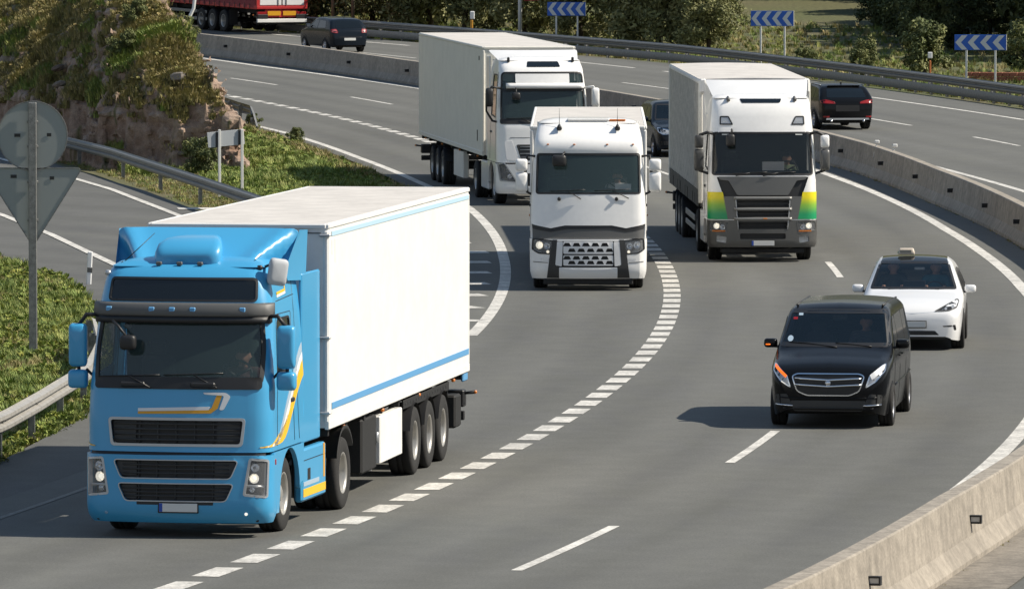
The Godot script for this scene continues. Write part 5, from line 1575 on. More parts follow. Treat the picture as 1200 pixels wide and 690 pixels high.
func dark_suv():
	var t := thing("car", "black estate car with red tail lights driving away on the far carriageway", "car")
	place(t, 11.12, 246.4, -11.2, true)
	var c := Car.new()
	c.L = 4.7
	c.tz = [[0, 0.6], [0.05, 0.76], [0.2, 0.88], [0.8, 0.98], [1.2, 1.02], [2.0, 1.4], [2.3, 1.48], [2.8, 1.52], [3.7, 1.48], [4.05, 1.42], [4.32, 1.24], [4.52, 1.06], [4.62, 0.98], [4.68, 0.9], [4.7, 0.78]]
	c.hz = [[0, 0.68], [0.1, 0.84], [0.3, 0.9], [0.6, 0.93], [3.9, 0.93], [4.4, 0.915], [4.62, 0.86], [4.7, 0.78]]
	c.bz = [[0, 0.65], [0.3, 0.82], [1.2, 0.94], [4.6, 1.0]]
	c.lz = [[0, 0.3], [0.06, 0.24], [4.4, 0.24], [4.62, 0.28], [4.7, 0.34]]
	c.tumble = 0.34
	c.rtop = 0.12
	t.position += t.basis * Vector3(0, 0, 4.7)
	car_body(t, c, M.carblack, stations(4.7, []), PackedVector2Array(), [])
	var bm := c.back_at
	pat("rear_window", t, M.darkglass, rounded(poly([[-0.68, 1.07], [0.68, 1.07], [0.6, 1.36], [-0.6, 1.36]]), 0.06), bm, 0.006, 0.006, [], 0.08)
	side_glass(t, c, [rounded(poly([[1.7, 1.02], [2.75, 1.03], [2.75, 1.38], [2.3, 1.36]]), 0.05), rounded(poly([[2.8, 1.03], [3.6, 1.04], [3.6, 1.38], [2.8, 1.38]]), 0.05), rounded(poly([[3.66, 1.05], [4.2, 1.08], [4.0, 1.34], [3.66, 1.37]]), 0.05)], M.sideglass)
	for s in [-1.0, 1.0]:
		lamp_patch(t, "tail_light", bm, ccw(rounded(poly([[s * 0.42, 0.88], [s * 0.88, 0.90], [s * 0.89, 0.98], [s * 0.7, 1.0], [s * 0.44, 0.93]]), 0.03)), M.tail, M.tail, [])
		pat("reflector", t, M.tail, ccw(rrect(s * 0.72 - 0.1, 0.42, s * 0.72 + 0.1, 0.47, 0.01)), bm, 0.006, 0.006, [], 0.08)
		obj("exhaust", tubed([Vector3(s * 0.55, 0.3, -4.6), Vector3(s * 0.55, 0.3, -4.72)], 0.04, 10), M.chrome, t)
		wing_mirror(t, c, s, 1.8, 1.08, M.carblack)
		obj("roof_rail", tubed([c.side_at(s, Vector2(2.4, 1.44), 0.0) + Vector3(0, 0.05, 0), c.side_at(s, Vector2(3.9, 1.42), 0.0) + Vector3(0, 0.05, 0)], 0.014, 6), M.silver, t)
	pat("bumper_valance", t, M.silver, rounded(poly([[-0.74, 0.34], [0.74, 0.34], [0.72, 0.4], [-0.72, 0.4]]), 0.02), bm, 0.006, 0.006, [], 0.08)
	pat("plate_recess", t, M.black, rrect(-0.4, 0.62, 0.4, 0.82, 0.03), bm, 0.003, 0.0, [], 0.08)
	obj("roof_fin", box(Vector3(0, 1.52, -3.7), Vector3(0.03, 0.08, 0.14), 0.012), M.carblack, t)
	obj("spoiler", box(Vector3(0, 1.45, -4.06), Vector3(1.1, 0.03, 0.14), 0.012), M.carblack, t)
	car_wheels(t, c, 0.9, 3.75, 0.34, 0.25)
	return t

func dark_hatchback():
	var t := thing("car", "dark blue small hatchback driving away behind the median barrier near the red truck", "car")
	place(t, -6.9, 317.0, -22.5, true)
	var c := Car.new()
	c.L = 4.05
	c.tz = [[0, 0.6], [0.05, 0.74], [0.2, 0.86], [0.8, 0.98], [1.05, 1.03], [1.7, 1.4], [2.0, 1.46], [2.5, 1.47], [3.3, 1.43], [3.6, 1.38], [3.82, 1.12], [3.92, 0.98], [4.0, 0.9], [4.05, 0.7]]
	c.hz = [[0, 0.62], [0.1, 0.76], [0.3, 0.82], [0.6, 0.85], [3.4, 0.855], [3.8, 0.84], [4.0, 0.78], [4.05, 0.7]]
	c.bz = [[0, 0.62], [0.3, 0.8], [1.0, 0.92], [4.0, 0.98]]
	c.lz = [[0, 0.3], [0.06, 0.24], [3.8, 0.24], [4.05, 0.32]]
	c.tumble = 0.36
	c.rtop = 0.13
	t.position += t.basis * Vector3(0, 0, 4.05)
	car_body(t, c, M.carnavy, stations(4.05, []), PackedVector2Array(), [])
	var bm := c.back_at
	pat("rear_window", t, M.darkglass, rounded(poly([[-0.62, 1.04], [0.62, 1.04], [0.52, 1.33], [-0.52, 1.33]]), 0.06), bm, 0.006, 0.006, [], 0.08)
	side_glass(t, c, [rounded(poly([[1.4, 1.0], [2.3, 1.01], [2.3, 1.34], [1.9, 1.33]]), 0.05), rounded(poly([[2.36, 1.01], [3.3, 1.04], [3.1, 1.32], [2.36, 1.34]]), 0.05)], M.darkglass)
	for s in [-1.0, 1.0]:
		lamp_patch(t, "tail_light", bm, ccw(rounded(poly([[s * 0.54, 0.84], [s * 0.8, 0.86], [s * 0.81, 0.99], [s * 0.58, 1.0]]), 0.04)), mat(lin(0.3, 0.08, 0.09), 0.25), M.tail, [])
		wing_mirror(t, c, s, 1.5, 1.06, M.carnavy)
	var pg := grp("number_plate", t)
	pat("plate_face", pg, M.plate, rrect(-0.26, 0.52, 0.26, 0.63, 0.01), bm, 0.008, 0.008, [], 0.1)
	bars("bumper_seam", t, M.black, bm, [[Vector2(-0.72, 0.66), Vector2(0.72, 0.66)]], 0.008, 0.0, 5)
	obj("roof_aerial", tubed([Vector3(0, 1.46, -3.3), Vector3(0, 1.72, -3.5)], [0.008, 0.004], 5), M.black, t)
	car_wheels(t, c, 0.8, 3.25, 0.3, 0.2)
	return t

# ---------- people at the wheel ----------
# bones: [from, to, radius at from, radius at to]; the field of all bones joined smoothly is meshed as surface nets
var body_pts := PackedVector3Array()
var body_kind := PackedInt32Array()
var body_tris := PackedInt32Array()
func make_body():
	var B := [
		[Vector3(0, 0.08, -0.02), Vector3(0, 0.34, -0.10), 0.15, 0.155], [Vector3(0, 0.34, -0.10), Vector3(0, 0.5, -0.12), 0.155, 0.10],
		[Vector3(-0.17, 0.5, -0.12), Vector3(0.17, 0.5, -0.12), 0.075, 0.075],
		[Vector3(0, 0.52, -0.11), Vector3(0, 0.62, -0.09), 0.06, 0.055],
		[Vector3(0, 0.69, -0.08), Vector3(0, 0.75, -0.09), 0.085, 0.092], [Vector3(0, 0.65, -0.03), Vector3(0, 0.68, -0.03), 0.05, 0.055], [Vector3(0, 0.69, 0.012), Vector3(0, 0.705, 0.008), 0.017, 0.013],
		[Vector3(-0.098, 0.695, -0.08), Vector3(-0.1, 0.715, -0.085), 0.02, 0.022], [Vector3(0.098, 0.695, -0.08), Vector3(0.1, 0.715, -0.085), 0.02, 0.022],
		[Vector3(-0.1, 0.05, 0.0), Vector3(-0.14, 0.1, 0.44), 0.1, 0.075], [Vector3(0.1, 0.05, 0.0), Vector3(0.14, 0.1, 0.44), 0.1, 0.075],
		[Vector3(-0.14, 0.1, 0.44), Vector3(-0.13, -0.28, 0.5), 0.07, 0.05], [Vector3(0.14, 0.1, 0.44), Vector3(0.13, -0.28, 0.5), 0.07, 0.05]]
	for s in [-1.0, 1.0]:
		B.append([Vector3(s * 0.2, 0.49, -0.11), Vector3(s * 0.27, 0.26, 0.06), 0.062, 0.047])
		B.append([Vector3(s * 0.27, 0.26, 0.06), Vector3(s * 0.19, 0.32, 0.32), 0.046, 0.034])
		B.append([Vector3(s * 0.19, 0.32, 0.32), Vector3(s * 0.18, 0.36, 0.385), 0.036, 0.03])
		for k in 4: B.append([Vector3(s * (0.15 + 0.018 * k), 0.36 + 0.006 * k, 0.39), Vector3(s * (0.155 + 0.018 * k), 0.385, 0.43 - 0.006 * k), 0.011, 0.009])
		B.append([Vector3(s * 0.15, 0.345, 0.36), Vector3(s * 0.14, 0.38, 0.40), 0.012, 0.010])
	var h := 0.026
	var lo := Vector3(-0.38, -0.36, -0.3)
	var n := Vector3i(30, 46, 34)
	var f := PackedFloat32Array()
	f.resize(n.x * n.y * n.z)
	f.fill(1.0)
	for b in B:
		var a: Vector3 = b[0]
		var d: Vector3 = b[1] - a
		var dd: float = max(d.length_squared(), 1e-6)
		var rm: float = max(b[2], b[3]) + 0.08
		var p0: Vector3 = (a.min(b[1]) - Vector3.ONE * rm - lo) / h
		var p1: Vector3 = (a.max(b[1]) + Vector3.ONE * rm - lo) / h
		for x in range(max(int(p0.x), 0), min(int(p1.x) + 2, n.x)):
			for y in range(max(int(p0.y), 0), min(int(p1.y) + 2, n.y)):
				for z in range(max(int(p0.z), 0), min(int(p1.z) + 2, n.z)):
					var p := lo + Vector3(x, y, z) * h
					var t: float = clamp((p - a).dot(d) / dd, 0.0, 1.0)
					var v: float = (p - a - d * t).length() - lerp(float(b[2]), float(b[3]), t)
					var i := (x * n.y + y) * n.z + z
					var o := f[i]
					var k: float = max(0.03 - abs(o - v), 0.0) / 0.03
					f[i] = min(o, v) - k * k * 0.0075
	var ids := {}
	var off := [Vector3i(0, 0, 0), Vector3i(1, 0, 0), Vector3i(0, 1, 0), Vector3i(1, 1, 0), Vector3i(0, 0, 1), Vector3i(1, 0, 1), Vector3i(0, 1, 1), Vector3i(1, 1, 1)]
	var edges := [[0, 1], [2, 3], [4, 5], [6, 7], [0, 2], [1, 3], [4, 6], [5, 7], [0, 4], [1, 5], [2, 6], [3, 7]]
	for x in n.x - 1:
		for y in n.y - 1:
			for z in n.z - 1:
				var vals := []
				var neg := 0
				for o in off:
					var q: float = f[((x + o.x) * n.y + y + o.y) * n.z + z + o.z]
					vals.append(q)
					if q < 0.0: neg += 1
				if neg == 0 or neg == 8: continue
				var s := Vector3.ZERO
				var cnt := 0
				for e in edges:
					var va: float = vals[e[0]]
					var vb: float = vals[e[1]]
					if (va < 0.0) != (vb < 0.0):
						s += Vector3(off[e[0]]).lerp(Vector3(off[e[1]]), va / (va - vb))
						cnt += 1
				var p := lo + (Vector3(x, y, z) + s / cnt) * h
				ids[Vector3i(x, y, z)] = body_pts.size()
				body_pts.append(p)
				var kind := 0
				if p.y > 0.575: kind = 1
				if p.y > 0.6 and (p.y > 0.765 or (p.z < -0.1 and p.y > 0.64)): kind = 2
				if p.z > 0.33 and p.y > 0.3: kind = 1
				if p.y < 0.14 and p.z > -0.1: kind = 3
				body_kind.append(kind)
	for c in ids.keys():
		for ax in 3:
			var d := Vector3i(1 if ax == 0 else 0, 1 if ax == 1 else 0, 1 if ax == 2 else 0)
			var u := Vector3i(1 if ax == 1 else 0, 1 if ax == 2 else 0, 1 if ax == 0 else 0)
			var w := Vector3i(1 if ax == 2 else 0, 1 if ax == 0 else 0, 1 if ax == 1 else 0)
			var e: Vector3i = c + d
			if e.x >= n.x or e.y >= n.y or e.z >= n.z: continue
			var f0 := f[(c.x * n.y + c.y) * n.z + c.z]
			var f1 := f[(e.x * n.y + e.y) * n.z + e.z]
			if (f0 < 0.0) == (f1 < 0.0): continue
			if not (ids.has(c - u) and ids.has(c - w) and ids.has(c - u - w)): continue
			var q := [ids[c], ids[c - u], ids[c - u - w], ids[c - w]]
			if f0 < 0.0: q.reverse()
			body_tris.append_array(PackedInt32Array([q[0], q[1], q[2], q[0], q[2], q[3]]))
func person(vehicle: Node3D, at: Vector3, label: String, shirt: Color, hair: Color):
	var st := S()
	var cols := [shirt, Color(0.42, 0.24, 0.17), hair, Color(0.03, 0.035, 0.05)]
	for i in body_tris:
		st.set_color(cols[body_kind[i]])
		st.add_vertex(body_pts[i])
	var m := mat(Color.WHITE, 0.8)
	m.vertex_color_use_as_albedo = true
	var o := obj("person", st, m)
	o.transform = vehicle.transform * Transform3D(Basis(), at)
	tag(o, label, "person")

# ---------- ground and road ----------
var nz := FastNoiseLite.new()
func ground_h(X: float, Z: float) -> float:
	var h := elev(Z) - 0.06
	var hill := smoothstep(312.0, 345.0, Z) * (1.0 - smoothstep(420.0, 470.0, Z))
	h += hill * clamp((X - lerp(33.0, 29.0, smoothstep(335.0, 350.0, Z))) * 1.05, 0.0, 26.0)
	h += smoothstep(345.0, 420.0, Z) * clamp((Z - 345.0) * 0.12, 0.0, 10.0)
	h += 48.0 * smoothstep(405.0, 580.0, Z)
	h -= 0.5 * smoothstep(24.0, 40.0, -X) * (1.0 - smoothstep(100.0, 140.0, Z)) 
	return h
func build_ground():
	nz.seed = 5
	nz.frequency = 0.05
	nz.fractal_octaves = 4
	var st := S()
	var xs := []
	var zs := []
	var x := -160.0
	while x <= 170.0:
		xs.append(x)
		x += 3.0 if abs(x) < 45.0 else 9.0
	var z := -60.0
	while z <= 620.0:
		zs.append(z)
		z += 3.0 if z > 90.0 and z < 420.0 else 12.0
	for i in xs.size() - 1:
		for j in zs.size() - 1:
			for v in [[i, j], [i, j + 1], [i + 1, j], [i + 1, j], [i, j + 1], [i + 1, j + 1]]:
				var X: float = xs[v[0]]
				var Z: float = zs[v[1]]
				var n := nz.get_noise_2d(X * 3.0, Z * 3.0)
				st.set_color(Color(0.19, 0.17, 0.075).lerp(Color(0.14, 0.165, 0.05), clamp(n * 1.5 + 0.5, 0.0, 1.0)))
				st.add_vertex(Vector3(X, ground_h(X, Z), -Z))
	struct("ground", st, M.soil)

func road_sheet(called: String, z0: float, z1: float, o0: Callable, o1: Callable, up: float, across: int, col: Callable, m: Material, dz := 1.5):
	var st := S()
	var n := int((z1 - z0) / dz)
	for i in n:
		for j in across:
			for v in [[i, j], [i + 1, j], [i, j + 1], [i, j + 1], [i + 1, j], [i + 1, j + 1]]:
				var z: float = lerp(z0, z1, float(v[0]) / n)
				var off: float = lerp(float(o0.call(z)), float(o1.call(z)), float(v[1]) / across)
				st.set_color(col.call(z, off))
				st.add_vertex(rp(z, off, up))
	return struct(called, st, m)
func asphalt_col(base: float) -> Callable:   # worn wheel tracks, oil-dark lane middles, patches
	return func(z: float, off: float) -> Color:
		var f := fposmod(off, 3.65) / 3.65
		var track := 0.085 * cos(f * TAU * 2.0)
		var n := nz.get_noise_2d(off * 5.0, z * 1.1) * 0.14 + nz.get_noise_2d(off * 30.0 + 90.0, z * 0.7) * 0.10
		var v := base * (1.0 + track + n)
		return Color(v * 0.985, v * 0.985, v * 0.90)
func strip(st: SurfaceTool, z0: float, z1: float, off: Callable, w: float, up: float, dz := 1.0):
	var n: int = max(1, int(ceil((z1 - z0) / dz)))
	for i in n:
		var a: float = lerp(z0, z1, float(i) / n)
		var b: float = lerp(z0, z1, float(i + 1) / n)
		var oa: float = off.call(a)
		var ob: float = off.call(b)
		quad(st, rp(a, oa - w * 0.5, up), rp(a, oa + w * 0.5, up), rp(b, ob + w * 0.5, up), rp(b, ob - w * 0.5, up))
func solid_line(t: Array, z0: float, z1: float, w: float, called := "edge_line", up := 0.006, m: Material = null):
	var st := S()
	strip(st, z0, z1, func(z: float) -> float: return tab(t, z), w, up)
	struct(called, st, M.line if m == null else m)
func dashed(called: String, t: Array, starts: Array, length: float, w: float):
	var g := Node3D.new()
	g.name = numbered(called)
	add_child(g)
	g.set_meta("kind", "structure")
	for z in starts:
		var st := S()
		strip(st, z, z + length, func(q: float) -> float: return tab(t, q), w, 0.006, 1.5)
		obj("dash", st, M.line, g)
func line_path(pts: Array, w: float, up: float) -> SurfaceTool:   # pts [X, Z]
	var st := S()
	for i in pts.size() - 1:
		var a := Vector2(pts[i][0], pts[i][1])
		var b := Vector2(pts[i + 1][0], pts[i + 1][1])
		var n := (b - a).orthogonal().normalized() * w * 0.5
		var k: int = max(1, int(a.distance_to(b) / 2.0))
		for j in k:
			var p := a.lerp(b, float(j) / k)
			var q := a.lerp(b, float(j + 1) / k)
			quad(st, W3(p.x - n.x, p.y - n.y, up), W3(p.x + n.x, p.y + n.y, up), W3(q.x + n.x, q.y + n.y, up), W3(q.x - n.x, q.y - n.y, up))
	return st
const RAMP_L := [[60, -21.0], [80, -14.2], [95, -10.8], [110.6, -7.75], [120.7, -6.95], [135, -7.2], [150, -8.3], [161.4, -9.63], [171, -11.7], [185, -14.6], [200, -17.8], [225, -22.0], [270, -31.0]]
const RAMP_R := [[60, -12.0], [100, -4.0], [140, 0.5], [150, -0.6], [195, -8.3], [206, -10.2], [212, -11.5], [226, -14.4], [270, -24.0]]
const FAR_RAIL := [[-19.5, 246.0], [-16.0, 234.0], [-13.34, 223.8], [-11.67, 216.6], [-9.99, 207.5], [-8.15, 197.4], [-6.45, 187.6], [-5.2, 180.5]]

func build_road():
	var col := asphalt_col(0.133)
	# the ramp that joins from the left
	var st := S()
	var n := 140
	for i in n:
		for j in 8:
			for v in [[i, j], [i + 1, j], [i, j + 1], [i, j + 1], [i + 1, j], [i + 1, j + 1]]:
				var Z: float = lerp(60.0, 270.0, float(v[0]) / n)
				var X: float = lerp(tab(RAMP_L, Z), tab(RAMP_R, Z), v[1] / 8.0)
				st.set_color(col.call(Z, X * 1.3) * Color(0.9, 0.9, 0.92))
				st.add_vertex(W3(X, Z, -0.008))
	struct("ramp_road", st, M.asphalt)
	road_sheet("road", 58.0, 460.0, func(z): return -5.6 if z < 150.0 else (lerp(-5.6, -4.3, smoothstep(150.0, 190.0, z))), func(z): return tab(O_BAR, z) + 0.3, 0.0, 40, col, M.asphalt)
	road_sheet("opposite_road", 58.0, 460.0, func(z): return tab(O_BAR, z) + 0.3, func(z): return tab(O_ORAIL, z) - 0.7, 0.0, 24, asphalt_col(0.142), M.asphalt, 2.0)
	road_sheet("gutter", 58.0, 300.0, func(z): return tab(O_BAR, z) + 0.5, func(z): return tab(O_BAR, z) + 1.5, 0.02, 4, func(z, o):
		var v: float = 0.62 + 0.3 * nz.get_noise_2d(z * 8.0, o * 12.0)
		return Color(v, v, v), M.concrete, 0.5)
	# markings
	solid_line(O_OUT, 60, 400, 0.26)
	solid_line(O_EDGE_IN, 142, 400, 0.24)
	solid_line([[60, -4.55], [125, -5.0], [140, -5.3]], 90, 140, 0.1, "worn_line", 0.006, M.line_worn)
	solid_line(O_OIN, 60, 460, 0.22)
	var starts := []
	var z := 62.3
	while z < 300.0:
		starts.append(z)
		z += 1.9
	dashed("wide_broken_line", O_WIDE, starts, 1.22, 0.36)
	starts = []
	for k in range(-2, 14): starts.append(94.3 + 17.2 * k)
	dashed("lane_broken_line", O_LANE, starts, 6.4, 0.15)
	starts = []
	for k in range(0, 20): starts.append(86.0 + 14.6 * k)
	dashed("opposite_lane_line", O_OLANE, starts, 6.2, 0.15)
	starts = []
	for k in range(0, 14): starts.append(74.0 + 22.0 * k)
	dashed("opposite_edge_line", O_OOUT, starts, 19.0, 0.2)
	struct("ramp_edge_line", line_path([[-19.0, 240.0], [-15.52, 225.7], [-12.42, 212.4], [-11.11, 206.3], [-9.17, 195.1], [-6.6, 180.0], [-3.5, 160.5], [-0.9, 144.0]], 0.2, 0.006), M.line)
	struct("ramp_edge_line", line_path([[-22.0, 232.0], [-17.3, 211.0], [-13.24, 192.4], [-11.27, 182.0], [-10.0, 174.4], [-8.83, 167.4], [-7.0, 156.0], [-5.9, 147.0]], 0.2, 0.006), M.line)
	# hatching between ramp and motorway
	var hg := Node3D.new()
	hg.name = "hatched_marking"
	add_child(hg)
	hg.set_meta("kind", "structure")
	for k in 12:
		var Z := 147.0 + 4.4 * k
		var xr: float = ref_x(Z) + tab(O_EDGE_IN, Z) - 0.35
		var xl: float = lerp(-0.9, -6.6, (Z - 144.0) / 36.0) + 0.25
		if xr - xl < 0.2: continue
		xr = min(xr, xl + 5.0)
		obj("bar", line_path([[xl, Z], [xr, Z + 0.5]], 0.9, 0.006), M.line, hg)

# ---------- barrier, guardrails ----------
func build_barrier():
	var t := thing("median_barrier", "long concrete median barrier curving between the two carriageways", "barrier")
	var prof := [[0.0, -0.02], [0.0, 0.08], [0.13, 0.3], [0.17, 0.60], [0.19, 0.86], [0.21, 0.88], [0.42, 0.88], [0.44, 0.86], [0.46, 0.60], [0.50, 0.3], [0.63, 0.08], [0.63, -0.02]]
	var st := S()
	var z0 := 60.0
	var n := 2100
	var zs := PackedFloat32Array()
	for i in n + 1: zs.append(lerp(60.0, 360.0, pow(float(i) / n, 1.25)))
	var prev := []
	for i in n + 1:
		var z := zs[i]
		var o := tab(O_BAR, z)
		var row := []
		var lean := nz.get_noise_1d(z * 1.6) * 0.012
		for p in prof: row.append([rp(z, o + p[0] + lean, p[1]), p[1], p[0]])
		if i > 0:
			for k in prof.size() - 1:
				st.set_smooth_group(k + 1)
				for v in [prev[k], row[k + 1], prev[k + 1], prev[k], row[k], row[k + 1]]:
					var q: Vector3 = v[0]
					var streak := nz.get_noise_2d(q.z * 26.0, v[1] * 3.0 + v[2] * 20.0) * 0.22 + nz.get_noise_2d(q.z * 3.0 + 50.0, v[1] * 8.0) * 0.14
					var g: float = clamp(0.9 + streak, 0.4, 1.12)
					st.set_color(Color(g, g, g))
					st.add_vertex(q)
		prev = row
	obj("barrier_wall", st, M.concrete, t)
	var z := 64.7
	while z < 330.0:
		var o := tab(O_BAR, z)
		for s in [0, 1]:
			var a := rp(z, o + (0.09 if s == 0 else 0.54), 0.5)
			var b := rp(z + 0.5, o + (0.09 if s == 0 else 0.54), 0.5)
			var dr := (b - a).normalized()
			var g := grp("reflector_box", t)
			g.transform = Transform3D(Basis(Vector3.UP.cross(dr).normalized(), Vector3.UP, dr), a)
			obj("frame", frame_box(0.16, 0.11, 0.022, 0.1, 0.0), M.black, g)
			obj("reflector", box(Vector3(0, 0, 0.0), Vector3(0.118, 0.068, 0.06), 0.004), M.black if s == 0 else M.silver, g)
		z += 8.1
	for q in [[212.6, 0.24], [210.0, 0.42]]:
		var p := rp(q[0], tab(O_BAR, q[0]) + q[1], 0.86)
		var r := thing("marker_bracket", "small white marker bracket on the median barrier, %s" % ["the taller and left of two" if q[1] < 0.3 else "the shorter and right of two"], "marker", p, 0.0, "white brackets on the barrier")
		obj("stem", tubed([Vector3(-0.08, -0.28 if q[1] < 0.3 else 0.0, 0.02), Vector3(0, 0.06, 0), Vector3(0.03, 0.14, 0)], 0.022, 6), M.post_pale, r)
		obj("marker_head", box(Vector3(0.02, 0.16, 0), Vector3(0.14, 0.1, 0.1), 0.02), M.post_pale, r)

func rail(called: String, label: String, path: Array, face: float, every: float, skirt: bool, m: Material, end_down := 0.0):
	var t := thing(called, label, "guardrail")
	var cv := Curve3D.new()
	cv.bake_interval = 0.5
	for p in path: cv.add_point(p)
	var L := cv.get_baked_length()
	var prof := [[0.0, 0.42], [0.012, 0.45], [0.08, 0.48], [0.085, 0.535], [0.012, 0.575], [0.012, 0.605], [0.085, 0.645], [0.08, 0.70], [0.012, 0.73], [0.0, 0.755]]
	var st := S(true)
	var sk := S()
	var n := int(L / 0.8)
	var prev := []
	for i in n + 1:
		var d := L * i / n
		var p := cv.sample_baked(d)
		var q := cv.sample_baked(min(d + 0.4, L)) - cv.sample_baked(max(d - 0.4, 0.0))
		var side := q.cross(Vector3.UP).normalized() * face
		var drop := 0.0
		if end_down > 0.0: drop = smoothstep(L - end_down, L, d) * 0.6
		var wob := nz.get_noise_1d(d * 4.0) * 0.008
		var row := []
		for v in prof: row.append(p + side * (v[0] + wob) + Vector3.UP * (v[1] - drop))
		var r2 := []
		for v in [[0.03, 0.04], [0.05, 0.1], [0.05, 0.3], [0.02, 0.36]]: r2.append(p + side * v[0] + Vector3.UP * v[1])
		row.append(r2)
		if i > 0:
			for k in prof.size() - 1: quad(st, prev[k], row[k], row[k + 1], prev[k + 1])
			for k in prof.size() - 1: quad(st, prev[k + 1] - side * 0.006, row[k + 1] - side * 0.006, row[k] - side * 0.006, prev[k] - side * 0.006)
			for k in 3: quad(sk, prev[10][k], row[10][k], row[10][k + 1], prev[10][k + 1])
		prev = row
	obj("beam", st, m, t)
	if skirt: obj("lower_skirt", sk, M.galv, t)
	var d := 0.6
	var k := 0
	while d < L - 0.3:
		var p := cv.sample_baked(d)
		var q := (cv.sample_baked(d + 0.2) - p).normalized()
		var side := q.cross(Vector3.UP).normalized() * face
		var g := grp("post", t)
		g.transform = Transform3D(Basis(side, Vector3.UP, side.cross(Vector3.UP)), p)
		var h := 0.72
		if end_down > 0.0: h -= smoothstep(L - end_down, L, d) * 0.5
		var s2 := S(true)
		bx(s2, Vector3(-0.06, h * 0.5 - 0.1, 0.0), Vector3(0.1, h + 0.2, 0.006), 0.0)
		bx(s2, Vector3(-0.012, h * 0.5 - 0.1, 0.0), Vector3(0.006, h + 0.2, 0.055), 0.0)
		bx(s2, Vector3(-0.11, h * 0.5 - 0.1, 0.0), Vector3(0.006, h + 0.2, 0.055), 0.0)
		obj("upright", s2, M.galv, g)
		if skirt: obj("spacer", box(Vector3(0.02, 0.39, 0.0), Vector3(0.06, 0.08, 0.12), 0.01), M.galv_pale, g)
		else: obj("spacer", box(Vector3(0.0, h - 0.12, 0.0), Vector3(0.03, 0.16, 0.1), 0.01), M.galv, g)
		if k % 2 == 0: obj("bolt", box(Vector3(0.03, 0.59, 0.0), Vector3(0.02, 0.03, 0.03), 0.006), M.galv, g)
		d += every
		k += 1

func build_rails():
	var p := []
	var z := 190.0
	while z < 400.0:
		p.append(rp(z, tab(O_ORAIL, z)))
		z += 4.0
	rail("guardrail", "long steel guardrail with a lower skirt along the far edge of the road", p, -1.0, 2.0, true, M.galv)
	p = []
	for v in FAR_RAIL: p.append(W3(v[0], v[1], -0.02))
	rail("guardrail", "galvanised guardrail along the ramp below the rocky bank", p, 1.0, 8.0, false, M.galv)
	p = []
	for v in [[-14.0, 92.0], [-10.3, 101.0], [-8.4, 107.0], [-7.67, 111.3], [-7.4, 115.8], [-7.05, 122.8], [-7.2, 129.0], [-7.7, 136.0]]: p.append(W3(v[0], v[1], -0.02))
	rail("guardrail", "pale guardrail on the grass verge left of the blue truck", p, 1.0, 4.0, false, M.galv_pale)
	p = []
	for v in [[-24.0, 290.0], [-15.5, 274.0], [-11.9, 265.0], [-10.38, 258.8], [-9.33, 251.9], [-8.5, 247.0]]: p.append(W3(v[0], v[1], -0.02))
	rail("guardrail", "guardrail end that slopes down behind the small white sign", p, -1.0, 3.0, false, M.galv, 1.4)

# ---------- signs and posts ----------
func chevron_sign(X: float, Z: float, w: float, y0: float, y1: float, label: String, turn: float):
	var t := thing("chevron_sign", label, "sign", W3(X, Z), turn, "blue and white chevron signs")
	var h := y1 - y0
	var b := obj("board", box(Vector3(0, (y0 + y1) * 0.5, 0), Vector3(w, h, 0.03), 0.006), M.chev_blue, t)
	var mp := plane_map(Vector3(-w * 0.5, y0, 0.017), Vector3.RIGHT, Vector3.UP)
	var cw := w / 4.15
	for k in 4:
		var x := 0.03 + k * cw
		var a := 0.02
		var c := [[x, h * 0.5], [x + cw * 0.52, h - a], [x + cw * 0.98, h - a], [x + cw * 0.46, h * 0.5], [x + cw * 0.98, a], [x + cw * 0.52, a]]
		pat("chevron", t, M.chev_white, poly(c), mp, 0.003, 0.002, [], 0.5)
	obj("frame", box(Vector3(w * 0.5 + 0.012, (y0 + y1) * 0.5, 0), Vector3(0.02, h + 0.02, 0.05), 0.004), M.post_pale, t)
	for s in [-0.27, 0.29]:
		obj("post", box(Vector3(s * w, y1 * 0.5 - 0.2, -0.05), Vector3(0.075, y1 + 0.4, 0.06), 0.01), M.post_pale, t)
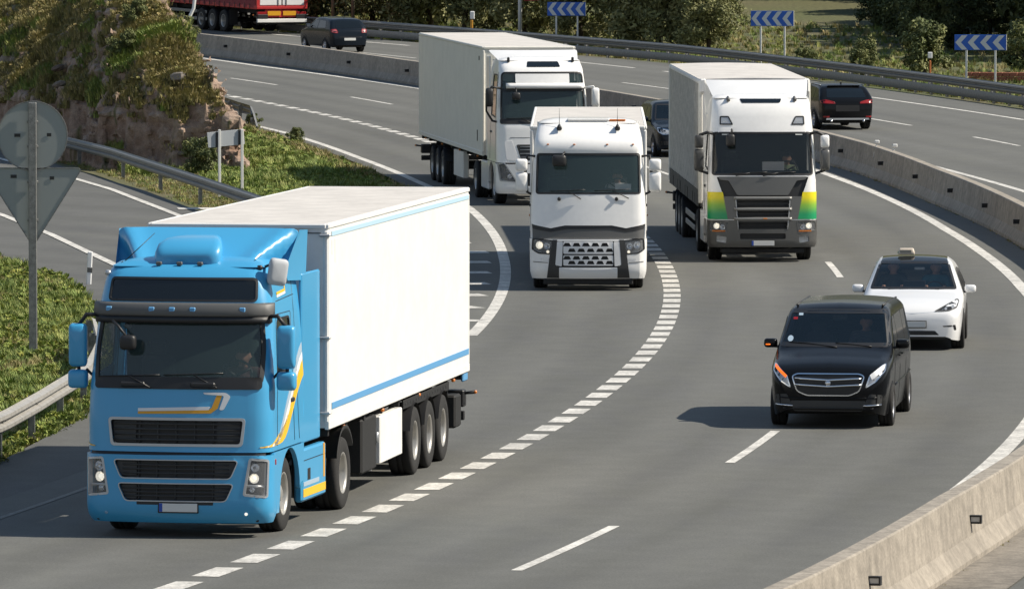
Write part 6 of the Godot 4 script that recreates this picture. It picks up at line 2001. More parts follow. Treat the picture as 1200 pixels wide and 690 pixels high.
func build_signs():
	chevron_sign(17.62, 280.0, 1.94, 1.5, 2.08, "blue and white chevron sign in front of the dark wood, right end of the row", -0.12)
	chevron_sign(10.66, 305.0, 1.76, 1.56, 2.18, "blue and white chevron sign in front of the grass field", -0.16)
	chevron_sign(2.36, 323.0, 1.68, 1.36, 1.95, "blue and white chevron sign in front of the bushes", -0.2)
	# red sign whose lower edge shows at the top of the picture
	var t := thing("red_sign", "red sign on a grey post beside the leftmost chevron sign", "sign", W3(0.95, 328.5), -0.15)
	obj("panel", box(Vector3(0, 2.22, 0.03), Vector3(0.85, 0.8, 0.03), 0.01), M.red, t)
	obj("post", tubed([Vector3(-0.6, -0.5, 0), Vector3(-0.6, 4.0, 0)], 0.09, 12), M.post_pale, t)
	obj("bracket", box(Vector3(-0.3, 2.4, 0.0), Vector3(0.7, 0.06, 0.03), 0.01), M.galv, t)
	for q in [[-8.32, 346.0, "left"], [-7.38, 345.4, "right"]]:
		var o := obj("wooden_post", tubed([Vector3(0, -0.4, 0), Vector3(0.0, 2.4, 0), Vector3(0, 4.6, 0)], [0.085, 0.08, 0.075], 10), mat(lin(0.26, 0.2, 0.14), 0.9))
		o.position = W3(q[0], q[1])
		tag(o, "tall brown post behind the guardrail, the %s one of a pair" % q[2], "post", "brown posts behind the guardrail")
	t = thing("delineator", "small white-topped yellow marker post behind the guardrail above the cream truck", "post", W3(-1.78, 328.0))
	obj("stem", box(Vector3(0, 0.45, 0), Vector3(0.12, 1.1, 0.08), 0.02), mat(lin(0.6, 0.28, 0.03), 0.6), t)
	obj("cap", box(Vector3(0.03, 1.2, 0), Vector3(0.2, 0.36, 0.08), 0.03), M.stripe_white, t)
	t = thing("delineator", "small white square marker on an orange stem before the round dark bush", "post", W3(15.9, 283.0))
	obj("stem", box(Vector3(0, 0.45, 0), Vector3(0.08, 1.1, 0.06), 0.02), mat(lin(0.4, 0.12, 0.03), 0.7), t)
	obj("cap", box(Vector3(0.0, 1.2, 0), Vector3(0.17, 0.24, 0.05), 0.02), M.stripe_white, t)
	# bent white pole on the barrier
	t = thing("bent_pole", "bent white pole rising from the median barrier in front of the red truck", "pole", rp(313.0, tab(O_BAR, 313.0) + 0.32, 0.84))
	obj("shaft", tubed([Vector3(0, -0.3, 0), Vector3(0, 0.45, 0), Vector3(0.1, 0.72, 0), Vector3(0.26, 1.05, 0), Vector3(0.3, 1.4, 0), Vector3(0.3, 4.6, 0)], 0.075, 10), M.post_pale, t)
	obj("base_plate", box(Vector3(0, 0.03, 0), Vector3(0.24, 0.05, 0.24), 0.01), M.galv, t)
	# backs of a round and a triangular sign on one post
	t = thing("road_sign", "grey back of a round sign above an upside-down triangular sign on one post", "sign", W3(-8.76, 135.9))
	obj("post", box(Vector3(0, 2.1, 0.05), Vector3(0.15, 5.1, 0.07), 0.012), M.galv, t)
	var mp := plane_map(Vector3(0, 0, -0.01), Vector3.RIGHT, Vector3.UP)
	var disc := circle2(Vector2(0, 4.04), 0.63, 56)
	pat("round_plate", t, M.sign_back, disc, mp, 0.0, 0.02, [], 0.3)
	pat("round_rim", t, M.galv, circle2(Vector2(0, 4.04), 0.64, 56), mp, 0.012, 0.035, [circle2(Vector2(0, 4.04), 0.622, 56)], 0.3)
	var tr := rounded(poly([[-0.9, 3.45], [0.9, 3.45], [0.0, 2.02]]), 0.12, 6)
	pat("triangle_plate", t, M.sign_back, tr, mp, 0.0, 0.02, [], 0.3)
	pat("triangle_rim", t, M.galv, ccw(Geometry2D.offset_polygon(tr, 0.012)[0]), mp, 0.012, 0.035, [inset(tr, 0.006)], 0.3)
	for q in [[-0.28, 4.05], [0.3, 4.06], [-0.35, 3.3], [0.35, 3.27]]:
		obj("maker_label", box(Vector3(q[0], q[1], -0.004), Vector3(0.11 if q[0] < 0 else 0.08, 0.06, 0.004), 0.001), M.black, t)
	for y in [3.85, 4.3, 3.2, 2.5]: obj("clamp", box(Vector3(0, y, 0.03), Vector3(0.2, 0.05, 0.05), 0.008), M.galv, t)
	# small panel seen from behind on two posts
	t = thing("small_sign", "small blank white panel on two thin posts at the nose of the rocky bank", "sign", W3(-7.66, 202.8), 0.25)
	obj("panel", box(Vector3(0, 1.56, -0.03), Vector3(1.02, 0.42, 0.02), 0.006, Transform3D(Basis(Vector3(0, 0, 1), 0.09), Vector3.ZERO)), M.sign_grey, t)
	for s in [-0.33, 0.3]:
		obj("post", box(Vector3(s, 0.75, 0.02), Vector3(0.075, 2.1, 0.05), 0.01), M.post_pale, t)
	for s in [-0.33, 0.3]: obj("channel", box(Vector3(s - 0.07, 1.56 + s * 0.1, 0.0), Vector3(0.06, 0.42, 0.03), 0.006), M.plastic, t)
	t = thing("delineator", "plain white marker post on the grass beside the ramp", "post", W3(-9.15, 160.6), 0.0)
	obj("stem", box(Vector3(0, 0.2, 0), Vector3(0.11, 1.0, 0.06), 0.02, Transform3D(Basis(Vector3(0, 0, 1), -0.05), Vector3.ZERO)), M.stripe_white, t)
	obj("band", box(Vector3(0.01, 0.3, 0.0), Vector3(0.115, 0.12, 0.066), 0.01, Transform3D(Basis(Vector3(0, 0, 1), -0.05), Vector3.ZERO)), M.grey_plastic, t)
	t = thing("brick_wall", "low red-orange wall on the verge under the right chevron sign", "wall", W3(19.6, 288.0), -0.3)
	for r in 2:
		for k in 14:
			obj("brick", box(Vector3((k - 6.5) * 0.3 + (0.15 if r % 2 == 0 else 0.0), 0.1 + r * 0.17, 0.02 * sin(k * 2.3 + r)), Vector3(0.285, 0.155, 0.3), 0.012), M.brick, t)

# ---------- plants ----------
func leafy(seed_: int, n: int, rx: float, ry: float, leaf: float, cols: Array, clumps: int, low := -0.9) -> ArrayMesh:   # crown of leaf faces in clumps; centre at its middle
	var r := RandomNumberGenerator.new()
	r.seed = seed_
	var cs := []
	for i in clumps:
		var v := Vector3(r.randfn(), r.randfn(), r.randfn()).normalized()
		v.y = max(v.y, low)
		var q := pow(r.randf(), 0.45)
		cs.append([Vector3(v.x * rx, v.y * ry, v.z * rx) * q, rx * r.randf_range(0.16, 0.34), r.randf()])
	var st := S(true)
	for i in n:
		var c: Array = cs[r.randi() % clumps]
		var v := Vector3(r.randfn(), r.randfn() * 0.8, r.randfn())
		v = v.normalized() * pow(r.randf(), 0.4)
		var p: Vector3 = c[0] + v * c[1]
		var nrm := (v + Vector3(r.randfn(), r.randfn() + 0.5, r.randfn()) * 0.55).normalized()
		var a := nrm.cross(Vector3(r.randfn(), r.randfn(), r.randfn())).normalized()
		var b := nrm.cross(a)
		var s := leaf * r.randf_range(0.6, 1.3)
		var f: float = clamp(c[2] * 0.6 + r.randf() * 0.5, 0.0, 0.999) * (cols.size() - 1)
		var col: Color = cols[int(f)].lerp(cols[int(f) + 1], f - int(f)) * r.randf_range(0.75, 1.2)
		st.set_color(col)
		var q0 := p - a * s
		var q1 := p + b * s * 0.42
		var q2 := p + a * s
		var q3 := p - b * s * 0.42
		st.add_vertex(q0); st.add_vertex(q1); st.add_vertex(q2)
		st.add_vertex(q0); st.add_vertex(q2); st.add_vertex(q3)
	return fin(st)
func trunk_mesh(seed_: int, h: float, r0: float, spread: float) -> ArrayMesh:
	var r := RandomNumberGenerator.new()
	r.seed = seed_
	var st := S()
	tube(st, [Vector3(0, -0.5, 0), Vector3(0.05, h * 0.3, 0.03), Vector3(-0.06, h * 0.65, 0.05), Vector3(0.04, h, 0)], [r0 * 1.2, r0, r0 * 0.7, r0 * 0.3], 8)
	for k in 7:
		var a := TAU * k / 7.0 + r.randf()
		var y0 := h * r.randf_range(0.25, 0.75)
		tube(st, [Vector3(0, y0, 0), Vector3(cos(a) * spread * 0.5, y0 + h * 0.15, sin(a) * spread * 0.5), Vector3(cos(a) * spread, y0 + h * 0.3, sin(a) * spread)], [r0 * 0.5, r0 * 0.3, r0 * 0.12], 6)
	return fin(st)
var crowns := {}
func tree(called: String, kind: String, X: float, Z: float, s: float, label: String, group: String, variant: int):
	var key := "%s%d" % [kind, variant]
	if not crowns.has(key):
		if kind == "olive": crowns[key] = [leafy(300 + variant, 15000, 2.3, 2.9, 0.12, [Color(0.10, 0.11, 0.04), Color(0.18, 0.185, 0.07), Color(0.28, 0.27, 0.12)], 110), trunk_mesh(variant, 4.6, 0.13, 1.5), 2.9]
		elif kind == "dark": crowns[key] = [leafy(400 + variant, 13000, 2.8, 4.2, 0.17, [Color(0.042, 0.056, 0.02), Color(0.07, 0.09, 0.032), Color(0.11, 0.125, 0.05)], 80), trunk_mesh(40 + variant, 6.5, 0.17, 1.8), 4.2]
		else: crowns[key] = [leafy(500 + variant, 6000, 1.0, 1.0, 0.075, [Color(0.05, 0.07, 0.02), Color(0.10, 0.12, 0.035), Color(0.18, 0.18, 0.06)], 40), trunk_mesh(80 + variant, 1.3, 0.05, 0.6), 0.95]
	var c: Array = crowns[key]
	var t := thing(called, label, "bush" if kind == "bush" else "tree", Vector3(X, ground_h(X, Z), -Z), rng.randf() * TAU, group)
	t.scale = Vector3(s * rng.randf_range(0.9, 1.12), s * rng.randf_range(0.9, 1.15), s)
	var cr := obj("crown", c[0], M.leaf, t)
	cr.position.y = c[2]
	obj("trunk", c[1], M.bark, t)
func tuft_mesh(seed_: int, blades: int, h: float, w: float) -> ArrayMesh:
	var r := RandomNumberGenerator.new()
	r.seed = seed_
	var st := S(true)
	for i in blades:
		var a := r.randf() * TAU
		var o := Vector3(cos(a), 0, sin(a)) * r.randf() * w * 0.6
		var d := Vector3(cos(a + r.randf_range(-0.8, 0.8)), 0, sin(a + r.randf_range(-0.8, 0.8)))
		var hh := h * r.randf_range(0.5, 1.15)
		var e := d.cross(Vector3.UP) * 0.0075
		var m := o + Vector3.UP * hh * 0.6 + d * hh * 0.16
		var tip := o + Vector3.UP * hh + d * hh * 0.5
		quad(st, o - e * 1.3, o + e * 1.3, m + e, m - e)
		tri(st, m - e, m + e, tip)
	return fin(st)
func scatter(called: String, label: String, spots: Array, mesh: Mesh, kindof := "grass"):   # spots: [position, scale, colour]
	var mm := MultiMesh.new()
	mm.transform_format = MultiMesh.TRANSFORM_3D
	mm.use_colors = true
	mm.mesh = mesh
	mm.instance_count = spots.size()
	for i in spots.size():
		var s: float = spots[i][1]
		mm.set_instance_transform(i, Transform3D(Basis(Vector3.UP, rng.randf() * TAU).scaled(Vector3(s, s * rng.randf_range(0.8, 1.2), s)), spots[i][0]))
		mm.set_instance_color(i, spots[i][2])
	var o := MultiMeshInstance3D.new()
	o.multimesh = mm
	o.name = numbered(called)
	o.material_override = M.leaf
	add_child(o)
	tag(o, label, kindof, "", "stuff")

const HILL := [[-34.0, 272.0], [-25.0, 252.0], [-20.5, 243.0], [-17.0, 236.0], [-14.7, 229.0], [-13.3, 223.8], [-12.2, 220.4], [-10.8, 218.5], [-9.2, 217.4], [-8.3, 217.2], [-7.8, 218.4], [-7.95, 220.6], [-8.3, 224.0], [-8.8, 229.0], [-9.5, 234.0], [-11.4, 244.0], [-14.4, 255.0], [-19.0, 266.0], [-26.0, 278.0], [-40.0, 298.0]]
const P_LEFT := [[0.0, -0.2], [0.05, 0.15], [0.14, 0.5], [0.3, 1.05], [0.28, 1.45], [0.5, 1.95], [0.95, 2.4], [1.7, 3.3], [3.2, 4.6], [6.0, 6.5], [9.0, 8.0], [14.0, 10.0]]
const P_NOSE := [[0.0, -0.2], [0.1, 0.15], [0.28, 0.6], [0.5, 1.2], [0.62, 1.6], [0.9, 2.1], [1.2, 2.75], [1.6, 3.5], [2.1, 4.5], [3.4, 6.2], [6.0, 8.3], [11.0, 10.5]]
const FOOT := [[8.0, 217.2], [10.8, 218.5], [12.2, 220.4], [13.3, 223.8], [14.7, 229.0], [17.0, 236.0], [20.5, 243.0], [25.0, 252.0], [34.0, 272.0]]
var hill_tops := []
func right_x(Z: float) -> float:   # right foot of the bank at a given depth
	if Z < 217.0: return -7.9 + (217.0 - Z) * 0.1
	for i in range(11, HILL.size()):
		if Z <= HILL[i][1]:
			return lerp(HILL[i - 1][0], HILL[i][0], (Z - HILL[i - 1][1]) / (HILL[i][1] - HILL[i - 1][1]))
	return -40.0
func nose_h(d: float) -> float:
	if d < 0.0: return -1.3
	for i in range(1, P_NOSE.size()):
		if d <= P_NOSE[i][0]: return lerp(P_NOSE[i - 1][1], P_NOSE[i][1], clamp((d - P_NOSE[i - 1][0]) / (P_NOSE[i][0] - P_NOSE[i - 1][0]), 0.0, 1.0))
	return 10.5
var rock_spots := []
var n3 := FastNoiseLite.new()
func bank_h(X: float, Z: float) -> float:   # height of the bank over the road level
	var fz := tab(FOOT, -X)
	var back_ := Z - fz
	if back_ < -0.6: return -1.3
	var sl: float = clamp((tab(FOOT, -X + 0.6) - tab(FOOT, -X - 0.6)) / 1.2, 0.0, 4.0)
	var d := back_ / sqrt(1.0 + sl * sl)
	d += 0.55 * n3.get_noise_2d(X * 0.9, Z * 0.45) + 0.22 * n3.get_noise_2d(X * 3.1 + 7.0, Z * 1.6)
	var hl := -1.3
	if d > 0.0:
		for i in range(1, P_LEFT.size()):
			if d <= P_LEFT[i][0] or i == P_LEFT.size() - 1:
				hl = lerp(P_LEFT[i - 1][1], P_LEFT[i][1], clamp((d - P_LEFT[i - 1][0]) / (P_LEFT[i][0] - P_LEFT[i - 1][0]), 0.0, 1.0))
				break
	var bk: float = max(back_, 0.0)
	var c: float = 1.85 + 0.05 * clamp(-8.5 - X, 0.0, 9.0) + 0.44 * bk - 0.011 * min(bk, 14.0) * min(bk, 14.0) + 0.55 * n3.get_noise_2d(X * 0.7 + 40.0, Z * 0.7)
	var dr := right_x(Z) - X + 0.3 * n3.get_noise_2d(X * 0.8 + 90.0, Z * 0.8)
	return min(min(hl, c), nose_h(dr))
func rock_nets(st: SurfaceTool, cell: FastNoiseLite):   # the near face with its ledges: a solid broken up by noise, meshed as surface nets
	var g := 0.13
	var o := Vector3(-18.6, -0.4, 216.0)
	var nx := 87
	var ny := 44
	var nd := 154
	var f := PackedFloat32Array()
	f.resize(nx * ny * nd)
	f.fill(9.0)
	var cols := PackedFloat32Array()
	cols.resize(nx * nd)
	for x in nx:
		for d in nd:
			var X := o.x + x * g
			var Z := o.z + d * g
			var h := bank_h(X, Z)
			var slope: float = max(abs(bank_h(X + 0.15, Z) - h), abs(bank_h(X, Z + 0.15) - h)) / 0.15
			var q: float = 1.0 / sqrt(1.0 + min(slope, 4.0) * min(slope, 4.0))
			var dn := n3.get_noise_2d(X * 1.2, Z * 1.2)
			var rocky: float = smoothstep(1.0, 1.8, slope + 0.8 * dn)
			cols[x * nd + d] = rocky
			var e := elev(Z)
			for y in ny:
				var yy := o.y + y * g
				var v := (yy - e - h) * q
				if v < -1.0: v = -1.0
				elif v < 1.0:
					var P := Vector3(X, yy, -Z)
					v -= (cell.get_noise_3d(P.x * 1.1, P.y * 3.0 + P.x * 0.3, P.z * 1.1) * 0.34 + cell.get_noise_3d(P.x * 2.6 + 30.0, P.y * 5.5, P.z * 2.6) * 0.24 + n3.get_noise_3dv(P * 1.4) * 0.3) * (0.25 + 0.75 * rocky)
				f[(x * ny + y) * nd + d] = v
	var ids := {}
	var pts := []
	var off := [Vector3i(0, 0, 0), Vector3i(1, 0, 0), Vector3i(0, 1, 0), Vector3i(1, 1, 0), Vector3i(0, 0, 1), Vector3i(1, 0, 1), Vector3i(0, 1, 1), Vector3i(1, 1, 1)]
	var edges := [[0, 1], [2, 3], [4, 5], [6, 7], [0, 2], [1, 3], [4, 6], [5, 7], [0, 4], [1, 5], [2, 6], [3, 7]]
	for x in nx - 1:
		for y in ny - 1:
			for d in nd - 1:
				var b := (x * ny + y) * nd + d
				var v0 := f[b]
				if v0 > 0.0 and f[b + ny * nd] > 0.0 and f[b + nd] > 0.0 and f[b + 1] > 0.0 and f[b + ny * nd + nd + 1] > 0.0 and f[b + ny * nd + nd] > 0.0 and f[b + nd + 1] > 0.0 and f[b + ny * nd + 1] > 0.0: continue
				if v0 <= -0.99 and f[b + nd] <= -0.99 and f[b + 1] <= -0.99 and f[b + ny * nd] <= -0.99: continue
				var vals := [v0, f[b + ny * nd], f[b + nd], f[b + ny * nd + nd], f[b + 1], f[b + ny * nd + 1], f[b + nd + 1], f[b + ny * nd + nd + 1]]
				var neg := 0
				for w in vals:
					if w < 0.0: neg += 1
				if neg == 0 or neg == 8: continue
				var s := Vector3.ZERO
				var cnt := 0
				for ed in edges:
					var va: float = vals[ed[0]]
					var vb: float = vals[ed[1]]
					if (va < 0.0) != (vb < 0.0):
						s += Vector3(off[ed[0]]).lerp(Vector3(off[ed[1]]), va / (va - vb))
						cnt += 1
				var q := o + (Vector3(x, y, d) + s / cnt) * g
				var P := Vector3(q.x, q.y, -q.z)
				var rocky := cols[x * nd + d]
				var hh := q.y - elev(q.z)
				var lay := cell.get_noise_3d(P.x * 1.1, P.y * 3.0 + P.x * 0.3, P.z * 1.1)
				var lay2 := cell.get_noise_3d(P.x * 2.6 + 30.0, P.y * 5.5, P.z * 2.6)
				var dn := n3.get_noise_3dv(P)
				var gz := n3.get_noise_3dv(P * 2.3 + Vector3(9, 0, 4))
				var rc := Color(0.33, 0.20, 0.135).lerp(Color(0.58, 0.43, 0.33), clamp(0.5 + lay * 0.45 + lay2 * 0.45 + gz * 0.4, 0.0, 1.0))
				var gc := Color(0.22, 0.175, 0.08).lerp(Color(0.13, 0.15, 0.045), clamp(gz * 2.2 + dn + 0.4, 0.0, 1.0))
				ids[b] = pts.size()
				pts.append([P, gc.lerp(rc, clamp(rocky * 1.3 + gz * 0.6 - 0.15, 0.0, 1.0)), rocky])
				if rocky < 0.6 and hh > 0.4 and v0 < 0.05: hill_tops.append([P, rocky])
				if rocky > 0.8 and hh > 0.2 and (x + y * 5 + d * 3) % 13 == 0: rock_spots.append(P)
	var st3 := [ny * nd, nd, 1]
	for b in ids.keys():
		for ax in 3:
			var u: int = st3[(ax + 1) % 3]
			var w: int = st3[(ax + 2) % 3]
			var f1 := f[b + st3[ax]]
			if (f[b] < 0.0) == (f1 < 0.0): continue
			if not (ids.has(b - u) and ids.has(b - w) and ids.has(b - u - w)): continue
			var q := [ids[b], ids[b - u], ids[b - u - w], ids[b - w]]
			if f[b] >= 0.0: q.reverse()
			st.set_smooth_group(0xFFFFFFFF if pts[q[0]][2] > 0.55 else 0)
			for k in [0, 2, 1, 0, 3, 2]:
				st.set_color(pts[q[k]][1])
				st.add_vertex(pts[q[k]][0])
func build_hill():
	n3.seed = 77
	n3.frequency = 0.55
	n3.fractal_octaves = 5
	n3.fractal_gain = 0.55
	var cell := FastNoiseLite.new()
	cell.seed = 3
	cell.noise_type = FastNoiseLite.TYPE_CELLULAR
	cell.cellular_return_type = FastNoiseLite.RETURN_CELL_VALUE
	cell.frequency = 0.9
	var st := S()
	var step := 0.16
	var nx := int((32.0 - 7.2) / step)
	var nzz := int((282.0 - 216.0) / step)
	var prev := []
	for j in nzz + 1:
		var Z := 216.0 + j * step
		var row := []
		for i in nx + 1:
			var X := -32.0 + i * step
			if X < -600.0 / 8730.0 * Z - 3.5 or (Z < 235.4 and X > -18.2):
				row.append(null)
				continue
			var hh := bank_h(X, Z)
			if hh < -1.0:
				row.append(null)
				continue
			var e := elev(Z)
			var gx := (bank_h(X + 0.12, Z) - hh) / 0.12
			var gzv := (bank_h(X, Z + 0.12) - hh) / 0.12
			var slope := sqrt(gx * gx + gzv * gzv)
			var P := Vector3(X, e + hh, -Z)
			var dn := n3.get_noise_3dv(P)
			var gz := n3.get_noise_3dv(P * 2.3 + Vector3(9, 0, 4))
			var rocky: float = smoothstep(1.05, 1.9, slope + 0.9 * dn)
			if hh < 1.5: rocky = max(rocky, 0.6)
			var lay := cell.get_noise_3d(P.x * 0.9, P.y * 2.8 + P.x * 0.25, P.z * 0.9)
			var lay2 := cell.get_noise_3d(P.x * 2.2 + 30.0, P.y * 5.0, P.z * 2.2)
			var outw := Vector3(-gx, 0.0, gzv)
			if outw.length() > 0.01: outw = outw.normalized()
			P += outw * (lay * 0.32 + lay2 * 0.13 + n3.get_noise_3dv(P * 3.5) * 0.14) * rocky * smoothstep(0.0, 0.5, hh)
			P.y += (dn * 0.3 + gz * 0.12) * (1.0 - rocky) + lay2 * 0.08 * rocky
			var rc := Color(0.30, 0.20, 0.145).lerp(Color(0.52, 0.40, 0.32), clamp(0.5 + lay * 0.5 + lay2 * 0.45 + gz * 0.4, 0.0, 1.0))
			var gc := Color(0.22, 0.175, 0.08).lerp(Color(0.13, 0.15, 0.045), clamp(gz * 2.2 + dn + 0.4, 0.0, 1.0))
			row.append([P, gc.lerp(rc, clamp(rocky * 1.3 + gz * 0.6 - 0.15, 0.0, 1.0))])
			if rocky < 0.7 and hh > 0.3: hill_tops.append([P, rocky])
		if j > 0:
			for i in nx:
				var q := [prev[i], prev[i + 1], row[i + 1], row[i]]
				for t3 in [[0, 1, 2], [0, 2, 3]]:
					if q[t3[0]] == null or q[t3[1]] == null or q[t3[2]] == null: continue
					for k in [0, 2, 1]:
						st.set_color(q[t3[k]][1])
						st.add_vertex(q[t3[k]][0])
		prev = row
	rock_nets(st, cell)
	var h := struct("rocky_bank", st, M.rock)
	# loose blocks on the ledges
	var vars := []
	for v in 4:
		var r := RandomNumberGenerator.new()
		r.seed = 900 + v
		var sp := SphereMesh.new()
		sp.radius = 1.0
		sp.height = 2.0
		sp.radial_segments = 10
		sp.rings = 5
		var s2 := SurfaceTool.new()
		s2.create_from(sp, 0)
		var arr := s2.commit().surface_get_arrays(0)
		var vs: PackedVector3Array = arr[Mesh.ARRAY_VERTEX]
		var ix: PackedInt32Array = arr[Mesh.ARRAY_INDEX]
		var s3 := S(true)
		var cc: Color = [Color(0.27, 0.2, 0.15), Color(0.33, 0.26, 0.2), Color(0.22, 0.155, 0.11), Color(0.36, 0.31, 0.27)][v]
		for id in ix:
			var q := vs[id]
			s3.set_color(cc)
			var w3: Vector3 = Vector3(q.x * 1.25, q.y * 0.62, q.z) * (1.0 + 0.5 * n3.get_noise_3dv(q * 1.3 + Vector3(v * 7, 0, 0)))
			s3.add_vertex(w3.clamp(-Vector3.ONE * 1.25, Vector3(1.1, 0.55, 0.95)))
		vars.append(fin(s3))
	for i in 46:
		var p: Vector3 = rock_spots[rng.randi() % rock_spots.size()]
		var o := obj("rock", vars[i % 4], M.rock, h)
		var s := rng.randf_range(0.08, 0.26)
		o.transform = Transform3D(Basis.from_euler(Vector3(rng.randf_range(-0.3, 0.3), rng.randf() * TAU, rng.randf_range(-0.3, 0.3))).scaled(Vector3(s, s, s)), p)

func gcol(kind: int) -> Color:
	var f := rng.randf()
	if kind == 0: return Color(0.14, 0.20, 0.04).lerp(Color(0.30, 0.31, 0.08), f * f) * rng.randf_range(0.7, 1.2)
	if kind == 1: return Color(0.20, 0.185, 0.05).lerp(Color(0.36, 0.29, 0.13), f) * rng.randf_range(0.6, 1.15)
	return Color(0.05, 0.075, 0.02).lerp(Color(0.10, 0.12, 0.035), f) * rng.randf_range(0.7, 1.2)
func build_plants():
	var tm := tuft_mesh(1, 24, 0.17, 0.24)
	var tm2 := tuft_mesh(2, 24, 0.14, 0.28)
	var near := []
	while near.size() < 22000:
		var Z := rng.randf_range(104.0, 173.0)
		var X := tab(RAMP_L, Z) - 0.1 - pow(rng.randf(), 1.2) * 6.5
		var n := nz.get_noise_2d(X * 6.0, Z * 6.0)
		if X > -600.0 / 8730.0 * Z - 4.5: near.append([W3(X, Z, -0.07), rng.randf_range(0.7, 1.3) + n * 0.9, gcol(0 if n > -0.12 else 1)])
	scatter("verge_grass", "green rough grass on the verge left of the blue truck", near, tm)
	var wm := leafy(700, 60, 0.2, 0.15, 0.042, [Color(0.65, 0.65, 0.65), Color(1, 1, 1), Color(1.2, 1.2, 1.2)], 5, -0.3)
	var leafs := []
	while leafs.size() < 4500:
		var Z := rng.randf_range(104.0, 172.0)
		var X := tab(RAMP_L, Z) - 0.05 - pow(rng.randf(), 1.3) * 6.5
		var n := nz.get_noise_2d(X * 5.0 + 33.0, Z * 5.0)
		if n < -0.1: continue
		if X > -600.0 / 8730.0 * Z - 4.5: leafs.append([W3(X, Z, 0.03), rng.randf_range(0.6, 1.3), Color(0.14, 0.19, 0.03).lerp(Color(0.30, 0.30, 0.06), pow(rng.randf(), 2.0)) * rng.randf_range(0.7, 1.2)])
	scatter("verge_weeds", "leafy yellow-green weeds in the verge left of the blue truck", leafs, wm, "weeds")
	leafs = []
	while leafs.size() < 4200:
		var Z := rng.randf_range(190.0, 248.0)
		var X: float = ref_x(Z) + tab(O_EDGE_IN, Z) - 1.0 - rng.randf() * 5.0
		if X < -4.9 - (Z - 187.0) * 0.163 and Z < 216.0: continue
		leafs.append([W3(X, Z, 0.04), rng.randf_range(0.7, 1.5), Color(0.12, 0.19, 0.03).lerp(Color(0.24, 0.27, 0.06), rng.randf()) * rng.randf_range(0.7, 1.2)])
	scatter("nose_weeds", "leafy green weeds on the nose between ramp and motorway", leafs, wm, "weeds")
	leafs = []
	for i in 4500:
		var q: Array = hill_tops[rng.randi() % hill_tops.size()]
		leafs.append([q[0], rng.randf_range(0.6, 1.4), Color(0.19, 0.18, 0.05).lerp(Color(0.38, 0.29, 0.12), rng.randf()) * rng.randf_range(0.6, 1.15)])
	scatter("bank_weeds", "low leafy weeds and scrub covering the rocky bank", leafs, wm, "weeds")
	var gore := []
	while gore.size() < 15000:
		var Z := rng.randf_range(186.0, 250.0)
		var xr: float = ref_x(Z) + tab(O_EDGE_IN, Z) - 0.9
		var xl: float = xr - 7.0
		var X := rng.randf_range(xl, xr)
		if X < -4.9 - (Z - 187.0) * 0.163 and Z < 216.0: continue
		var n := nz.get_noise_2d(X * 6.0, Z * 4.0)
		gore.append([W3(X, Z, -0.08), rng.randf_range(0.9, 1.7) + n, gcol(0 if (n > -0.25 and X < xr - 0.8) else 1)])
	scatter("nose_grass", "bright green grass on the nose between ramp and motorway", gore, tm)
	var dry := []
	while dry.size() < 3500:
		var Z := rng.randf_range(186.0, 246.0)
		var t := []
		for v in FAR_RAIL: t.push_front([v[1], v[0]])
		var X := tab(t, Z) + rng.randf_range(-0.2, 2.6)
		dry.append([W3(X, Z, -0.08), rng.randf_range(0.4, 0.9), gcol(1 if rng.randf() < 0.7 else 0)])
	scatter("dry_grass", "dry short grass between the ramp guardrail and the rocky bank", dry, tm2)
	var top := []
	while top.size() < 30000:
		var q: Array = hill_tops[rng.randi() % hill_tops.size()]
		if rng.randf() < q[1] * 1.2: continue
		var n := nz.get_noise_3dv(q[0] * 5.0)
		top.append([q[0] - Vector3(0, 0.05, 0), rng.randf_range(0.8, 1.6) + n, gcol(1 if n < 0.24 else 0)])
	scatter("bank_grass", "olive and straw coloured grass covering the rocky bank", top, tm2)
	var field := []
	while field.size() < 9000:
		var z := rng.randf_range(225.0, 350.0)
		var off := tab(O_ORAIL, z) + 0.3 + pow(rng.randf(), 1.6) * 26.0
		var p := rp(z, off)
		field.append([Vector3(p.x, ground_h(p.x, -p.z) - 0.03, p.z), rng.randf_range(0.8, 1.7), gcol(1 if rng.randf() < 0.5 else 0)])
	scatter("field_grass", "rough pale grass beyond the far guardrail", field, tm)
	var weeds := []
	for i in 500:
		var z := rng.randf_range(84.0, 250.0)
		weeds.append([rp(z, tab(O_BAR, z) + (0.66 if rng.randf() < 0.5 else -0.03) + rng.randfn() * 0.02, 0.0), rng.randf_range(0.15, 0.4), gcol(1)])
	scatter("barrier_weeds", "small weeds growing along the foot of the median barrier", weeds, tm2, "weeds")
	# bushes on the bank and on the nose
	for q in [[-9.0, 214.6, 0.62, "leafy green bush at the foot of the rocky bank"], [-6.9, 236.0, 0.34, "small leafy bush on the grass nose beside the motorway edge line"], [-2.0, 192.5, 0.36, "yellowish bush at the tip of the grass nose behind the blue trailer"], [-8.6, 248.0, 0.28, "low weeds growing round the sloping guardrail end"]]:
		tree("bush", "bush", q[0], q[1], q[2], q[3], "", 0)
	for i in 7:
		var p: Vector3 = hill_tops[rng.randi() % hill_tops.size()][0]
		tree("bush", "bush", p.x, -p.z, rng.randf_range(0.25, 0.6), "low scrub bush rooted on the rocky bank", "scrub on the rocky bank", 1 + i % 2)
		var o: Node3D = get_child(get_child_count() - 1)
		o.position.y = p.y - 0.15
	# row of bushy trees behind the guardrail, left and centre
	var k := 0
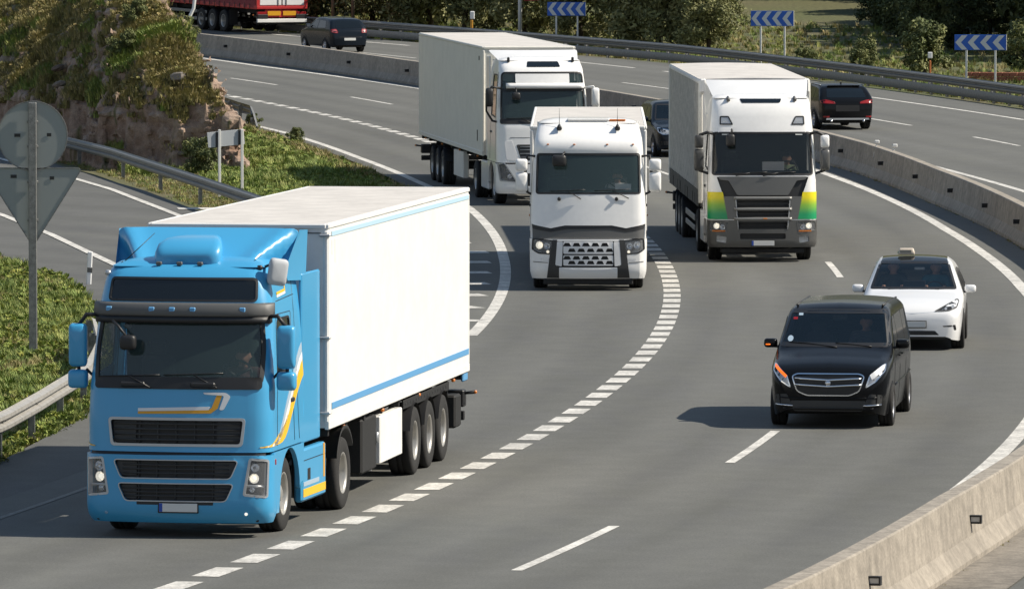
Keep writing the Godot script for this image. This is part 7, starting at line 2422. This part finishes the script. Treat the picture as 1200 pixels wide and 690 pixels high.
	for z in range(296, 372, 4):
		var off: float = tab(O_ORAIL, z) + 5.0 + rng.randf_range(-0.8, 1.6)
		var p := rp(z + rng.randf_range(-1.5, 1.5), off)
		if p.x > 8.2: continue
		tree("roadside_tree", "olive", p.x, -p.z, rng.randf_range(0.9, 1.25), "olive green bushy tree in the thicket behind the far guardrail", "thicket behind the far guardrail", k % 3)
		k += 1
	for z in range(300, 390, 7):
		var p := rp(z, tab(O_ORAIL, z) + 11.5 + rng.randf_range(-1.0, 1.5))
		if p.x > 7.0: continue
		tree("wood_tree", "dark", p.x, -p.z, rng.randf_range(0.8, 1.1), "dark tree standing behind the olive thicket", "dark trees behind the thicket", k % 3)
		k += 1
	# wood beyond the field and up the slope on the right
	for i in 13:
		tree("wood_tree", "dark", 5.5 + i * 1.6 + rng.randf_range(-0.5, 0.5), 377.0 + rng.randf_range(-4.0, 5.0) - i * 0.7, rng.randf_range(0.9, 1.25), "dark tree in the wood at the back of the field", "wood at the back of the field", i % 3)
	for i in 12:
		tree("wood_tree", "dark", 17.2 + (i % 3) * 1.3 + rng.randf_range(-0.4, 0.4) + (350.0 - 318.0 - int(i / 3) * 9.0) * 0.02, 318.0 + int(i / 3) * 9.0 + (i % 3) * 3.0, rng.randf_range(0.42, 0.6), "low dark tree at the edge of the shaded wood on the right", "edge of the wood on the right", i % 3)
	for i in 14:
		tree("wood_tree", "dark", 22.5 + (i % 2) * 3.0 + rng.randf_range(-0.7, 0.7), 311.0 + int(i / 2) * 8.0 + rng.randf_range(-2.0, 2.0), rng.randf_range(0.75, 1.0), "dark tree in the shaded wood on the slope at the right", "wood on the right slope", i % 3)
	for i in 16:
		tree("wood_tree", "dark", 29.5 + (i % 2) * 4.0 + rng.randf_range(-1.0, 1.0), 312.0 + int(i / 2) * 8.0 + rng.randf_range(-2.0, 2.0), rng.randf_range(1.1, 1.4), "dark tree in the shaded wood on the slope at the right", "wood on the right slope", i % 3)
	tree("bush", "bush", 16.1, 290.5, 1.25, "round dark glossy bush left of the right chevron sign", "", 0)
	tree("bush", "bush", 13.9, 294.5, 0.7, "low green bush left of the round dark bush", "", 1)
	tree("bush", "bush", 11.9, 302.0, 0.5, "low bush right of the middle chevron sign", "", 2)
	tree("bush", "bush", 20.6, 299.0, 1.1, "grey-green bush at the right edge behind the guardrail", "", 1)
	tree("roadside_tree", "olive", 8.4, 318.5, 0.62, "olive bush at the right end of the thicket", "", 1)

func _ready():
	rng.seed = 20240
	# camera: long lens from a bridge over the motorway
	var cam := Camera3D.new()
	cam.name = "camera"
	add_child(cam)
	cam.position = Vector3(0, 8.66, 0)
	cam.rotation.x = -atan(483.0 / 8730.0)
	cam.fov = rad_to_deg(2.0 * atan(345.0 / 8730.0))
	cam.near = 1.0
	cam.far = 3000.0
	cam.current = true
	# sky and exposure
	var we := WorldEnvironment.new()
	var env := Environment.new()
	env.background_mode = Environment.BG_SKY
	var sm := ProceduralSkyMaterial.new()
	sm.sky_top_color = Color(0.40, 0.52, 0.67)
	sm.sky_horizon_color = Color(0.90, 0.92, 0.92)
	sm.sky_curve = 0.22
	sm.ground_bottom_color = Color(0.22, 0.22, 0.18)
	sm.ground_horizon_color = Color(0.5, 0.52, 0.5)
	sm.sky_energy_multiplier = 0.84
	var sky := Sky.new()
	sky.sky_material = sm
	env.sky = sky
	env.tonemap_mode = Environment.TONE_MAPPER_LINEAR
	env.tonemap_exposure = 1.47
	env.sdfgi_enabled = true
	env.ssao_enabled = true
	env.ssil_enabled = true
	we.environment = env
	add_child(we)
	# sun from the right, half way up
	var sun := DirectionalLight3D.new()
	sun.name = "sun"
	add_child(sun)
	sun.look_at_from_position(Vector3.ZERO, Vector3(-0.72, -0.69, -0.05), Vector3.UP)
	sun.light_energy = 1.5
	sun.light_color = Color(1.0, 0.965, 0.905)
	sun.light_angular_distance = 0.5
	sun.shadow_enabled = true
	materials()
	build_ground()
	build_road()
	build_barrier()
	build_hill()
	build_rails()
	build_signs()
	var blue: Node3D = blue_truck()
	var honey: Node3D = honeycomb_truck()
	var stripe: Node3D = striped_truck()
	var cream: Node3D = cream_truck()
	red_truck()
	var van: Node3D = black_van()
	var taxi: Node3D = white_taxi()
	dark_saloon()
	dark_suv()
	dark_hatchback()
	make_body()
	person(blue, Vector3(0.62, 1.62, -1.3), "driver in a dark shirt at the wheel of the blue truck", Color(0.10, 0.05, 0.05), Color(0.02, 0.015, 0.012))
	person(honey, Vector3(0.62, 1.67, -1.15), "driver in a white shirt at the wheel of the honeycomb-grille truck", Color(0.6, 0.6, 0.6), Color(0.03, 0.02, 0.015))
	person(stripe, Vector3(0.62, 1.6, -1.15), "driver in a pale green shirt at the wheel of the yellow-green cornered truck", Color(0.30, 0.38, 0.22), Color(0.1, 0.09, 0.08))
	person(cream, Vector3(0.62, 1.82, -1.2), "driver in a light shirt at the wheel of the cream-trailer truck", Color(0.45, 0.4, 0.38), Color(0.03, 0.02, 0.015))
	person(van, Vector3(0.4, 0.85, -2.35), "driver in dark clothes at the wheel of the black van", Color(0.05, 0.05, 0.06), Color(0.02, 0.015, 0.012))
	person(taxi, Vector3(0.4, 0.72, -2.2), "driver in a teal shirt at the wheel of the white taxi", Color(0.04, 0.16, 0.20), Color(0.03, 0.02, 0.015))
	person(taxi, Vector3(-0.4, 0.72, -2.25), "passenger in dark clothes in the front of the white taxi", Color(0.05, 0.06, 0.06), Color(0.04, 0.025, 0.015))
	build_plants()
